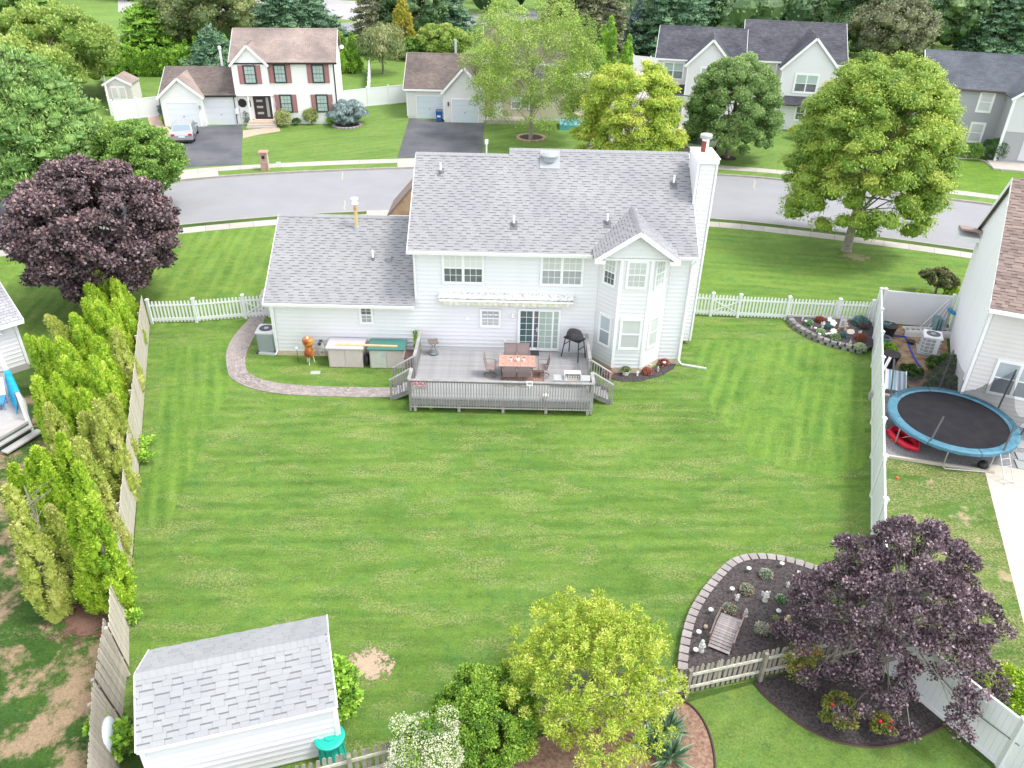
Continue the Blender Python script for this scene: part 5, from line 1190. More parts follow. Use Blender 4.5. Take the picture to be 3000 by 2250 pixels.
shingle_roof(ro, (-.2, -ov - .02, 5.4 - s_ * ov + .004), (1, 0, 0), (0, cs, sn), 3.6, 4.98 / cs, SH_brown, None, nmax=300, seed=12, worldoff=(19, 28.3, 0))
MB().box(-.2, 9, -ov - .11, -ov - .005, 4.95, 5.10).build('gutter', M_trim, E_)
MB().bar((-.2, -ov, 5.0), (-.2, 4.6, 8.84), .03, .2).build('rake_board', M_trim, E_); MB().bar((-.2, 9.2 + ov, 5.0), (-.2, 4.6, 8.84), .03, .2).build('rake_board', M_trim, E_)
q = MB(); q.slab([(-.95, 8.4, 5.35), (.0, 8.4, 5.35), (.0, 9.9, 5.05), (-.95, 9.9, 5.05)], .08); pr = q.build('eave_return', SH_brown, E_); MB().box(-.95, .0, 8.5, 9.9, 4.72, 4.95).build('eave_box', M_nb, E_)
MB().box(-.04, -.005, 3.75, 4.15, 7.3, 8.1).build('gable_vent', M_trim, E_)
# --- left neighbour's house (corner only) and its deck
L_ = thing('house', 'corner of a white sided house with grey roof at the left edge', 'house', (-21.75, 30.3, 0), R_(47))
q = MB(); gable_core(q, -12, 0, .02, 8, 0, 2.55, 4.9); q.build('wall', M_white, L_)
boards(L_, (0, 0, 0), -4, -.08, .3, 2.5, M_white); MB().box(-12, 0, -.04, .02, 0, .28).build('foundation', mat('grey_block', (.42, .41, .37), .9), L_)
corner(L_, [(0, 0)], .2, 2.5); groof(L_, -12, 0, 0, 8, 2.55, 4.9, RM_gy, trim=M_trim)
shingle_roof(L_, (-4.5, -.32, 2.38), (1, 0, 0), (0, .862, .507), 4.8, 4.8, SH_grey, None, nmax=200, seed=21, worldoff=(-21.8, 30.3, 0))
for s in (-1, 1): MB().lathe([(.03, 0), (.06, .14), (.07, .16)], 8, M=Matrix.Translation((-.75 + s * .1, -.1, 2.1)) @ Matrix.Rotation(PI * .8, 4, 'X')).build('flood_lamp', M_trim, L_)
D2 = thing('neighbour_deck', 'corner of a grey octagonal deck with steps at the left edge', 'deck', (-20, 26, 0))
M_d2 = mat('neighbour_deck_grey', (.46, .43, .42), .8, (.40, .38, .37), 3, 1)
dp = [(-21.9, 28.9), (-26, 27.2), (-26, 22.6), (-19.5, 23.95), (-18.95, 25.3), (-19.8, 26.7)]
q = MB(); q.prism([(x + 20, y - 26) for x, y in dp], .5, .6); q.build('deck_floor', M_d2, D2); q = MB(); q.prism([(x * .995 + 19.9, y - 26 + .05) for x, y in dp], .0, .5); q.build('skirt', mat('deck_green', (.10, .17, .15), .7), D2)
for k, off_ in enumerate((0, .38)):
    z = .40 - k * .2
    MB().bar((.48 + off_ * .9, -2.1 - off_ * .3 + .0, z - .03), (1.06 + off_ * .9, -.7 - off_ * .1, z - .03), .34, .06).build('step', M_d2, D2)
    MB().bar((-6, -3.45 - off_, z - .03), (.45, -2.15 - off_, z - .03), .34, .06).build('step', M_d2, D2)
ra, rb_ = Vector((-2.0, 3.1, 1.5)), Vector((1.0, -.65, 1.5))
MB().bar(ra, rb_, .12, .06).build('top_rail', M_trim, D2); n = 34
for i in range(n): p = ra.lerp(rb_, (i + .5) / n); MB().box(-.018, .018, -.018, .018, .6, 1.48).build('baluster', M_trim, D2, (p.x, p.y, 0))
MB().bar((-6, -1.7, 1.5), (.2, -2.0, 1.5), .12, .06).build('top_rail', M_trim, D2)
for p in (ra.lerp(rb_, .03), ra.lerp(rb_, .45), rb_, Vector((.35, -1.95, 0))): MB().box(-.06, .06, -.06, .06, .0, 1.55).build('post', M_trim, D2, (p.x, p.y, 0))
tw = MB(); a, b = ra.lerp(rb_, .42), ra.lerp(rb_, .86); rgt = random.Random(3); nn = 14; dn = Vector((-.06, -.05, 0))
pts = []
for i in range(nn + 1):
    p = a.lerp(b, i / nn); w1 = .05 * math.sin(i * 1.7)
    pts.append([p + Vector((.10, .08, -.35 + w1)), p + Vector((.07, .06, .06)), p + Vector((-.08, -.07, .06)), p + Vector((-.12 - w1, -.1, -.35)), p + Vector((-.16 + w1 * 1.2, -.14 + w1, -.86 - .1 * math.sin(i)))])
vs = [tuple(v - Vector((0, 0, 0))) for r in pts for v in r]; fs = [(i * 5 + j, (i + 1) * 5 + j, (i + 1) * 5 + j + 1, i * 5 + j + 1) for i in range(nn) for j in range(4)]
tw.add(vs, fs); tag(tw.build('pool_towel', mat('bright_blue_cloth', (.01, .42, .68), .8, (.01, .30, .55), 5, 1), None, (-20, 26, 0), smooth=True), 'bright blue cloth draped over the white railing of the left deck', 'towel')
cr = thing('folding_chair', 'white and blue folding lounge chair on the left deck', 'chair', (-20.55, 26.2, .6), .4)
MB().box(-.25, .25, -.35, .3, .3, .36).build('seat', mat('blue_frame', (.05, .25, .60), .5), cr); q = MB(); q.slab([(-.25, .3, .38), (.25, .3, .38), (.25, .75, .95), (-.25, .75, .95)], .05); q.build('backrest', M_ceram, cr)
for x in (-.22, .22):
    for y in (-.3, .25): MB().bar((x, y, 0), (x, y, .3), .03).build('leg', MATS['blue_frame'], cr)
# --- small sheds and far odds
S1 = thing('shed', 'small white shed with double doors and tan roof beside the hedge', 'shed', at(262, 222), R_(8))
M_shw = mat('shed_cream', (.62, .58, .55), .6)
q = MB(); gable_core(q, -1.3, 1.3, 0, 3, 0, 1.8, 2.5, axis='y'); q.build('wall', M_shw, S1); groof(S1, -1.3, 1.3, 0, 3, 1.8, 2.5, RM_tan, ov=.15, axis='y')
for x in (-.72, .02): dr_ = MB().box(x, x + .70, -.05, 0, .08, 1.62).build('door', M_trim, S1); MB().box(x + .1, x + .6, -.07, -.05, .5, 1.5).build('door_panel', M_shw, dr_)
tb = thing('shed', 'tan roofed outbuilding behind the cypress at the left edge', 'shed', at(60, 190), R_(4))
q = MB(); gable_core(q, -9, 4, 0, 5, 0, 2.3, 3.4); q.build('wall', M_shw, tb); groof(tb, -9, 4, 0, 5, 2.3, 3.4, RM_tan)
privacy('long white fence from the small shed down to the left garage door', [tuple(at(*v)[:2]) for v in ((250, 262), (352, 250))], m=M_vin)
privacy('white fence running up along the left of the small shed', [tuple(at(*v)[:2]) for v in ((242, 250), (226, 175))], m=M_vin)
privacy('white fence with gate joining the white house and the twin garage house', [tuple(at(*v)[:2]) for v in ((733, 238), (795, 230), (884, 221))], m=M_vin)
privacy('white fence running away between the back gardens of the two far houses', [tuple(at(*v)[:2]) for v in ((797, 229), (800, 160))], m=M_vin)
privacy('white fence behind the lime tree, left of the large grey house', [tuple(at(*v)[:2]) for v in ((1366, 152), (1440, 160))], m=M_vin)
privacy('white fence beyond the garage roof of the white house', [tuple(at(*v)[:2]) for v in ((405, 160), (525, 152))], m=M_vin)
S2 = thing('pergola', 'dark open pergola behind the birch and lime tree', 'pergola', at(1262, 238), R_(5))
MB().box(-1.4, 1.4, -1, 1, 2.1, 2.25).build('roof', mat('pergola_top', (.36, .30, .27), .8), S2)
for x in (-1.25, 1.25):
    for y in (-.85, .85): MB().box(x - .08, x + .08, y - .08, y + .08, 0, 2.1).build('post', M_dark, S2)
MB().box(-1.2, 1.2, .7, .8, 0, 2.0).build('back_panel', M_dark, S2)
S3 = thing('gazebo', 'pale peaked canopy tent between the birch and the lime tree', 'gazebo', at(1288, 258), 0)
q = MB(); q.add([(-1.5, -1.5, 2), (1.5, -1.5, 2), (1.5, 1.5, 2), (-1.5, 1.5, 2), (0, 0, 2.8)], [(0, 1, 4), (1, 2, 4), (2, 3, 4), (3, 0, 4), (3, 2, 1, 0)]); q.build('canopy', mat('canvas_grey', (.60, .58, .57), .8), S3)
for x in (-1.4, 1.4):
    for y in (-1.4, 1.4): MB().box(x - .04, x + .04, y - .04, y + .04, 0, 2).build('pole', M_trim, S3)
tag(MB().bev(-1.8, 1.8, -1.2, 1.2, 0, .5, .05).build('pool', mat('pool_water', (.12, .42, .50), .1, spec=.6), None, at(1248, 275)), 'small turquoise pool on the pale patio right of the birch', 'pool')
# --- white garden shed in the foreground
W = thing('shed', 'white garden shed with grey shingle gable roof in the lower left foreground', 'shed', (-8.2, 10.72, 0), math.atan2(1.28, 4.27))
zl, zr_, wd, ln_ = 2.02, 2.80, 2.62, 4.30
q = MB(); gable_core(q, 0, ln_, .02, wd, 0, zl, zr_ - .08); q.build('wall', M_white, W)
boards(W, (0, 0, 0), .06, ln_ - .06, .1, 1.98, M_white, laps=2, cl=.1); corner(W, [(0, 0), (ln_, 0)], .05, 1.98)
boards(W, (ln_, 0, PI / 2), .06, wd - .06, .1, 1.98, M_white)
sp = (zr_ - zl) / (wd / 2); ovx = .06; ovy = .12
q = MB(); z0 = zl - sp * ovy
q.slab([(-ovx, -ovy, z0), (ln_ + ovx, -ovy, z0), (ln_ + ovx, wd / 2, zr_), (-ovx, wd / 2, zr_)], .05); q.slab([(-ovx, wd / 2, zr_), (ln_ + ovx, wd / 2, zr_), (ln_ + ovx, wd + ovy, z0), (-ovx, wd + ovy, z0)], .05); so_ = q.build('roof', M_roofb, W)
c3, s3 = 1 / math.hypot(1, sp), sp / math.hypot(1, sp)
shingle_roof(so_, (-ovx - .02, -ovy - .02, z0 + .004), (1, 0, 0), (0, c3, s3), ln_ + .16, (wd / 2 + ovy) / c3 - .1, SH_shed, None, nmax=170, seed=31, worldoff=(-8.2, 10.7, 0), bandh=.035)
shingle_roof(so_, (ln_ + ovx + .02, wd + ovy + .02, z0 + .004), (-1, 0, 0), (0, -c3, s3), ln_ + .16, (wd / 2 + ovy) / c3 - .1, SH_shed, None, nmax=130, seed=32, worldoff=(-8.2, 10.7, 0), bandh=.035)
caps(so_, (-ovx, wd / 2, zr_ + .012), (ln_ + ovx, wd / 2, zr_ + .012), SH_shed, .15, .085, .16)
MB().box(-ovx, ln_ + ovx, -ovy - .035, -ovy - .003, z0 - .09, z0 + .005).build('fascia', M_trim, W)
for x in (-ovx - .012, ln_ + ovx + .012):
    MB().bar((x, -ovy - .02, z0 - .04), (x, wd / 2, zr_ - .04), .03, .11).build('rake_board', M_trim, W); MB().bar((x, wd + ovy + .02, z0 - .04), (x, wd / 2, zr_ - .04), .03, .11).build('rake_board', M_trim, W)
# ------------------------------------------------------------------ vegetation
def leaf_mesh(name, P, D, N, L, W, tint, m, QV=None, QT=None):
    """many leaves: base P, tip direction D, face normal N, length L, width W (numpy arrays)"""
    n = len(P)
    S = np.cross(D, N); S /= np.linalg.norm(S, axis=1, keepdims=True) + 1e-9
    L = np.broadcast_to(L, n)[:, None]; W = np.broadcast_to(W, n)[:, None]
    V = np.empty((n, 4, 3), np.float32)
    V[:, 0] = P; V[:, 1] = P + D * L * .55 + S * W * .5 + N * W * .12; V[:, 2] = P + D * L; V[:, 3] = P + D * L * .45 - S * W * .5 + N * W * .12
    if QV is not None: V = np.concatenate([V, QV.astype(np.float32)]); tint = np.concatenate([tint, QT]); n = len(V)
    me = bpy.data.meshes.new(name)
    me.vertices.add(n * 4); me.vertices.foreach_set('co', V.reshape(-1))
    me.loops.add(n * 4); me.loops.foreach_set('vertex_index', np.arange(n * 4, dtype=np.int32))
    me.polygons.add(n); me.polygons.foreach_set('loop_start', np.arange(0, n * 4, 4, dtype=np.int32))
    me.update(calc_edges=True)
    a = me.attributes.new('tint', 'FLOAT', 'FACE'); a.data.foreach_set('value', np.clip(tint, 0, 1).astype(np.float32))
    me.materials.append(m)
    return me
def unit(a): return a / (np.linalg.norm(a, axis=1, keepdims=True) + 1e-9)
def blob_leaves(rg, B, n, L, W, m, tip=(0, 0, .3), out=.8, tjit=.6, tb=.5, tv=.22, ctv=.16, depth=.3, up=.25, hang=0., low=.0, name='crown', tipg=.16, core=0., coret=.28, cull=True):
    """B: array of ellipsoid lobes (x,y,z,rx,ry,rz). Leaves sit on and just under the lobes' surfaces"""
    B = np.asarray(B, float); K = len(B)
    area = (B[:, 3] * B[:, 4] + B[:, 3] * B[:, 5] + B[:, 4] * B[:, 5]); pr = area / area.sum()
    idx = rg.choice(K, n, p=pr)
    d = unit(rg.normal(size=(n, 3))); d[:, 2] = np.where(d[:, 2] < -.3 - low, -d[:, 2], d[:, 2])
    rr = 1 - depth * rg.random(n) ** 1.5 + rg.normal(size=n) * .07
    P = B[idx, :3] + d * rr[:, None] * B[idx, 3:6]
    keep = np.ones(n, bool)
    for k in range(K if cull else 0):     # leave out leaves buried deep in another lobe
        q = ((P - B[k, :3]) / B[k, 3:6]); keep &= ~((q * q).sum(1) < .42) | (idx == k)
    nn = unit(d / B[idx, 3:6]); T = unit(nn * out + np.asarray(tip) + rg.normal(size=(n, 3)) * tjit)
    if hang: T = unit(T + np.array([0, 0, -hang]))
    N = unit(nn * 1.1 + np.array([0, 0, up]) + rg.normal(size=(n, 3)) * .42); N = unit(np.cross(np.cross(T, N), T))
    ct = rg.normal(size=K) * ctv
    tint = tb + ct[idx] + rg.normal(size=n) * tv + tipg * (d[:, 2] * .6 + rr * 2 - 2.1)  # lobe tops and outer leaves tinted lighter: new growth plus painted shading
    s = rg.uniform(.7, 1.25, n)
    P, T, N, tint, s = P[keep], T[keep], N[keep], tint[keep], s[keep]
    QV = QT = None
    if core:      # closed inner ball of each lobe, roughened, tinted darker than its leaves
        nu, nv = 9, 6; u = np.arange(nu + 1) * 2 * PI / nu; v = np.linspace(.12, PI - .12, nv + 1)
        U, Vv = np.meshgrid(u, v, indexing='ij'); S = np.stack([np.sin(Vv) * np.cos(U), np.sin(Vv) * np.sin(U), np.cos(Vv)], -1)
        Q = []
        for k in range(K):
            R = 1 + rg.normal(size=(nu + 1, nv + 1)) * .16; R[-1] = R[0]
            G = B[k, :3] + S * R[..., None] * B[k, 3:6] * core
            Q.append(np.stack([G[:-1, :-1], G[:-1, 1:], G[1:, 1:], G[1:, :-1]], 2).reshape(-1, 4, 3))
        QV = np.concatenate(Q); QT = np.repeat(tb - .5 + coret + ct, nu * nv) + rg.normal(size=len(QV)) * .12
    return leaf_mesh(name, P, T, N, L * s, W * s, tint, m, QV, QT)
M_bark = mat('bark_brown', (.16, .12, .09), .9, (.26, .21, .17), 5, 1, .8, 12); M_barkg = mat('bark_grey', (.32, .28, .24), .9, (.22, .19, .16), 5, 1, .6, 12)
def limb_mesh(rg, trunk_top, base_r, targets, base=(0, 0, 0), fork=.35, n=5, lean=(0, 0), tr=.25, start=None):
    mb = MB(); b = Vector(base); t = Vector(trunk_top)
    mb.tube([b + Vector((0, 0, -.1)), b + Vector((0, 0, .12)), b.lerp(t, .4) + Vector((lean[0], lean[1], 0)), t], [base_r * 1.7, base_r * 1.1, base_r * .85, base_r * .65], 8)
    for g in targets:
        g = Vector(g); f = fork + (1 - fork) * rg.random() * .9; s = b.lerp(t, f) + Vector((lean[0], lean[1], 0)) * (1 - f)
        mid = s.lerp(g, .5) + Vector((rg.normal() * .15, rg.normal() * .15, abs((g - s).length) * .10))
        r = base_r * tr * (.6 + .5 * rg.random())
        mb.tube([s, s.lerp(mid, .5) + Vector((0, 0, .05)), mid, g], [r, r * .75, r * .5, r * .18], n)
    return mb
def tree(name, label, pos, h, rx, cb, leaf, n, L, W, seed, lobes=40, lobe=.32, trunk=.16, bark=None, prof=None, ry=None, group=None, cat='tree', shell=(.45, 1.0), vasp=.8, nlimb=18, fork=.35, tt=None, cut=None, extra=None, tr=.25, **kw):
    """broadleaf tree: h total height, rx crown radius, cb crown base height"""
    rg = np.random.default_rng(seed); r = thing(name, label, cat, (pos[0], pos[1], pos[2] if len(pos) > 2 else 0), group=group)
    cz = (h + cb) / 2; rz = (h - cb) / 2; ry = ry or rx; B = []
    lr = lobe * min(rx, rz * 1.2)
    g = math.pi * (3 - 5 ** .5)
    for i in range(lobes):
        z = 1 - 2 * (i + .5) / lobes; q = math.sqrt(max(0, 1 - z * z)); a = i * g + rg.normal() * .35; s = shell[0] + (shell[1] - shell[0]) * rg.random() ** .5
        x, y, zz = q * math.cos(a) * s, q * math.sin(a) * s, z * s
        if prof: f = prof((zz + 1) / 2) / max(q * s if q * s > .05 else .05, .05) if False else prof((zz + 1) / 2); x, y = math.cos(a) * f * s, math.sin(a) * f * s
        k = lr * rg.uniform(.7, 1.3)
        B.append((x * (rx - k * .7), y * (ry - k * .7), cz + zz * (rz - k * vasp * .7), k, k, k * vasp))
    B = np.array(B)
    if extra is not None: B = np.vstack([B, np.array(extra)])
    if cut: B = B[[not cut(b) for b in B]]
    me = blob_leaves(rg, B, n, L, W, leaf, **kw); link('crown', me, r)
    sel = rg.permutation(len(B))[:nlimb]
    limb_mesh(rg, (0, 0, tt or (cb + (h - cb) * .55)), trunk, [tuple(B[i, :3]) for i in sel], fork=fork, tr=tr).build('trunk', bark or M_bark, r, smooth=True)
    return r
def conifer(name, label, pos, h, r, leaf, n, L, W, seed, layers=None, droop=.25, group=None, plumes=None, lean=(0, 0), cb=.2, power=.8, bark=None, cat='tree', trunk=.12, asp=.35, irr=.2, **kw):
    """conifer: whorls of flat drooping boughs (layers) or upright plumes (plumes)"""
    rg = np.random.default_rng(seed); root = thing(name, label, cat, (pos[0], pos[1], pos[2] if len(pos) > 2 else 0), group=group); B = []
    if plumes:
        for i in range(plumes):
            t = (i + .5) / plumes; a = i * 2.4 + rg.normal() * .4; z = cb + (h - cb) * t * .97; rad = r * (1 - t) ** power * rg.uniform(.72, 1.0)
            k = r * rg.uniform(.24, .36) * (1 - .5 * t)
            rad = min(rad, r * .92) * (.35 + .65 * min(1, t * 6)) if t < .12 else rad
            B.append((rad * math.cos(a) * .78 + lean[0] * t * t, rad * math.sin(a) * .78 + lean[1] * t * t, z, k, k, k * 2.3))
        B.append((lean[0], lean[1], h * .95, r * .2, r * .2, h * .06))
    else:
        L_ = layers or 10
        for i in range(L_):
            t = (i + .5) / L_; z = cb + (h - cb) * t; rad = r * (1 - t) ** power; nb = max(4, int(4 + rad * 3.4))
            for k in range(nb):
                a = k * 2 * PI / nb + i * 1.3 + rg.normal() * .25; rr = rad * rg.uniform(1 - irr, 1 + irr)
                for s in ((.98, 0), (.76, 0), (.5, 0))[:3 if rad > 1 else 2]:
                    B.append((rr * s[0] * math.cos(a) * .8, rr * s[0] * math.sin(a) * .8, z - droop * rr * s[0] + rg.normal() * .1, max(.22, min(rr * .24, .85)), max(.22, min(rr * .24, .85)), max(.12, min(rr * .24, .85) * asp)))
        B.append((0, 0, h * .97, r * .10, r * .10, h * .05))
    B = np.array(B); kw.setdefault('cull', bool(plumes))
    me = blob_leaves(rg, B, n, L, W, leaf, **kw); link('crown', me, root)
    q = MB(); q.tube([(0, 0, -.1), (lean[0] * .25, lean[1] * .25, h * .5), (lean[0], lean[1], h * .93)], [trunk, trunk * .7, trunk * .15], 7)
    if not plumes:
        for b in B[::3]: q.tube([(0, 0, min(b[2] + .3, h * .95)), tuple(b[:3])], [trunk * .25, trunk * .1], 4)
    q.build('trunk', bark or M_bark, root, smooth=True)
    return root
def colours(n, a, b, c): return leafmat(n, [a, b, c])
LM_zel = leafmat('leaf_yellowgreen', [(.09, .17, .025), (.20, .31, .045), (.33, .43, .07), (.50, .49, .12)])
LM_loc = leafmat('leaf_lime_tip', [(.156, .260, .033), (.286, .403, .046), (.442, .507, .072), (.650, .598, .169)])
LM_gold = leafmat('leaf_gold', [(.16, .27, .03), (.33, .44, .05), (.50, .55, .09), (.62, .62, .22)])
LM_plum = leafmat('leaf_plum', [(.040, .026, .034), (.10, .066, .080), (.18, .125, .145), (.34, .25, .27)], trans=.08, rough=.42, spec=.5)
LM_maple = leafmat('leaf_purple_maple', [(.034, .025, .028), (.085, .059, .065), (.163, .112, .121), (.295, .186, .171)], trans=.08, rough=.42, spec=.5)
LM_birch = leafmat('leaf_birch', [(.105, .182, .035), (.210, .308, .056), (.336, .448, .084), (.476, .560, .154)])
LM_pear = leafmat('leaf_pear', [(.06, .125, .03), (.14, .24, .065), (.25, .36, .12), (.40, .49, .24)])
LM_arb = leafmat('leaf_arborvitae', [(.081, .162, .014), (.216, .365, .024), (.365, .513, .041), (.567, .621, .121)], trans=.15)
LM_arbd = leafmat('leaf_arborvitae_dry', [(.15, .20, .04), (.30, .38, .06), (.42, .45, .11), (.50, .46, .22)], trans=.15)
LM_ley = leafmat('leaf_cypress', [(.06, .13, .035), (.15, .27, .07), (.26, .40, .11), (.38, .50, .17)], trans=.15)
LM_hedge = leafmat('leaf_hedge', [(.065, .145, .022), (.145, .290, .036), (.261, .450, .051), (.406, .609, .087)], trans=.15)
LM_pine = leafmat('leaf_pine', [(.035, .085, .05), (.09, .175, .095), (.16, .27, .14), (.25, .36, .20)], trans=.08)
LM_dk = leafmat('leaf_dark', [(.035, .075, .03), (.085, .155, .06), (.15, .23, .09), (.23, .30, .14)], trans=.12)
LM_mid = leafmat('leaf_mid', [(.056, .128, .032), (.128, .240, .048), (.208, .352, .072), (.320, .448, .112)])
LM_olive = leafmat('leaf_olive', [(.060, .090, .038), (.135, .180, .068), (.225, .270, .105), (.360, .360, .165)])
LM_lt = leafmat('leaf_light', [(.112, .200, .037), (.213, .312, .062), (.312, .413, .100), (.450, .500, .150)])
LM_blue = leafmat('leaf_blue_spruce', [(.057, .098, .098), (.115, .172, .172), (.196, .265, .265), (.299, .368, .368)], trans=.06)
LM_amber = leafmat('leaf_amber', [(.184, .230, .034), (.345, .345, .052), (.483, .414, .081), (.598, .460, .138)])
LM_brown = leafmat('leaf_brownish', [(.06, .065, .035), (.13, .145, .075), (.21, .22, .12), (.29, .29, .18)], trans=.08)
def TP(x, y, ytop, z=0):
    p = at(x, y, z); return p, zat(p, ytop)
def rad(p, px, z=4): return px / pxm((p[0], p[1], z)) / 2

# --- large trees in the middle distance
p, h = TP(1828, 541, 112)
rx = rad(p, 392, 5)
egg = lambda t: (1 - t) ** .5 * (t + .16) ** .32 * 1.30
tree('shade_tree', 'big yellow-green tree with drooping leaf clusters on the right front lawn by the fire hydrant', p, zat(p, 104), rx * 1.08, 1.9, LM_zel, 105000, .17, .065, 11, prof=egg, core=.66, tipg=.34, lobes=330, lobe=.125, trunk=.27, bark=M_barkg, shell=(.55, 1.0), nlimb=46, fork=.22, out=.6, hang=.75, tip=(0, 0, -.1), tb=.50, tv=.15, ctv=.13, depth=.3, vasp=.72, tt=h * .6,
     extra=[(-4.2, -1.0, 2.7, .9, .8, .5), (-2.6, -1.8, 2.3, .8, .8, .5), (2.6, -2.2, 2.2, .9, .8, .5), (3.6, -1.0, 2.0, .8, .6, .45), (.6, -1.0, 2.1, .7, .7, .6), (-3.3, -1.4, 3.3, .9, .9, .6)])
p = at(1352, 362); h = zat(p, 128)
tree('shade_tree', 'lime-yellow feathery tree across the street just above the roof ridge', p, h, rad(p, 285, 5), .3, LM_loc, 60000, .19, .07, 12, prof=lambda t: (1 - t) ** .42 * (t + .3) ** .3 * 1.2, core=.62, tipg=.32, lobes=210, lobe=.135, trunk=.2, bark=M_barkg, shell=(.55, 1.0), nlimb=36, fork=.2, out=.6, hang=.75, tip=(0, 0, -.1), tb=.5, tv=.17, ctv=.12, depth=.45, vasp=.75)
p, h = TP(1570, 341, 118)
tree('pear_tree', 'round blue-green tree in a small dark mulch ring behind the chimney', p, h, rad(p, 246, 5), .9, LM_pear, 62000, .16, .10, 13, core=.7, lobes=230, lobe=.135, trunk=.19, shell=(.6, 1.0), tip=(0, 0, .6), tb=.5, tv=.2, ctv=.12, depth=.25, tipg=.3, prof=lambda t: (1 - t) ** .5 * (t + .2) ** .35 * 1.34)
p, h = TP(1146, 301, 0)
tree('birch_tree', 'tall loose pale green birch in a ring of stones on the lawn across the street', p, h * 1.06, rad(p, 325, 6), .8, LM_birch, 80000, .15, .08, 14, tipg=.3, lobes=300, lobe=.11, trunk=.17, bark=M_barkg, shell=(.35, 1.0), nlimb=40, fork=.1, tip=(0, 0, -.2), hang=.45, tb=.5, tv=.22, ctv=.12, depth=.6, vasp=1.15, prof=lambda t: .45 + .55 * math.sin(PI * min(1, t * .85 + .1)))
# purple maple and neighbours at left
p = at(246, 655); h = zat(p, 345)
tree('purple_maple', 'large dark purple maple at the left, behind the arborvitae and picket fence', p, h, rad(p, 358, 4.5), .4, LM_maple, 85000, .16, .13, 15, core=.7, tipg=.25, lobes=270, lobe=.125, trunk=.25, shell=(.6, 1.0), out=.7, hang=.35, tb=.5, tv=.26, ctv=.08, depth=.32, vasp=.62)
p = at(318, 455); h = zat(p, 262)
tree('street_tree', 'mid green leafy tree between the purple maple and the silver car', p, h, rad(p, 215, 4), .8, LM_mid, 36000, .18, .12, 16, core=.55, lobes=150, lobe=.15, trunk=.14, shell=(.45, 1.0), tb=.62, tv=.22, ctv=.12, depth=.5)
p = at(118, 455); h = zat(p, 118)
conifer('cypress_tree', 'very large feathery bright green cypress on the far left across the street', p, h * 1.03, rad(p, 350, 3), LM_ley, 95000, .24, .075, 17, core=.5, tipg=.35, layers=24, droop=-.3, power=.6, cb=.3, asp=.6, irr=.3, tb=.5, tv=.17, ctv=.15, depth=.3, out=.9, tip=(0, 0, .35), tjit=.4, trunk=.25)
p = at(-40, 470); h = zat(p, 260)
tree('broadleaf_tree', 'green tree cut by the left edge of the frame beside the purple maple', p, h, rad(p, 200, 3), .5, LM_mid, 18000, .26, .16, 18, lobes=45, lobe=.3, tb=.55)
# row behind the far houses
bgt = [
 ('tree', 130, 215, 8, 250, LM_lt, 24000, 'pale yellow-green leafy tree at upper left behind the white shed', {}),
 ('tree', 20, 150, -60, 260, LM_mid, 16000, 'dark green tree in the top left corner', {}),
 ('tree', 10, 215, 70, 150, LM_dk, 12000, 'shaded dark tree behind the tan roof at far left', {}),
 ('tree', 455, 125, -75, 195, LM_olive, 22000, 'dark olive oak tree above the garden hedge beside the grey parked car', {}),
 ('tree', 905, 100, -90, 130, LM_dk, 12000, 'dark tree behind the amber conical tree', {}),
 ('tree', 1880, 130, -95, 210, LM_dk, 17000, 'dark green bushy tree behind the grey house gap, upper right', {}),
 ('tree', 1905, 150, -20, 150, LM_brown, 14000, 'dusty olive-brown tree between the two grey houses', {}),
 ('tree', 2010, 120, -60, 150, LM_dk, 14000, 'deep green rounded tree above the right grey house, left one', {}),
 ('tree', 2070, 118, -20, 120, LM_mid, 12000, 'mid green leafy tree above the right grey house', {}),
 ('tree', 2200, 130, -40, 130, LM_mid, 10000, 'green tree in the top right corner', {}),
 ('tree', 1640, 75, -60, 140, LM_mid, 12000, 'bright mid green tree behind the ridge of the large grey house', {}),
 ('tree', 1750, 60, -70, 130, LM_olive, 10000, 'olive tree right behind the ridge of the large grey house', {}),
 ('tree', 960, 130, 52, 110, LM_lt, 11000, 'low pale green shrubby tree behind the left garage with the blue bin', {'cb': .3}),
 ('tree', 895, 128, 78, 70, LM_mid, 6000, 'dark yellow-green bush between the weeping tree and the left garage', {'cb': .2}),
 ('pine', 345, 130, -20, 170, LM_hedge, 12000, 'open green pine with horizontal boughs over the far lawn', {}),
 ('pine', 470, 175, 55, 120, LM_pine, 9000, 'blue-green spruce above the garage roof of the white house', {}),
 ('pine', 640, 108, -60, 230, LM_pine, 22000, 'wide blue-green pine behind the roof of the two-storey white house', {}),
 ('pine', 800, 118, -120, 62, LM_brown, 7000, 'narrow dark brownish conifer left of the weeping tree', {}),
 ('pine', 855, 95, -110, 130, LM_dk, 12000, 'dark shaded conifer behind the weeping tree', {}),
 ('pine', 945, 92, -80, 170, LM_pine, 14000, 'wide green pine left of the birch top', {}),
 ('pine', 1225, 115, -130, 150, LM_brown, 15000, 'brownish drooping spruce right of the birch top', {}),
 ('pine', 1295, 118, -110, 110, LM_brown, 10000, 'grey-brown drooping spruce left of the blue spruce', {}),
 ('pine', 1445, 118, -120, 170, LM_pine, 17000, 'dark green pine left of the large grey house', {}),
 ('pine', 1540, 85, -110, 150, LM_pine, 12000, 'dark pine behind the garage wing of the large grey house', {}),
 ('pine', 1372, 112, 0, 66, LM_blue, 8000, 'pale blue spruce behind the thin arborvitae spires', {'L': .3}),
 ('pine', 2140, 128, -70, 160, LM_pine, 15000, 'dark blue-green pine behind the right grey house', {}),
]
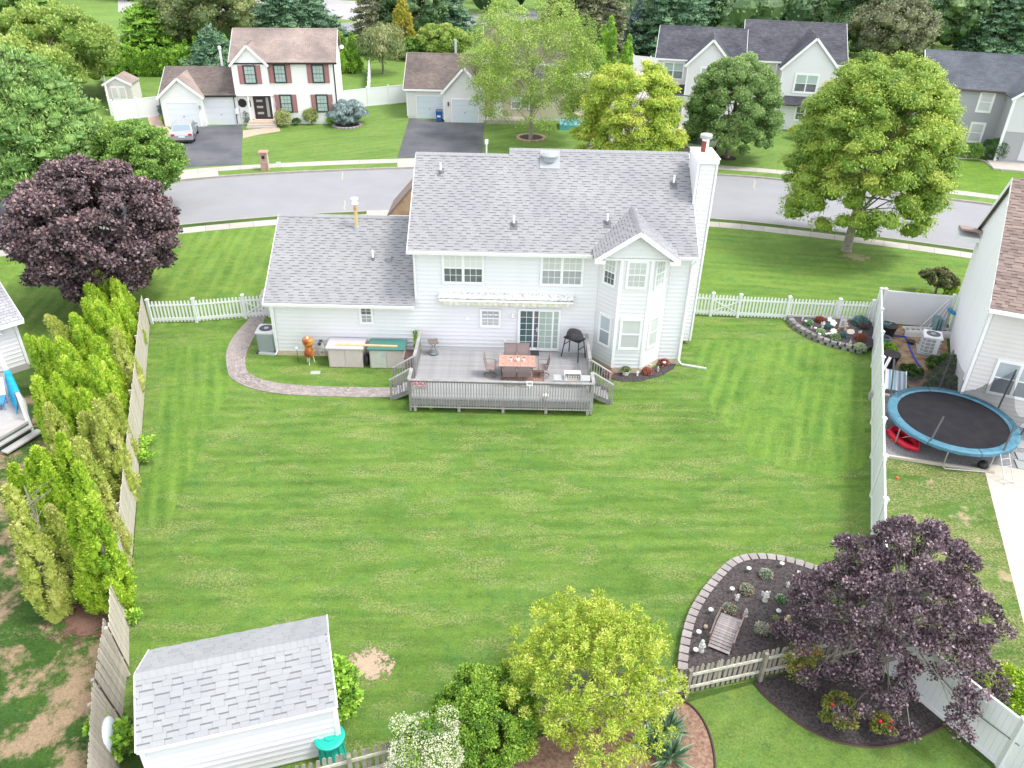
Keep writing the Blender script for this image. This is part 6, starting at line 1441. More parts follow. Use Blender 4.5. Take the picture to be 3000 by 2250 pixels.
for i, (k, x, y, yt, w_, lm, n, lb, kw) in enumerate(bgt):
    p = at(x, y); h = zat(p, yt); r_ = rad(p, w_ * 1.25, 4); n = int(n * 1.15)
    if k == 'tree':
        tree('broadleaf_tree', lb, p, h, r_, kw.get('cb', .8), lm, n, .30, .18, 100 + i, core=.72, tipg=.3, lobes=110, lobe=.19, trunk=.2, nlimb=10, group='trees behind the far houses', tb=.5, tv=.22, ctv=.17, depth=.35)
    else:
        conifer('conifer_tree', lb, p, h, r_, lm, n, kw.get('L', .36), .12, 100 + i, core=.6, tipg=.3, layers=14, group='trees behind the far houses', cb=.8, power=.65, droop=.15, asp=.4, irr=.3, tb=.5, tv=.2, ctv=.18, depth=.35)
# wood beyond: many small crowns reading as one mass
rg = np.random.default_rng(77); B = []
for i in range(150):
    x = rg.uniform(-110, 160); y = rg.uniform(150, 215) if not (-75 < x < -15) else rg.uniform(185, 215); s = rg.uniform(3, 5.5); B.append((x, y, rg.uniform(3, 9), s, s, s * 1.3))
for i in range(46):
    x = rg.uniform(18, 120); y = rg.uniform(118, 150); s = rg.uniform(2.6, 4.2); B.append((x, y, rg.uniform(2, 8), s, s, s * 1.2))
me = blob_leaves(rg, B, 85000, .6, .38, LM_dk, tb=.5, tv=.2, ctv=.22, depth=.25, core=.62, tipg=.3); o = link('distant_wood', me); stuff(tag(o, 'dark mass of trees along the top edge behind the houses', 'wood'))
# weeping, amber, arborvitae spires
p, h = TP(828, 160, 48)
tree('weeping_tree', 'weeping tree with hanging olive branches behind the white fence between the far houses', p, h, rad(p, 108, 3), .6, LM_olive, 16000, .32, .09, 31, lobes=40, lobe=.33, trunk=.14, shell=(.55, 1), out=.35, hang=1.6, tb=.62, tv=.2, depth=.5, vasp=1.2)
p, h = TP(873, 128, -6)
conifer('amber_tree', 'narrow amber and yellow-green tree beside the weeping tree', p, h, rad(p, 66, 3), LM_amber, 11000, .3, .16, 32, plumes=26, power=.6, tb=.5)
arb = [(1286, 168, 92), (1297, 165, 55), (1310, 163, 36), (1318, 166, 62), (1295, 172, 100), (1352, 160, 76), (1345, 164, 92)]
for i, (x, y, yt) in enumerate(arb):
    p, h = TP(x, y + 14, yt); lb = ['leftmost thin bright arborvitae spire right of the birch', 'second thin arborvitae spire from the birch', 'tallest thin arborvitae spire right of the birch', 'thin arborvitae spire on the right of the taller cluster', 'short arborvitae spire at the front of the taller cluster', 'taller of the two arborvitae spires left of the blue spruce', 'shorter of the two arborvitae spires left of the blue spruce'][i]
    conifer('arborvitae', lb, p, h, .85, LM_hedge, 4200, .20, .08, 40 + i, core=.75, plumes=24, power=.55, cb=.1, group='thin arborvitae spires beyond the lime tree', tb=.55, tv=.15, trunk=.08)
for i, (x, y, yt, w_) in enumerate([(742, 158, 72, 40), (766, 158, 74, 40)]):
    p, h = TP(x, y, yt); conifer('arborvitae', ['left', 'right'][i] + ' of the two arborvitae right of the two-storey white house', p, h, rad(p, w_, 2), LM_hedge, 5500, .2, .09, 50 + i, core=.7, plumes=26, power=.6, cb=.1, tb=.5, group='pair of arborvitae by the white house')
# garden hedge of cypress behind the white shed, and young ones behind the garage
for i in range(11):
    x = 232 + i * 18.5; p = at(x, 163 + i * .2); h = zat(p, 104 - i * .5 + (i % 3) * 6)
    conifer('hedge_cypress', 'bright green hedge cypress behind the small shed, number %d from its left end' % (i + 1) if False else ('bright green hedge cypress behind the small shed, ' + ['leftmost', 'second from the left', 'third from the left', 'fourth from the left', 'fifth from the left', 'middle one', 'fifth from the right', 'fourth from the right', 'third from the right', 'second from the right', 'rightmost'][i]), p, h, rad(p, 34, 2), LM_hedge, 4200, .22, .09, 60 + i, core=.7, tipg=.3, plumes=26, power=.35, cb=.1, tb=.5, tv=.17, group='hedge cypresses behind the small shed')
for i, (x, yt) in enumerate(((408, 88), (430, 80), (452, 84), (471, 76), (494, 78))):
    p = at(x, 140); h = zat(p, yt)
    conifer('young_cypress', 'young yellow-green cypress above the garage roof, ' + ['leftmost', 'second from the left', 'middle one', 'second from the right', 'rightmost'][i], p, h, rad(p, 22, 2), LM_hedge, 3000, .24, .1, 80 + i, plumes=20, power=.7, cb=.1, tb=.6, group='young cypresses above the garage roof')
p = at(399, 128); h = zat(p, 62)
conifer('young_cypress', 'dark green cypress behind the young ones near the striped road', p, h, rad(p, 50, 2), LM_ley, 7000, .3, .12, 87, plumes=24, power=.6, tb=.35)

# --- arborvitae belt on the left: base positions come from where each trunk stands
AV = [ # tip x,y  base x,y  width px  colour(0 green,1 dry)
 (208, 592, 262, 700, 52, 0), (247, 612, 288, 712, 52, 0), (192, 622, 235, 722, 54, 0), (250, 652, 290, 765, 58, 0), (186, 655, 232, 765, 54, 0), (214, 660, 262, 790, 60, 0),
 (160, 686, 205, 800, 54, 0), (170, 712, 222, 830, 58, 0), (250, 720, 286, 860, 60, 1), (104, 692, 180, 800, 56, 1), (60, 733, 130, 850, 52, 0), (92, 738, 160, 860, 56, 0),
 (130, 738, 190, 880, 58, 0), (210, 735, 262, 870, 62, 0), (200, 778, 258, 930, 66, 0), (140, 780, 205, 920, 60, 0), (78, 822, 135, 960, 60, 0), (120, 815, 185, 985, 60, 0),
 (182, 850, 236, 1000, 60, 0), (240, 860, 275, 1010, 56, 1), (105, 880, 168, 1050, 62, 1), (210, 872, 275, 1085, 68, 1), (85, 975, 150, 1120, 60, 0), (130, 945, 195, 1130, 62, 0),
 (180, 900, 240, 1080, 60, 1), (172, 955, 262, 1230, 66, 1), (30, 1010, 90, 1180, 58, 0), (78, 975, 160, 1190, 62, 0), (172, 1010, 268, 1330, 70, 0), (60, 1170, 160, 1330, 62, 0) if False else (65, 1000, 140, 1200, 60, 0),
 (160, 1095, 225, 1320, 66, 0), (18, 1058, 130, 1330, 78, 1), (110, 1100, 170, 1290, 54, 1)]
def av_label(i, t, k):
    a = ['green', 'straw-tipped'][k]; return a
names_row = ['farthest', 'far right of the farthest pair', 'second farthest on the left', 'far right against the fence', 'far left-hand', 'far middle', 'upper left bulge', 'upper middle', 'beside the fence in the upper third', 'yellowish one reaching left above the dark soil', 'leftmost pointed one near the white neighbour house', 'second from the neighbour house', 'third from the neighbour house', 'broad one in the upper middle', 'broad one just below the upper middle', 'middle left', 'one beside the blue towel railing', 'one right of the towel railing', 'centre', 'centre right by the fence', 'one below and right of the neighbour deck', 'tall one right of centre with dry side', 'one at the tip of the neighbour deck steps', 'one right of the deck steps', 'centre with pale top', 'lower right with bare brown streak', 'lower left edge behind the bare tree', 'lower left middle', 'lowest right against the fence', 'lower left above the bare tree', 'lowest middle bright green', 'nearest and leftmost with bare grey branches', 'small half-bare one at the bottom middle']
for i, (tx, ty, bx, by, w_, k) in enumerate(AV):
    b = at(bx, by); 
    # choose the height whose lean matches the tip seen in the photo
    h = zat(b, ty); tip = at(tx, ty, h); lean = Vector((tip.x - b.x, tip.y - b.y)); 
    if lean.length > 1.0: lean = lean.normalized() * 1.0
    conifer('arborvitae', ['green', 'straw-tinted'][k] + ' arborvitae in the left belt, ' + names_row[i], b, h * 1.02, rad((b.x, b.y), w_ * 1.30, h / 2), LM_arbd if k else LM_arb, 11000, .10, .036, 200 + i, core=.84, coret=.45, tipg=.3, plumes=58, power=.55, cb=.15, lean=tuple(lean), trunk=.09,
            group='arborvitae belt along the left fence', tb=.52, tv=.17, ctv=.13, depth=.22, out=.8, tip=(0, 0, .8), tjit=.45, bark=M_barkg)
# bare grey branches of the dying one
p = at(150, 1318); q = MB(); rgb = random.Random(4)
top = at(52, 1050, 4.2)
for k in range(60):
    t = rgb.uniform(.05, .95); s = p.lerp(top, t); a = rgb.uniform(0, 2 * PI); L = rgb.uniform(.3, .8); e = s + Vector((math.cos(a) * L, math.sin(a) * L, rgb.uniform(.1, .5))); q.tube([s, s.lerp(e, .5) + Vector((0, 0, .04)), e], [.016, .011, .004], 4)
q.tube([p, p.lerp(top, .5), top], [.09, .06, .02], 6)
tag(q.build('bare_arborvitae', M_barkg), 'bare grey trunk and twigs of a dying arborvitae at lower left', 'tree')
# --- foreground
def fore(name, lb, base, h, rx, cb, lm, n, L, W, seed, **k): return tree(name, lb, base, h, rx, cb, lm, n, L, W, seed, **k)
p = at(1893, 1450); h = zat(p, 1085)
tree('purple_plum', 'large purple-leaved plum tree over the fence corner at lower right', (p.x, p.y, 0), 5.3, 3.2, .3, LM_plum, 56000, .085, .062, 301, prof=lambda t: (1 - t) ** .62 * (t + .25) ** .25 * 1.22, lobes=300, lobe=.078, trunk=.13, bark=mat('bark_pale', (.40, .36, .33), .9, (.30, .26, .24), 6, 1), shell=(.35, 1.05), nlimb=170, fork=.05, tb=.5, tv=.26, ctv=.12, depth=.6, vasp=.8, tr=.26)
p = at(1270, 1560); rgs = np.random.default_rng(55); sprays = []
for k in range(260):
    a = rgs.uniform(0, 2 * PI); e = rgs.uniform(.1, 1.45); rr = rgs.uniform(.75, 1.12); c = (2.05 * rr * math.cos(a) * math.cos(e), 2.05 * rr * math.sin(a) * math.cos(e), 1.5 + 1.75 * rr * math.sin(e)); sprays.append((*c, .09, .09, rgs.uniform(.16, .34)))
tree('golden_tree', 'bright golden-green young tree at the bottom centre, over the picket fence', (p.x, p.y, 0), 3.3, 2.15, .4, LM_gold, 52000, .085, .034, 302, extra=sprays, lobes=240, lobe=.085, trunk=.08, bark=M_barkg, shell=(.4, 1.18), nlimb=90, fork=.1, tb=.5, tv=.2, ctv=.13, depth=.6, vasp=1.1, tip=(0, 0, .25), tr=.25)
p = at(1045, 1615)
tree('green_shrub', 'dense green rounded shrub between the white-flowered vine and the golden tree', (p.x, p.y, 0), 2.15, 1.45, .1, leafmat('leaf_shrub', [(.049, .126, .020), (.126, .252, .031), (.238, .392, .049), (.378, .504, .084)]), 42000, .07, .042, 303, core=.75, tipg=.3, lobes=150, lobe=.17, trunk=.07, shell=(.6, 1.0), tb=.52, tv=.24, ctv=.14, depth=.3, cat='shrub')
p = at(928, 1690)
vn = tree('clematis_vine', 'vine mound covered in small white flowers at the bottom edge', (p.x, p.y, 0), 2.25, .92, .1, MATS['leaf_shrub'], 14000, .08, .05, 304, lobes=50, lobe=.3, trunk=.05, shell=(.6, 1.0), tb=.5, tv=.22, depth=.25, cat='vine')
rg = np.random.default_rng(9); B = [(rg.uniform(-.7, .75), rg.uniform(-.75, .35), rg.uniform(.7, 2.05), .28, .28, .22) for _ in range(110)]
B = [b for b in B if (b[0] / .95) ** 2 + (b[1] / .95) ** 2 + ((b[2] - 1.1) / 1.25) ** 2 < 1.0 and (b[0] / .8) ** 2 + (b[1] / .8) ** 2 + ((b[2] - 1.1) / 1.1) ** 2 > .62]
link('flowers', blob_leaves(rg, B, 15000, .036, .036, leafmat('white_florets', [(.45, .50, .26), (.60, .61, .44), (.68, .67, .55)]), tb=.55, tv=.25, depth=.3, name='flowers'), vn)
p = at(742, 1560)
tree('sapling', 'bright green leafy sapling against the right end wall of the white shed', (p.x - .1, p.y, 0), 2.3, .62, .3, LM_hedge, 9000, .13, .09, 305, lobes=34, lobe=.34, trunk=.04, tb=.65, tv=.2, depth=.5)
def bush(name, lb, x, y, w_, h, lm, n, L, W, seed, cat='shrub', **k):
    p = at(x, y); r_ = rad(p, w_, h / 2); return tree(name, lb, p, h, r_, .02, lm, n, L, W, seed, lobes=k.pop('lobes', 22), lobe=k.pop('lobe', .42), trunk=.04, nlimb=4, shell=(.5, 1), cat=cat, **k)
LM_yw = leafmat('leaf_variegated', [(.184, .253, .069), (.345, .391, .138), (.517, .517, .253)])
bush('clipped_shrub', 'oval variegated shrub left of the bench at the white house', 613, 274, 34, 1.5, LM_yw, 3500, .14, .09, 401)
bush('clipped_shrub', 'oval variegated shrub right of the bench at the white house', 674, 268, 32, 1.45, LM_yw, 3500, .14, .09, 402)
bush('small_shrub', 'small dark round shrub in front of the white house bench', 641, 270, 17, .6, LM_dk, 1200, .12, .08, 403)
bush('small_shrub', 'small round green shrub left of the blue weeping evergreen', 718, 270, 25, .7, LM_hedge, 1500, .12, .08, 404)
p = at(752, 268)
tree('weeping_evergreen', 'low blue-green weeping evergreen mound at the corner of the white house', p, 2.3, rad(p, 94, 1), .1, LM_blue, 12000, .3, .06, 405, lobes=40, lobe=.3, out=.4, hang=1.3, tb=.62, tv=.2, depth=.4, cat='shrub', vasp=.8, shell=(.6, 1))
bush('yellow_shrub', 'small bright yellow-green shrub at the garage corner of the white house', 357, 268, 17, .7, LM_arb, 1500, .1, .07, 406, tb=.7)
bush('dwarf_spruce', 'small blue-grey spruce behind the yellow shrub by the white garage', 354, 254, 19, 1.3, LM_blue, 1600, .14, .05, 407, tb=.35)
bush('dwarf_spruce', 'tiny conical evergreen between the garage door and the front door', 534, 268, 15, 1.3, LM_pine, 1500, .12, .05, 408)
bush('boxwood', 'large clipped dark green round bush in front of the right grey house', 2141, 346, 54, 1.9, leafmat('leaf_box', [(.023, .069, .014), (.046, .127, .023), (.092, .196, .034)]), 9000, .09, .06, 409, tb=.5, depth=.12, lobes=60, lobe=.3)
bush('flowering_bush', 'hydrangea bush with pink flowers left of the clipped round bush', 2098, 344, 46, 1.3, LM_mid, 4000, .13, .09, 410)
bush('flowering_bush', 'yellow-flowered bush between the blue-green tree and the big yellow-green tree', 1722, 300, 40, 1.2, LM_gold, 3000, .14, .1, 411)
p = at(2018, 640); 
tree('japanese_maple', 'small dark umbrella-shaped weeping maple behind the privacy fence', p, zat(p, 584), rad(p, 84, 1.5), .7, leafmat('leaf_bronze', [(.034, .040, .016), (.081, .092, .032), (.138, .149, .052), (.196, .196, .081)]), 12000, .12, .07, 412, lobes=40, lobe=.3, trunk=.07, hang=.8, tb=.55, tv=.25, depth=.4, vasp=.5, shell=(.6, 1))
for i, (x, y, w_, h, lb) in enumerate(((1722, 1475, 88, 1.5, 'tall leggy rose bush with one red bloom beside the picket fence post'), (1800, 1560, 100, .8, 'wide low rose bush in the middle of the lower mulch bed'), (1900, 1585, 62, .6, 'small rose bush with three red blooms at the right of the mulch bed'))):
    p = at(x, y); r = tree('rose_bush', lb, p, h, rad(p, w_, .5), .15, leafmat('leaf_rose', [(.103, .138, .034), (.230, .276, .057), (.391, .380, .092), (.460, .322, .161)]), 3600, .06, .04, 420 + i, lobes=22, lobe=.3, trunk=.03, bark=M_barkg, nlimb=14, shell=(.3, 1), depth=.7, cat='shrub')
    rq = random.Random(i); 
    for k in range((2, 1, 3)[i]): MB().ball((rq.uniform(-.5, .5) * rad(p, w_, .5), rq.uniform(-.6, 0) * .5, h * rq.uniform(.85, 1.02)), .05, 8, 5).build('bloom', mat('rose_red', (.65, .02, .03), .5), r)
bush('lime_shrub', 'feathery lime green shrub beyond the lower right privacy fence', 2180, 1530, 120, 1.1, LM_arb, 7000, .10, .04, 430)
bush('flower_border', 'low yellow-flowered plants behind the top end of the privacy fence', 1992, 650, 40, .5, LM_arb, 1500, .09, .06, 431)
bush('flower_border', 'yellow-green bush between the umbrella maple and the neighbour wall', 2050, 646, 34, .9, LM_arb, 2000, .1, .07, 432)
bush('lawn_weed', 'small leafy weeds under the left end of the deck front', 930, 880, 30, .25, LM_hedge, 500, .09, .06, 433)
# yuccas
M_yuc = leafmat('leaf_yucca', [(.046, .103, .057), (.115, .207, .115), (.253, .368, .230)], trans=.1)
for i, (x, y, s, lb) in enumerate(((1425, 1545, .55, 'small upper yucca in the red mulch'), (1440, 1580, .68, 'large yucca at the right of the red mulch bed'), (1406, 1612, .62, 'yucca left of the large one in the red mulch'), (1448, 1640, .7, 'lowest yucca at the bottom edge of the red mulch'))):
    r = thing('yucca', lb, 'plant', at(x, y, .02), group='yuccas in the red mulch bed'); rg = np.random.default_rng(500 + i); n = 90
    a = rg.uniform(0, 2 * PI, n); e = rg.uniform(.15, 1.45, n); D = np.stack([np.cos(a) * np.cos(e), np.sin(a) * np.cos(e), np.sin(e)], 1); N = unit(np.cross(D, np.stack([-np.sin(a), np.cos(a), a * 0], 1)))
    P = np.stack([np.cos(a) * .04, np.sin(a) * .04, rg.uniform(0, .12, n)], 1)
    link('leaves', leaf_mesh('leaves', P, D, N, s * rg.uniform(.7, 1.1, n), .065, rg.random(n), M_yuc), r)
# ------------------------------------------------------------------ vehicles and street furniture
def fademat(name, c1, c2, R, sc):
    m, nt, b = newmat(name); tc = _n(nt, 'ShaderNodeTexCoord'); ln = _n(nt, 'ShaderNodeVectorMath', operation='LENGTH'); nt.links.new(tc.outputs['Object'], ln.inputs[0])
    n = noise(nt, sc, 6, .75, tc.outputs['Object'], .4); n2 = noise(nt, 14, 4, .7, tc.outputs['Object'])
    a = mth(nt, 'DIVIDE', ln.outputs['Value'], R); a = mth(nt, 'SUBTRACT', .95, a); q = mth(nt, 'SUBTRACT', n.outputs['Fac'], .5); q = mth(nt, 'MULTIPLY', q, 4.0); a = mth(nt, 'ADD', a, q); r_ = mth(nt, 'SUBTRACT', n2.outputs['Fac'], .5); r_ = mth(nt, 'MULTIPLY', r_, 2.2); a = mth(nt, 'ADD', a, r_); a = mth(nt, 'MULTIPLY', a, 3.0, True)
    rp = ramp(nt, [(.35, c1), (.65, c2)]); nt.links.new(n2.outputs['Fac'], rp.inputs[0]); nt.links.new(rp.outputs[0], b.inputs['Base Color']); nt.links.new(a, b.inputs['Alpha']); b.inputs['Roughness'].default_value = .95
    MATS[name] = m; return m
def car(name, lb, pos, rz, body, suv=False):
    r = thing(name, lb, 'car', pos, rz); L, Wd = 4.6, 1.8
    prof = [(-2.3, .35), (-2.3, .72), (-2.2, .92), (-1.75, .98), (-1.15, 1.40), (.35, 1.44), (1.15, 1.0), (2.05, .82), (2.3, .62), (2.3, .35)]
    if suv: prof = [(-2.3, .4), (-2.3, .9), (-2.25, 1.05), (-2.0, 1.62), (.3, 1.66), (1.1, 1.12), (2.1, .98), (2.3, .75), (2.3, .4)]
    q = MB(); n = len(prof); secs = []
    for y, k in ((-.90, .0), (-.80, 1), (.80, 1), (.90, 0)):
        secs.append([(x * (1 if k else .985), y * (1 - .16 * max(0, z - .95) / .5) if k == 0 else y * (1 - .14 * max(0, z - .95) / .5), z if k else z * .985 + .01) for x, z in prof])
    vs = [p for s in secs for p in s]; fs = [tuple(range(n - 1, -1, -1)), tuple(range(3 * n, 4 * n))][::1]
    for s in range(3):
        for i in range(n): j = (i + 1) % n; fs.append((s * n + i, s * n + j, (s + 1) * n + j, (s + 1) * n + i))
    q.add(vs, fs); q.build('body', body, r)
    gm = panemat('car_glass', (.10, .13, .15)); gm2 = panemat('car_rear_glass', (.22, .30, .34))
    def on(i, j, t0, t1, w0, w1, nm, m):
        a, b = Vector((prof[i][0], 0, prof[i][1])), Vector((prof[j][0], 0, prof[j][1])); p, s = a.lerp(b, t0), a.lerp(b, t1); nn = Vector((-(b - a).z, 0, (b - a).x)).normalized() * (.012 if (b - a).x > 0 else .012)
        g = MB(); g.add([p + nn + Vector((0, -w0, 0)), p + nn + Vector((0, w0, 0)), s + nn + Vector((0, w1, 0)), s + nn + Vector((0, -w1, 0))], [(0, 1, 2, 3)]); g.build(nm, m, r)
    if suv: on(2, 3, .15, .85, .72, .64, 'rear_window', gm); on(4, 5, .1, .9, .64, .72, 'windscreen', gm)
    else: on(3, 4, .12, .9, .72, .64, 'rear_window', gm2); on(5, 6, .08, .92, .64, .74, 'windscreen', gm)
    zt, zb = (1.56, 1.14) if suv else (1.34, 1.0)
    for s in (-1, 1):
        for x0, x1, x2, x3 in (((-1.55, -.42, -.42, -1.15), (-.36, .95, .35, -.36)) if not suv else ((-2.0, -.5, -.5, -1.9), (-.44, .95, .3, -.44))):
            g = MB(); yb = .905 * s * (1 - .16 * (zb - .95) / .5); yt = .905 * s * (1 - .16 * (zt - .95) / .5) + .008 * s; g.add([(x0, yb + .01 * s, zb), (x1, yb + .01 * s, zb), (x2, yt, zt), (x3, yt, zt)], [(0, 1, 2, 3)]); g.build('side_window', gm, r)
        for x in (-1.4, 1.42):
            wl = MB().lathe([(.20, -.1), (.32, -.11), (.33, 0), (.32, .11), (.20, .1)], 18, M=Matrix.Rotation(PI / 2, 4, 'X')).build('wheel', M_dark, r, (x, s * .82, .33)); MB().lathe([(.19, -.02), (.20, .0), (.06, .03)], 12, M=Matrix.Rotation(-PI / 2 * s, 4, 'X')).build('rim', mat('alloy', (.5, .5, .5), .3, metal=.8), wl, (0, s * .10, 0))
        MB().bev(-2.325, -2.2, min(s * .55, s * .86), max(s * .55, s * .86), .72, .86, .02).build('tail_light', mat('red_lamp', (.55, .02, .03), .3), r)
        MB().bev(2.1, 2.29, min(s * .55, s * .82), max(s * .55, s * .82), .64, .76, .02).build('headlight', M_ceram, r); MB().bev(.75, .92, min(s * .9, s * 1.05), max(s * .9, s * 1.05), .98, 1.1, .02).build('mirror', body, r)
    MB().box(-2.32, -2.3, -.26, .26, .55, .68).build('number_plate', M_ceram, r); MB().box(-2.32, 2.31, -.86, .86, .22, .36).build('sill', M_ink, r)
    return r
M_silver = mat('silver_paint', (.48, .49, .52), .25, metal=.5, coat=.6); M_gpaint = mat('dark_grey_paint', (.09, .095, .11), .25, metal=.4, coat=.8); M_wpaint = mat('white_paint', (.72, .73, .75), .25, coat=.8)
car('parked_car', 'silver sedan parked in front of the left garage door, seen from behind', at(402, 297), R_(104), M_silver)
car('parked_car', 'dark grey hatchback in the car park behind the far trees', at(560, 28), R_(-14), M_gpaint)
car('parked_car', 'white car half hidden behind the pine in the car park', at(712, 38), R_(-10), M_wpaint)
car('parked_car', 'silver vehicle glimpsed behind the lime tree beyond the roof ridge', at(1300, 322), R_(80), M_wpaint, True)
car('parked_car', 'dark sedan hidden behind the chimney top across the street', at(1515, 328), R_(60), M_silver, True)
car('parked_car', 'pale car parked behind the large yellow-green tree', at(1905, 388), R_(-28) + PI, M_silver)
tb_ = lambda m, lb, p, rz: None
def bin_(lb, p, rz, m, lidm):
    r = thing('wheelie_bin', lb, 'bin', p, rz)
    q = MB(); q.add([(-.24, -.26, .06), (.24, -.26, .06), (.24, .26, .06), (-.24, .26, .06), (-.30, -.34, .98), (.30, -.34, .98), (.30, .32, .98), (-.30, .32, .98)], [(0, 3, 2, 1), (4, 5, 6, 7), (0, 1, 5, 4), (1, 2, 6, 5), (2, 3, 7, 6), (3, 0, 4, 7)]); q.build('body', m, r)
    MB().bev(-.32, .32, -.37, .36, .98, 1.07, .03).build('lid', lidm, r); MB().tube([(-.22, .40, .98), (.22, .40, .98)], .02, 6).build('handle', m, r)
    for s in (-1, 1): MB().lathe([(.10, -.03), (.10, .03)], 12, M=Matrix.Rotation(PI / 2, 4, 'Y')).build('wheel', M_dark, r, (s * .27, .28, .1))
    MB().box(-.16, .16, -.325, -.30, .45, .62).build('sticker', M_ceram, r)
bin_('dark grey wheelie bin between the silver car and the garage door', at(424, 271), R_(10), mat('bin_grey', (.10, .11, .14), .5), M_ink)
bin_('blue recycling bin between the two garage doors', at(949, 262), 0, mat('bin_blue', (.02, .10, .40), .45), mat('bin_lid', (.12, .14, .20), .5))
ph = thing('brick_mailbox', 'tan brick mailbox pillar on the far verge near the driveway', 'mailbox', at(574, 367), R_(4)); M_mb = mat('tan_brick', (.58, .40, .30), .85, (.46, .31, .24), 5, 1, .4, objvar=.12)
bk = MB().box(0, .2, 0, .09, 0, .065).mesh('brick', M_mb)
MB().box(-.27, .27, -.27, .27, 0, 1.38).build('mortar_core', mat('mortar', (.55, .47, .40), .9), ph)
for c in range(18):
    for k in range(3):
        sh = .1 * (c % 2); x = -.3 + k * .2 + (sh if k < 2 else 0)
        if x + .2 <= .301: link('brick', bk, ph, (x, -.3, .02 + c * .075)); link('brick', bk, ph, (-.30, -x - .0, .02 + c * .075), -PI / 2) if False else None
MB().bev(-.36, .36, -.36, .36, 1.38, 1.48, .03).build('cap', mat('pink_stone', (.50, .27, .22), .8), ph); MB().bev(-.11, .11, -.34, -.28, .95, 1.2, .03).build('mail_door', M_dark, ph)
vs_ = thing('yard_sign', 'small white sign on the verge right of the brick mailbox', 'sign', at(603, 362)); MB().box(-.18, .18, -.01, .01, .15, .45).build('board', M_trim, vs_); MB().bar((0, 0, 0), (0, 0, .2), .02).build('stake', M_trim, vs_)
mbx = thing('mailbox', 'white post mailbox just above the left end of the roof ridge', 'mailbox', at(1051, 336)); MB().box(-.06, .06, -.06, .06, 0, 1.0).build('post', M_trim, mbx); MB().bev(-.14, .14, -.3, .3, 1.0, 1.35, .08).build('box', M_trim, mbx)
hy = thing('fire_hydrant', 'red fire hydrant on the verge right of the big tree trunk', 'hydrant', at(1875, 511, 0)); M_hy = mat('hydrant_red', (.55, .02, .02), .4)
MB().lathe([(.17, 0), (.17, .06), (.12, .08), (.11, .50), (.15, .52), (.15, .56), (.12, .62), (.06, .70), (.03, .74)], 14).build('body', M_hy, hy)
for s in (-1, 1): MB().lathe([(.05, 0), (.05, .09), (.065, .10), (.065, .13)], 10, M=Matrix.Translation((s * .09, 0, .42)) @ Matrix.Rotation(s * PI / 2, 4, 'Y')).build('side_cap', M_hy, hy)
MB().lathe([(.07, 0), (.07, .08), (.085, .09), (.085, .12)], 10, M=Matrix.Translation((0, -.1, .36)) @ Matrix.Rotation(PI / 2, 4, 'X')).build('front_cap', mat('cap_white', (.6, .6, .6), .4), hy)
hp = thing('basketball_hoop', 'basketball backboard with dark border by the large grey house', 'basketball hoop', at(1462, 296), R_(-8)); bo = MB().box(-.9, .9, -.03, 0, 2.7, 3.75).build('backboard', M_trim, hp)
for a in ((-.9, .9, 2.7, 2.76), (-.9, .9, 3.69, 3.75), (-.9, -.84, 2.76, 3.69), (.84, .9, 2.76, 3.69)): MB().box(a[0], a[1], -.05, -.03, a[2], a[3]).build('border', M_dark, bo)
MB().tube([(.0, .6, 0), (0, .6, 2.9), (0, 0, 3.1)], .06, 6).build('pole', M_dark, hp); MB().tube([(.23 * math.cos(a), -.27 + .23 * math.sin(a), 2.95) for a in [i * PI / 6 for i in range(12)]], .012, 4, close=True).build('rim', mat('rim_orange', (.6, .15, .02), .5), hp)
bn = thing('garden_bench', 'white slatted bench between the two oval shrubs of the white house', 'bench', at(641, 266)); 
for i in range(5): MB().box(-.7, .7, .1, .13, .5 + i * .09, .55 + i * .09).build('slat', M_trim, bn)
MB().box(-.7, .7, -.3, .1, .42, .46).build('seat', M_trim, bn)
for x in (-.66, .66): MB().bar((x, -.25, 0), (x, -.25, .42), .05).build('leg', M_trim, bn); MB().bar((x, .12, 0), (x, .12, .95), .05).build('leg', M_trim, bn)
pc = thing('garden_chair', 'pale pink garden chair on the porch of the right grey house', 'chair', at(2196, 352), R_(-20)); 
for i in range(4): MB().box(-.22 + i * .12, -.15 + i * .12, .2, .23, .45, 1.0).build('back_slat', mat('pink_paint', (.62, .48, .50), .5), pc)
MB().box(-.25, .25, -.25, .2, .40, .45).build('seat', MATS['pink_paint'], pc)
for x in (-.22, .22):
    for y in (-.2, .18): MB().bar((x, y, 0), (x, y, .4), .04).build('leg', MATS['pink_paint'], pc)
def ring(name, lb, x, y, r, n, m, inner, z=.16):
    o = thing(name, lb, 'tree ring', at(x, y)); MB().lathe([(r, 0), (r, .05)], 24).build('mulch', inner, o)
    if n:
        me = MB().bev(-PI * r / n * .92, PI * r / n * .92, -.14, .14, 0, z, .03).mesh('stone', m)
        for k in range(n): a = 2 * PI * k / n; link('stone', me, o, (r * math.cos(a), r * math.sin(a), 0), a + PI / 2)
ring('stone_ring', 'ring of tan stones round the birch trunk', 1147, 299, 1.22, 22, mat('tan_stone', (.48, .34, .24), .9, (.36, .26, .19), 6, 1, .5, objvar=.15), M_mulch)
ring('mulch_ring', 'dark mulch circle round the trunk of the blue-green tree', 1571, 342, .75, 0, None, M_mulch)
ring('stone_ring', 'low grey stone ring under the blue-green weeping evergreen', 750, 272, 1.25, 22, M_stone, M_mulch)
tag(MB().lathe([(.9, 0), (.9, .012)], 20, sx=1.25).build('bare_patch', fademat('dry_patch', (.36, .32, .16), (.26, .26, .10), .9, 2.2), None, at(1850, 556, .003)), 'straw-coloured worn patch at the foot of the big tree', 'ground patch')
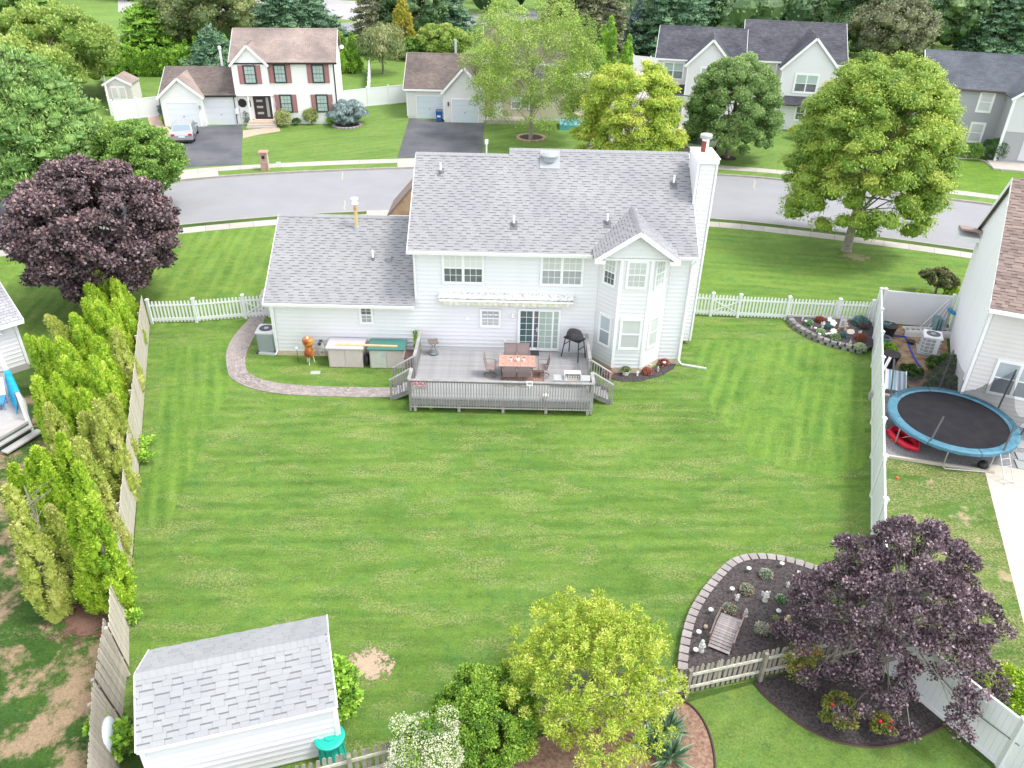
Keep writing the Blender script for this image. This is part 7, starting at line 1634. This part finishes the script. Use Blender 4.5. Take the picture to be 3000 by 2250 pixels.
q = MB(); q.lathe([(1.0, 0), (1.0, .010)], 60, sx=1.15, sy=.85); o = q.build('bare_patch', fademat('sand_patch', (.46, .36, .25), (.38, .28, .19), .62, 2.6), None, at(800, 1436, .003))
tag(o, 'ragged bare sandy patch in the lawn right of the white shed', 'ground patch')
# ------------------------------------------------------------------ right neighbour's yard
sheet('gravel_bed', [(14.3, 25.15), (18.7, 24.05), (21.5, 23.3), (21.5, 27.2), (19.0, 28.2), (17.0, 31.6), (16.7, 31.6)], .010, M_grav)
sheet('soil_yard', [(16.6, 31.4), (17.6, 31.1), (19.0, 28.4), (22.3, 36.3), (18.9, 36.7)], .014, M_soil)
sheet('concrete_path', [(18.45, 24.75), (20.2, 24.25), (20.4, 23.0), (17.6, 14), (14.9, 14.5)], .016, M_patio)
tag(MB().bar((14.25, 25.1, .06), (18.55, 24.1, .06), .1, .12).build('timber_edging', mat('grey_timber', (.50, .45, .37), .9)), 'pale timber edging between the gravel and the worn grass', 'edging')
for i, (x, y) in enumerate(((20.4, 25.1), (20.7, 26.0), (20.1, 24.6))): tag(MB().box(-.4, .4, -.3, .3, 0, .04).build('paving_slab', mat('grey_slab', (.34, .36, .36), .8), None, (x, y, .012), R_(-15)), ['middle', 'upper', 'lower'][i] + ' grey paving slab at the right edge by the trampoline', 'slab')
TR = thing('trampoline', 'large round trampoline with blue rim pad, black mat and drooping net', 'trampoline', (17.75, 26.42, 0)); M_pad = mat('trampoline_blue', (.05, .165, .235), .55, (.08, .21, .285), 4, 1, .2, 10); M_mat = mat('trampoline_mat', (.020, .019, .023), .9, (.027, .026, .030), 2, 1, spec=.15)
RX, RY, ZT = 2.42, 2.38, .95; ra_ = R_(-15); N_ = 40
MB().lathe([(2.12, ZT - .03), (2.12, ZT - .02)], 40).build('jump_mat', M_mat, TR)
for k in range(8):
    pd = MB(); vs = []
    for i in range(6):
        a = 2 * PI * (k + i / 5 * .985) / 8
        for r_, z in ((2.06, ZT), (2.12, ZT + .04), (2.35, ZT + .045), (2.43, ZT + .01), (2.44, ZT - .10 - .015 * (i % 2))): vs.append((r_ * math.cos(a), r_ * math.sin(a), z))
    pd.add(vs, [(i * 5 + j, i * 5 + j + 1, (i + 1) * 5 + j + 1, (i + 1) * 5 + j) for i in range(5) for j in range(4)]); pd.build('rim_pad', M_pad, TR)
MB().tube([(2.36 * math.cos(a), 2.36 * math.sin(a), ZT - .05) for a in [i * 2 * PI / 40 for i in range(40)]], .03, 6, close=True).build('rim_tube', mat('galvanised', (.52, .52, .52), .35, metal=.7), TR)
for k in range(4):
    a0 = k * PI / 2 - 2.05; a1 = a0 + .72; p0 = Vector((2.36 * math.cos(a0), 2.36 * math.sin(a0), 0)); p1 = Vector((2.36 * math.cos(a1), 2.36 * math.sin(a1), 0))
    MB().tube([p0 + Vector((0, 0, ZT - .06)), p0 + Vector((0, 0, .12)), p0.lerp(p1, .06) + Vector((0, 0, .03)), p0.lerp(p1, .94) + Vector((0, 0, .03)), p1 + Vector((0, 0, .12)), p1 + Vector((0, 0, ZT - .06))], .025, 6).build('leg', MATS['galvanised'], TR)
M_foam = mat('net_pole_foam', (.10, .095, .10), .8); tops = []
for k, (a, lx, ly, h_) in enumerate(((2.45, -.1, .5, 2.5), (1.35, .3, .4, 2.6), (.35, .25, .2, 2.7), (-.45, .1, -.2, 2.2), (-1.2, .35, .45, 1.9), (-2.35, .45, .4, 1.9))):
    p = Vector((2.40 * math.cos(a), 2.40 * math.sin(a), ZT - .1)); t = p + Vector((lx, ly, h_ - ZT + .1)); mm = p.lerp(t, .5) + Vector((0, 0, 0)); MB().tube([p, mm, t], .035, 6).build('net_pole', M_foam, TR); tops.append((p, t))
nm_, nt_, b_ = newmat('net_mesh'); b_.inputs['Base Color'].default_value = (.03, .03, .035, 1); b_.inputs['Alpha'].default_value = .42; b_.inputs['Roughness'].default_value = .9
for i in (0, 1, 2):
    (p0, t0), (p1, t1) = tops[i], tops[(i + 1) % 6]; ne = MB(); vs = []; nx = 10
    for j in range(nx + 1):
        u = j / nx; lo = p0.lerp(p1, u); rr = 2.15 / max(lo.xy.length, .1); lo = Vector((lo.x * rr, lo.y * rr, ZT + .03)); hi = t0.lerp(t1, u) - Vector((0, 0, 1.1 * math.sin(PI * u))); vs += [lo, lo.lerp(hi, .5), hi]
    ne.add(vs, [(j * 3 + k, (j + 1) * 3 + k, (j + 1) * 3 + k + 1, j * 3 + k + 1) for j in range(nx) for k in range(2)]); ne.build('net', nm_, TR, smooth=True)
ld = thing('trampoline_ladder', 'small grey metal ladder leaning on the trampoline rim at right', 'ladder', (18.75, 23.55, 0), R_(12)); 
for s in (-.19, .19): MB().tube([(s, -.15, .0), (s, .55, .95)], .018, 6).build('side_rail', MATS['galvanised'], ld)
for k in range(4): t = .12 + k * .24; MB().tube([(-.19, -.15 + .7 * t, .95 * t), (.19, -.15 + .7 * t, .95 * t)], .016, 5).build('rung', MATS['galvanised'], ld)
kb = thing('toy_boat', 'red inflatable toy boat under the left side of the trampoline', 'toy boat', (15.85, 26.1, .02), R_(-75)); M_rb = mat('red_plastic', (.62, .015, .04), .4)
MB().tube([(.78, 0, .16), (.5, .26, .17), (0, .34, .17), (-.5, .30, .17), (-.62, 0, .17), (-.5, -.30, .17), (0, -.34, .17), (.5, -.26, .17)], .13, 8, close=True).build('hull', M_rb, kb, smooth=True); MB().prism([(-.5, -.25), (.4, -.2), (.6, 0), (.4, .2), (-.5, .25)], .02, .08).build('floor', mat('dark_red', (.30, .01, .02), .5), kb); MB().tube([(.15, -.2, .3), (.18, 0, .33), (.15, .2, .3)], .012, 5).build('rope', M_ceram, kb)
def ac2(lb, p, rz):
    r = thing('air_conditioner', lb, 'air conditioner', p, rz); q = MB(); c = .12; a = .40; q.prism([(-a + c, -a), (a - c, -a), (a, -a + c), (a, a - c), (a - c, a), (-a + c, a), (-a, a - c), (-a, -a + c)], .12, .90); q.build('casing', M_acg, r)
    for z in (.14, .32, .50, .68, .86):
        q = MB(); q.tube([((a + .015) * x, (a + .015) * y, z) for x, y in ((-.7, -1), (.7, -1), (1, -.7), (1, .7), (.7, 1), (-.7, 1), (-1, .7), (-1, -.7))], .014, 4, close=True); q.build('guard_bar', M_trim, r)
    for x in (-.28, -.05, .15): MB().box(x - .012, x + .012, -a - .03, -a - .005, .12, .9).build('guard_post', M_trim, r)
    MB().box(.16, .33, -a - .02, -a, .12, .9).build('service_panel', M_trim, r); MB().bev(-.43, .43, -.43, .43, .90, .99, .04).build('lid', M_trim, r); MB().lathe([(.32, .991), (.32, .995)], 20).build('grille', mat('grille_dark', (.10, .10, .12), .5), r); MB().lathe([(.13, .996), (.10, 1.03)], 12).build('fan_hub', mat('hub_grey', (.35, .35, .38), .5), r)
    MB().box(-.52, .52, -.52, .52, 0, .10).build('pad', mat('pad_grey', (.40, .41, .41), .8), r)
ac2('white caged air conditioner on a grey pad beside the right neighbour house', (20.25, 33.75, 0), R_(-20))
lq = thing('extension_ladder', 'white metal ladder lying flat against the short privacy fence', 'ladder', (21.0, 35.5, .30), R_(-2))
for s in (-.2, .2): MB().box(-1.25, 1.25, s - .02, s + .02, -.06, .06).build('side_rail', M_trim, lq)
for k in range(10): MB().box(-1.2 + k * .265, -1.17 + k * .265, -.18, .18, -.02, .02).build('rung', M_trim, lq)
MB().box(-1.25, 1.25, -.26, -.23, -.30, -.02).build('outer_rail', M_trim, lq)
def pot(lb, p, r_, h, m, soil=True, name='plant_pot'):
    o = thing(name, lb, 'pot', p); MB().lathe([(r_ * .72, 0), (r_ * .98, h * .92), (r_ * 1.06, h * .92), (r_ * 1.06, h), (r_ * .92, h)], 18).build('pot', m, o)
    if soil: MB().lathe([(r_ * .9, h * 1.003), (r_ * .9, h * 1.006)], 14).build('soil', M_mulch, o)
    return o
pot('large black tub with reddish rim holding a teal pot behind the fence', (18.85, 35.35, 0), .42, .62, M_dark); pot('teal pot standing inside the large black tub', (18.72, 35.38, .45), .2, .3, mat('teal_plastic', (.10, .36, .36), .4))
pot('teal glazed pot along the inside of the right fence', (18.40, 34.5, 0), .26, .36, MATS['teal_plastic']); pot('blue pot along the inside of the right fence', (18.15, 34.05, 0), .2, .25, mat('blue_plastic', (.03, .17, .42), .4)); pot('big black nursery tub against the right fence', (17.72, 32.25, 0), .40, .68, M_dark)
pot('small dark bowl with white rim beside the blue hose', (19.75, 34.55, 0), .2, .16, M_dark)
hb = [(18.6, 35.6), (19.05, 35.35), (19.75, 35.2), (19.7, 34.8), (19.45, 33.8), (19.3, 33.1), (19.2, 32.2)]
tag(MB().tube([(x, y, .05) for x, y in hb], .045, 6).build('flat_hose', mat('royal_blue', (.05, .07, .50), .5)), 'flat royal blue discharge hose across the bare soil of the right yard', 'hose')
pl = thing('pool_poles', 'bundle of pale poles, blue net and folded chairs leaning in the fence corner', 'poles', (21.75, 36.0, 0)); rq = random.Random(8)
for k in range(7): MB().tube([(-1.0 + k * .12, -.1 * k, .1), (.1 + .03 * k, .1, 1.75 - .1 * k)], .02, 5).build('pole', (M_trim, MATS['pale_hose'])[k % 2], pl)
MB().ball((-.35, -.05, 1.15), .28, 10, 6, sz=.35, M=Matrix.Rotation(.6, 4, 'Y')).build('blue_net', mat('net_blue', (.03, .28, .55), .6), pl)
for k in range(3): MB().box(-.5 + k * .12, -.44 + k * .12, -.55 - .05 * k, -.1, .05, .95).build('folded_chair', mat('folded_teal', (.20, .32, .34), .6), pl)
LM_wd = leafmat('leaf_weed', [(.04, .08, .02), (.08, .14, .035), (.14, .21, .06)])
for i, (x, y, rx_, h_, lb) in enumerate(((20.1, 31.6, 1.0, .8, 'overgrown green shrubs against the right neighbour side wall, upper clump'), (19.3, 30.0, .95, .75, 'overgrown green shrubs between the trampoline and the neighbour wall'), (18.4, 31.4, .6, .35, 'low weeds on the bare soil beside the trampoline net'))):
    tree('weedy_shrub', lb, (x, y, 0), h_, rx_, .02, LM_wd, 7000, .13, .07, 700 + i, lobes=26, lobe=.35, trunk=.03, nlimb=5, cat='shrub', depth=.5)
tree('small_plant', 'bright green seedling plants between the pots inside the right fence', (18.2, 33.5, 0), .45, .4, .02, LM_hedge, 1500, .12, .09, 705, lobes=10, lobe=.4, trunk=.02, nlimb=3, cat='plant')
tw2 = thing('striped_lounger', 'blue and white striped folding lounger behind the privacy fence', 'lounger', (16.95, 29.85, 0), R_(-18)); M_s1 = mat('stripe_white', (.68, .68, .76), .8); M_s2 = mat('stripe_blue', (.22, .38, .45), .8)
for k in range(8):
    x = -.4 + k * .1; q = MB(); q.slab([(x, -.55, .45), (x + .098, -.55, .45), (x + .098, .55, .85), (x, .55, .85)], .015); q.build('stripe', (M_s1, M_s2)[k % 2], tw2)
for x in (-.42, .42): MB().bar((x, -.6, .42), (x, .6, .86), .04).build('frame_rail', M_trim, tw2); MB().bar((x, -.4, 0), (x, -.4, .48), .03).build('leg', M_trim, tw2); MB().bar((x, .4, 0), (x, .4, .78), .03).build('leg', M_trim, tw2)
mb2 = thing('cinder_blocks', 'stack of grey concrete blocks behind the striped lounger', 'blocks', (16.25, 29.1, 0), R_(-20)); bm2 = MB().bev(-.2, .2, -.1, .1, 0, .19, .01).mesh('concrete_block', mat('block_grey', (.42, .40, .37), .9, (.34, .33, .30), 6, 1))
for k in range(9): link('concrete_block', bm2, mb2, ((k % 3) * .41 - .4, (k // 6) * .22, ((k // 3) % 2) * .2))
tag(MB().bar((16.3, 30.2, .3), (16.75, 30.5, 1.45), .12, .05).build('white_board', M_trim), 'white board leaning against the inside of the privacy fence', 'board')
tag(MB().box(-.1, .1, -.35, .35, 0, .5).build('blue_panel', mat('panel_blue', (.02, .20, .60), .4), None, (15.2, 27.2, 0), R_(-20)), 'bright blue plastic panel between the fence and the trampoline', 'panel')
tag(MB().ball((0, 0, .2), .2, 12, 8, sz=1).build('black_bucket', M_dark, None, (18.2, 24.35, 0)), 'black round tub under the trampoline rim', 'tub')
for i, (x, y, lb) in enumerate(((2627, 1403, 'small orange ball on the worn grass right of the white fence'), (2612, 1291, 'small orange ball on the gravel left of the toy boat'))): tag(MB().ball((0, 0, .05), .06, 10, 6).build('ball', mat('ball_orange', (.75, .12, .02), .5), None, at(x * .7373, y * .7373)), lb, 'ball')
# ------------------------------------------------------------------ foreground bits
tb3 = thing('teal_barrel', 'round teal plastic barrel table behind the picket fence beside the white shed', 'barrel', at(718, 1630), 0); M_te = mat('teal_resin', (.02, .46, .36), .45)
MB().lathe([(.34, 0), (.30, .3), (.27, .62), (.27, .66)], 20).build('pedestal', M_te, tb3); MB().lathe([(.36, .66), (.38, .69), (.38, .74), (.33, .76), (.25, .755), (.24, .73), (.14, .73), (.13, .76), (.03, .765)], 28).build('top', M_te, tb3)
for k in range(10): a = k * PI / 5; MB().bar((.33 * math.cos(a), .33 * math.sin(a), .02), (.29 * math.cos(a), .29 * math.sin(a), .62), .03).build('rib', M_te, tb3)
wb = thing('wheelbarrow', 'upturned pale wheelbarrow tub leaning between the shed and the left fence', 'wheelbarrow', at(248, 1625, 0), R_(15)); MB().ball((0, 0, .55), .52, 14, 8, sz=1.1, M=Matrix.Diagonal((.30, 1, 1, 1))).build('tub', mat('pale_blue_tub', (.55, .60, .64), .35), wb, smooth=True); MB().ball((-.16, 0, .5), .5, 14, 8, sz=1.05, M=Matrix.Diagonal((.42, 1, 1, 1))).build('underside', M_ink, wb, smooth=True)
tree('weed_plant', 'broad-leaved weed growing at the corner of the white shed', at(278, 1625, 0), .9, .35, .1, LM_hedge, 500, .2, .13, 710, lobes=9, lobe=.4, trunk=.02, nlimb=6, cat='plant')
tree('weed_plant', 'green vine growing on the lowest leaning fence panel', at(225, 1600, .0), 1.0, .3, .1, LM_hedge, 900, .13, .1, 711, lobes=9, lobe=.4, trunk=.02, nlimb=4, cat='plant')
for i, (x, y, r_, lb) in enumerate(((318, 968, .35, 'pale green sapling sprouting by the left fence, middle'), (315, 1000, .3, 'small pale green sprout below the sapling at the left fence'), (290, 1345, .22, 'tiny bright weed at the foot of the left fence'))): tree('weed_plant', lb, at(x, y), .5, r_, .05, LM_hedge, 380, .12, .05, 712 + i, lobes=8, lobe=.4, trunk=.015, nlimb=4, cat='plant', tb=.8)
# statues, solar lights, flower mounds in the beds
M_fig = mat('white_figurine', (.74, .73, .70), .5, (.62, .61, .58), 8, 1); M_figt = mat('sand_figurine', (.62, .50, .35), .7, (.50, .40, .28), 8, 1); M_figg = mat('grey_figurine', (.42, .38, .33), .8, (.58, .55, .50), 9, 1)
def figure(lb, x, y, h, m, z=.24, wings=False, rz=0., squat=1.0):
    r = thing('garden_statue', lb, 'statue', at(x, y, z), rz); s = h / .5
    MB().lathe([(.10 * squat, 0), (.105 * squat, .03), (.075, .12), (.055, .22), (.07, .30), (.075, .36), (.03, .395)], 12, M=Matrix.Scale(s, 4)).build('body', m, r, smooth=True); MB().ball((0, 0, .44), .058, 10, 7, sz=1.1, M=Matrix.Scale(s, 4)).build('head', m, r, smooth=True)
    for t in (-1, 1):
        MB().tube([Vector((t * .07, 0, .34)) * s, Vector((t * .095, -.05, .26)) * s, Vector((t * .02, -.10, .28)) * s], .022 * s, 6).build('arm', m, r)
        if wings: q = MB(); q.slab([Vector((t * .02, .05, .36)) * s, Vector((t * .16, .09, .44)) * s, Vector((t * .15, .09, .22)) * s, Vector((t * .03, .06, .18)) * s], .02 * s); q.build('wing', m, r)
    return r
def animal(lb, x, y, h, m, z=.24, rz=0.):
    r = thing('garden_statue', lb, 'statue', at(x, y, z), rz); s = h / .3
    MB().ball((0, 0, .09), .09, 12, 8, sz=1.0, M=Matrix.Diagonal((1.0 * s, 1.35 * s, s, 1))).build('body', m, r, smooth=True); MB().ball((0, -.10, .20), .058, 10, 7, M=Matrix.Scale(s, 4)).build('head', m, r, smooth=True)
    for t in (-1, 1): MB().tube([Vector((t * .03, -.09, .23)) * s, Vector((t * .04, -.07, .31)) * s], [.018 * s, .009 * s], 6).build('ear', m, r)
    return r
c4 = lambda x, y: ((1980 + x / 5.53) * .7373, (1640 + y / 5.53) * .7373)
c5 = lambda x, y: ((2300 + x / 7.373) * .7373, (900 + y / 7.373) * .7373)
c6 = lambda x, y: ((1900 + x / 5.53) * .7373, (820 + y / 5.53) * .7373)
figure('white angel figure standing alone in the middle of the bridge bed', *c4(1440, 670), .42, M_fig, wings=True)
figure('tall sand-coloured figure half under the purple tree in the bridge bed', *c4(1775, 1125), .58, M_figt, squat=1.5)
figure('small white cherub figure right of the middle flower mound', *c4(985, 655), .26, M_fig, wings=True); figure('grey and white gnome-like figure above the bridge', *c4(1120, 910), .30, M_figg, squat=1.4)
figure('slender white figure lying along the left of the bridge', *c4(405, 1480), .46, M_fig); figure('white angel with wings under the left edge of the purple tree', *c4(2080, 810), .30, M_fig, wings=True); figure('small white figure in the shade above the angel with wings', *c4(1810, 440), .22, M_fig, wings=True)
animal('small sand-coloured rabbit figure left of the bridge', *c4(480, 1110), .2, M_figt); animal('white deer-like figure beside the sand-coloured statue', *c4(2070, 980), .26, M_fig, rz=1.2); animal('small white figure at the upper right of the bridge bed', *c4(1980, 230), .2, M_fig)
def solar(lb, x, y, z=.24, h=.16, r_=.075):
    o = thing('solar_light', lb, 'garden light', at(x, y, z)); MB().tube([(0, 0, 0), (0, 0, h)], .012, 5).build('stake', M_ink, o); MB().lathe([(r_ * .5, h - .05), (r_, h), (r_, h + .025), (r_ * .35, h + .05)], 14).build('shade', M_fig, o); MB().lathe([(r_ * .3, h + .052), (r_ * .28, h + .056)], 10).build('panel', P_grey, o)
for (x, y, lb) in ((1170, 200, 'white solar light near the top left of the bridge bed'), (900, 530, 'white solar light against the blocks left of the cherub'), (555, 870, 'white solar light against the blocks above the bridge'), (360, 1230, 'white solar light between the rabbit and the blocks'), (310, 1520, 'white solar light at the lower left end of the block wall'), (1705, 120, 'white solar light at the top of the bridge bed'), (1650, 890, 'white solar light beside the bright green sprout'), (1950, 690, 'white solar light in the shade of the purple tree')): solar(lb, *c4(x, y))
LMs = {}
def mound(lb, x, y, z, r_, cols, seed):
    o = thing('flower_mound', lb, 'plant', at(x, y, z)); rg = np.random.default_rng(seed); lm = leafmat('mound_' + str(cols), [{'g': (.04, .22, .10), 'w': (.62, .60, .52), 'p': (.55, .30, .24), 'r': (.36, .09, .05), 'b': (.08, .15, .16), 'd': (.20, .08, .06), 'l': (.20, .38, .12), 't': (.16, .26, .27)}[c] for c in cols])
    link('flowers', blob_leaves(rg, [(0, 0, r_ * .25, r_, r_, r_ * .85)], 900, .06, .045, lm, tb=.5, tv=.35, depth=.12, name='flowers'), o); MB().ball((0, 0, r_ * .2), r_ * .85, 10, 6, sz=.85).build('cushion', MATS['leaf_dark'], o)
mound('pastel flower mound at the top of the bridge bed', *c4(1455, 265), .24, .185, 'pwgwg', 801); mound('pastel flower mound on the left of the angel', *c4(1145, 510), .24, .19, 'pgwgrw', 802); mound('pastel flower mound at the top of the bridge', *c4(865, 830), .24, .19, 'wgwgr', 803); mound('pale green flower mound right of the bridge', *c4(1390, 1150), .24, .20, 'gwgwp', 804); mound('shaded pale flower mound left of the winged angel', *c4(1700, 650), .24, .12, 'glw', 805)
tree('sprout', 'tiny bright green sprout in the bridge bed', at(*c4(1615, 990), .24), .16, .09, .01, LM_hedge, 160, .06, .04, 806, lobes=6, lobe=.5, trunk=.01, nlimb=2, cat='plant', tb=.8)
for (x, y, r_, cl, lb) in ((505, 370, .20, 'glwd', 'speckled green mound at the left of the corner bed'), (745, 310, .22, 'rdr', 'red leafy mound under the picket fence'), (765, 570, .20, 'lwlg', 'pale green mound at the middle left of the corner bed'), (1080, 690, .22, 'lwlgd', 'pale green mound near the stones of the corner bed'), (920, 450, .17, 'btb', 'blue-grey mound in the middle of the corner bed'), (1270, 640, .17, 'btb', 'blue-grey mound towards the right of the corner bed'), (1620, 700, .24, 'drd', 'rust red mound at the right of the corner bed'), (1685, 450, .20, 'dbd', 'dark reddish mound near the privacy fence'), (1610, 360, .36, 'btb', 'large blue-green low conifer at the back of the corner bed'), (1610, 890, .22, 'wlw', 'white lacy mound by the last stones of the corner bed')): mound(lb, *c5(x, y), .27, r_, cl, int(x))
for (x, y, h, m, lb, wg) in ((810, 440, .34, M_fig, 'white angel figure with raised wing in the corner bed', True), (370, 290, .22, M_fig, 'white figure at the left end under the picket fence', False), (1300, 500, .42, M_figt, 'sand-coloured fountain figure in the corner bed', False), (1610, 610, .28, M_fig, 'white and grey bird figure in the corner bed', True), (1390, 830, .30, M_figg, 'grey hound figure in front of the rust red mound', False), (1180, 810, .16, M_fig, 'tiny grey figure near the stones of the corner bed', False), (565, 460, .16, M_fig, 'tiny pinkish white figure by the speckled mound', False)): figure(lb, *c5(x, y), h, m, .27, wg)
for (x, y, lb) in ((435, 370, 'white solar light at the left of the corner bed'), (640, 520, 'white solar light below the tiny figure in the corner bed'), (730, 650, 'white solar light nearest the stones of the corner bed'), (935, 640, 'white solar light beside the pale green mound'), (880, 645, 'low white solar light in the centre of the corner bed')): solar(lb, *c5(x, y), .27, .18)
def plaque(lb, x, y, z, m, rz=.3, s=1.0, sp=5):
    o = thing('garden_plaque', lb, 'plaque', at(x, y, z), (0)); q = MB(); n = 20
    pr = [((.15 + .03 * math.cos(sp * 2 * PI * k / n)) * s * math.cos(2 * PI * k / n), (.15 + .03 * math.cos(sp * 2 * PI * k / n)) * s * math.sin(2 * PI * k / n)) for k in range(n)]
    q.prism(pr, 0, .03, M=Matrix.Translation((0, 0, .14 * s)) @ Matrix.Rotation(R_(50), 4, 'X')); q.build('disc', m, o); MB().bar((0, .04, 0), (0, .08, .16), .02).build('stake', M_ink, o)
plaque('white leaf-shaped plaque at the back of the corner bed', *c5(1025, 400), .27, M_fig, s=1.1); plaque('small white leaf-shaped plaque under the picket fence', *c5(955, 310), .27, M_fig, s=.8); plaque('white shell plaque with yellow pole in the corner bed', *c5(1030, 590), .27, M_fig, s=1.1, sp=9); plaque('pale heart-shaped plaque in the corner bed', *c5(1400, 590), .27, mat('pale_stone', (.56, .48, .42), .8), s=1.1, sp=2)
tag(MB().bar(at(*c5(1090, 520), .30), at(*c5(1165, 455), .55), .03).build('yellow_pole', mat('pole_yellow', (.75, .52, .02), .5)), 'short yellow pole leaning towards the white garden flag', 'pole')
gf_ = thing('garden_flag', 'white garden flag with a grey motif on a stake in the corner bed', 'flag', at(*c5(1215, 480), .27), R_(-8)); MB().box(-.16, .16, -.01, .01, .12, .62).build('cloth', mat('flag_white', (.66, .60, .64), .8), gf_); MB().box(-.06, .07, -.014, -.011, .22, .48).build('motif', mat('motif_grey', (.40, .34, .38), .8), gf_); MB().tube([(-.19, 0, 0), (-.19, 0, .64), (.17, 0, .64)], .01, 5).build('pole', M_ink, gf_)
figure('small stone hound figure in the bed under the bay', *c6(150, 1475), .26, M_figg, .02)
solar('white solar light in the bed under the bay, right one', *c6(245, 1430), .02, .30); solar('small white solar light close to the bay foundation', *c6(10, 1420), .02, .16); figure('small white cherub beside the flower pot under the bay', (1400 + 1290 / 2.765) * .7373, (500 + 1659 / 2.765) * .7373, .26, M_fig, .02, True)
for i, (x, y, lb) in enumerate(((1050, 1655, 'orange chrysanthemum mound left of the flower pot'), (1368, 1640, 'orange chrysanthemum mound right of the flower pot'), (1503, 1565, 'orange chrysanthemum mound at the right end under the bay'))): mound(lb, (1400 + x / 2.765) * .7373, (500 + y / 2.765) * .7373, .02, .22, 'rprd', 830 + i)
pt = pot('white bowl planter with pink and green flowers under the bay', at((1400 + 1195 / 2.765) * .7373, (500 + 1652 / 2.765) * .7373), .19, .22, M_ceram); rg = np.random.default_rng(3); link('flowers', blob_leaves(rg, [(0, 0, .26, .2, .2, .12)], 400, .06, .04, leafmat('pot_flowers', [(.06, .18, .04), (.12, .28, .06), (.45, .25, .25)]), tb=.4, tv=.4, name='flowers'), pt)
for i, (x, y) in enumerate(((210, 940), (720, 1035))): pass
q = thing('grass_plant', 'climbing green plant between the wicker deck box and the deck railing', 'plant', (-4.42, 31.62, 0)); rg = np.random.default_rng(4); link('leaves', blob_leaves(rg, [(0, 0, .3, .15, .12, .25), (.02, 0, .75, .13, .1, .25), (0, 0, 1.15, .1, .1, .25), (-.05, 0, 1.5, .07, .07, .12)], 700, .09, .06, LM_hedge, tb=.45, name='leaves'), q)

sg = MB().tube([(11.05, 14.15, 1.45), (11.6, 13.2, 1.15), (12.0, 12.6, 1.05), (12.5, 11.8, 1.1)], .012, 4); sg.ball((11.9, 12.75, .98), .04, 8, 5); o = sg.build('string_light', M_dark); tag(o, 'black cable with a small bulb strung along the lower right privacy fence', 'string light')
for k, (x, y, lb) in enumerate(((168, 1317, 'reddish brown soil patch at the foot of the lowest arborvitae'),)):
    q = MB(); q.lathe([(1.0, 0), (1.0, .01)], 50, sx=1.3, sy=1.0); tag(q.build('soil_patch', fademat('red_soil', (.20, .11, .08), (.14, .075, .055), .95, 2.0), None, at(x + 22, y + 18, .02)), lb, 'ground patch')
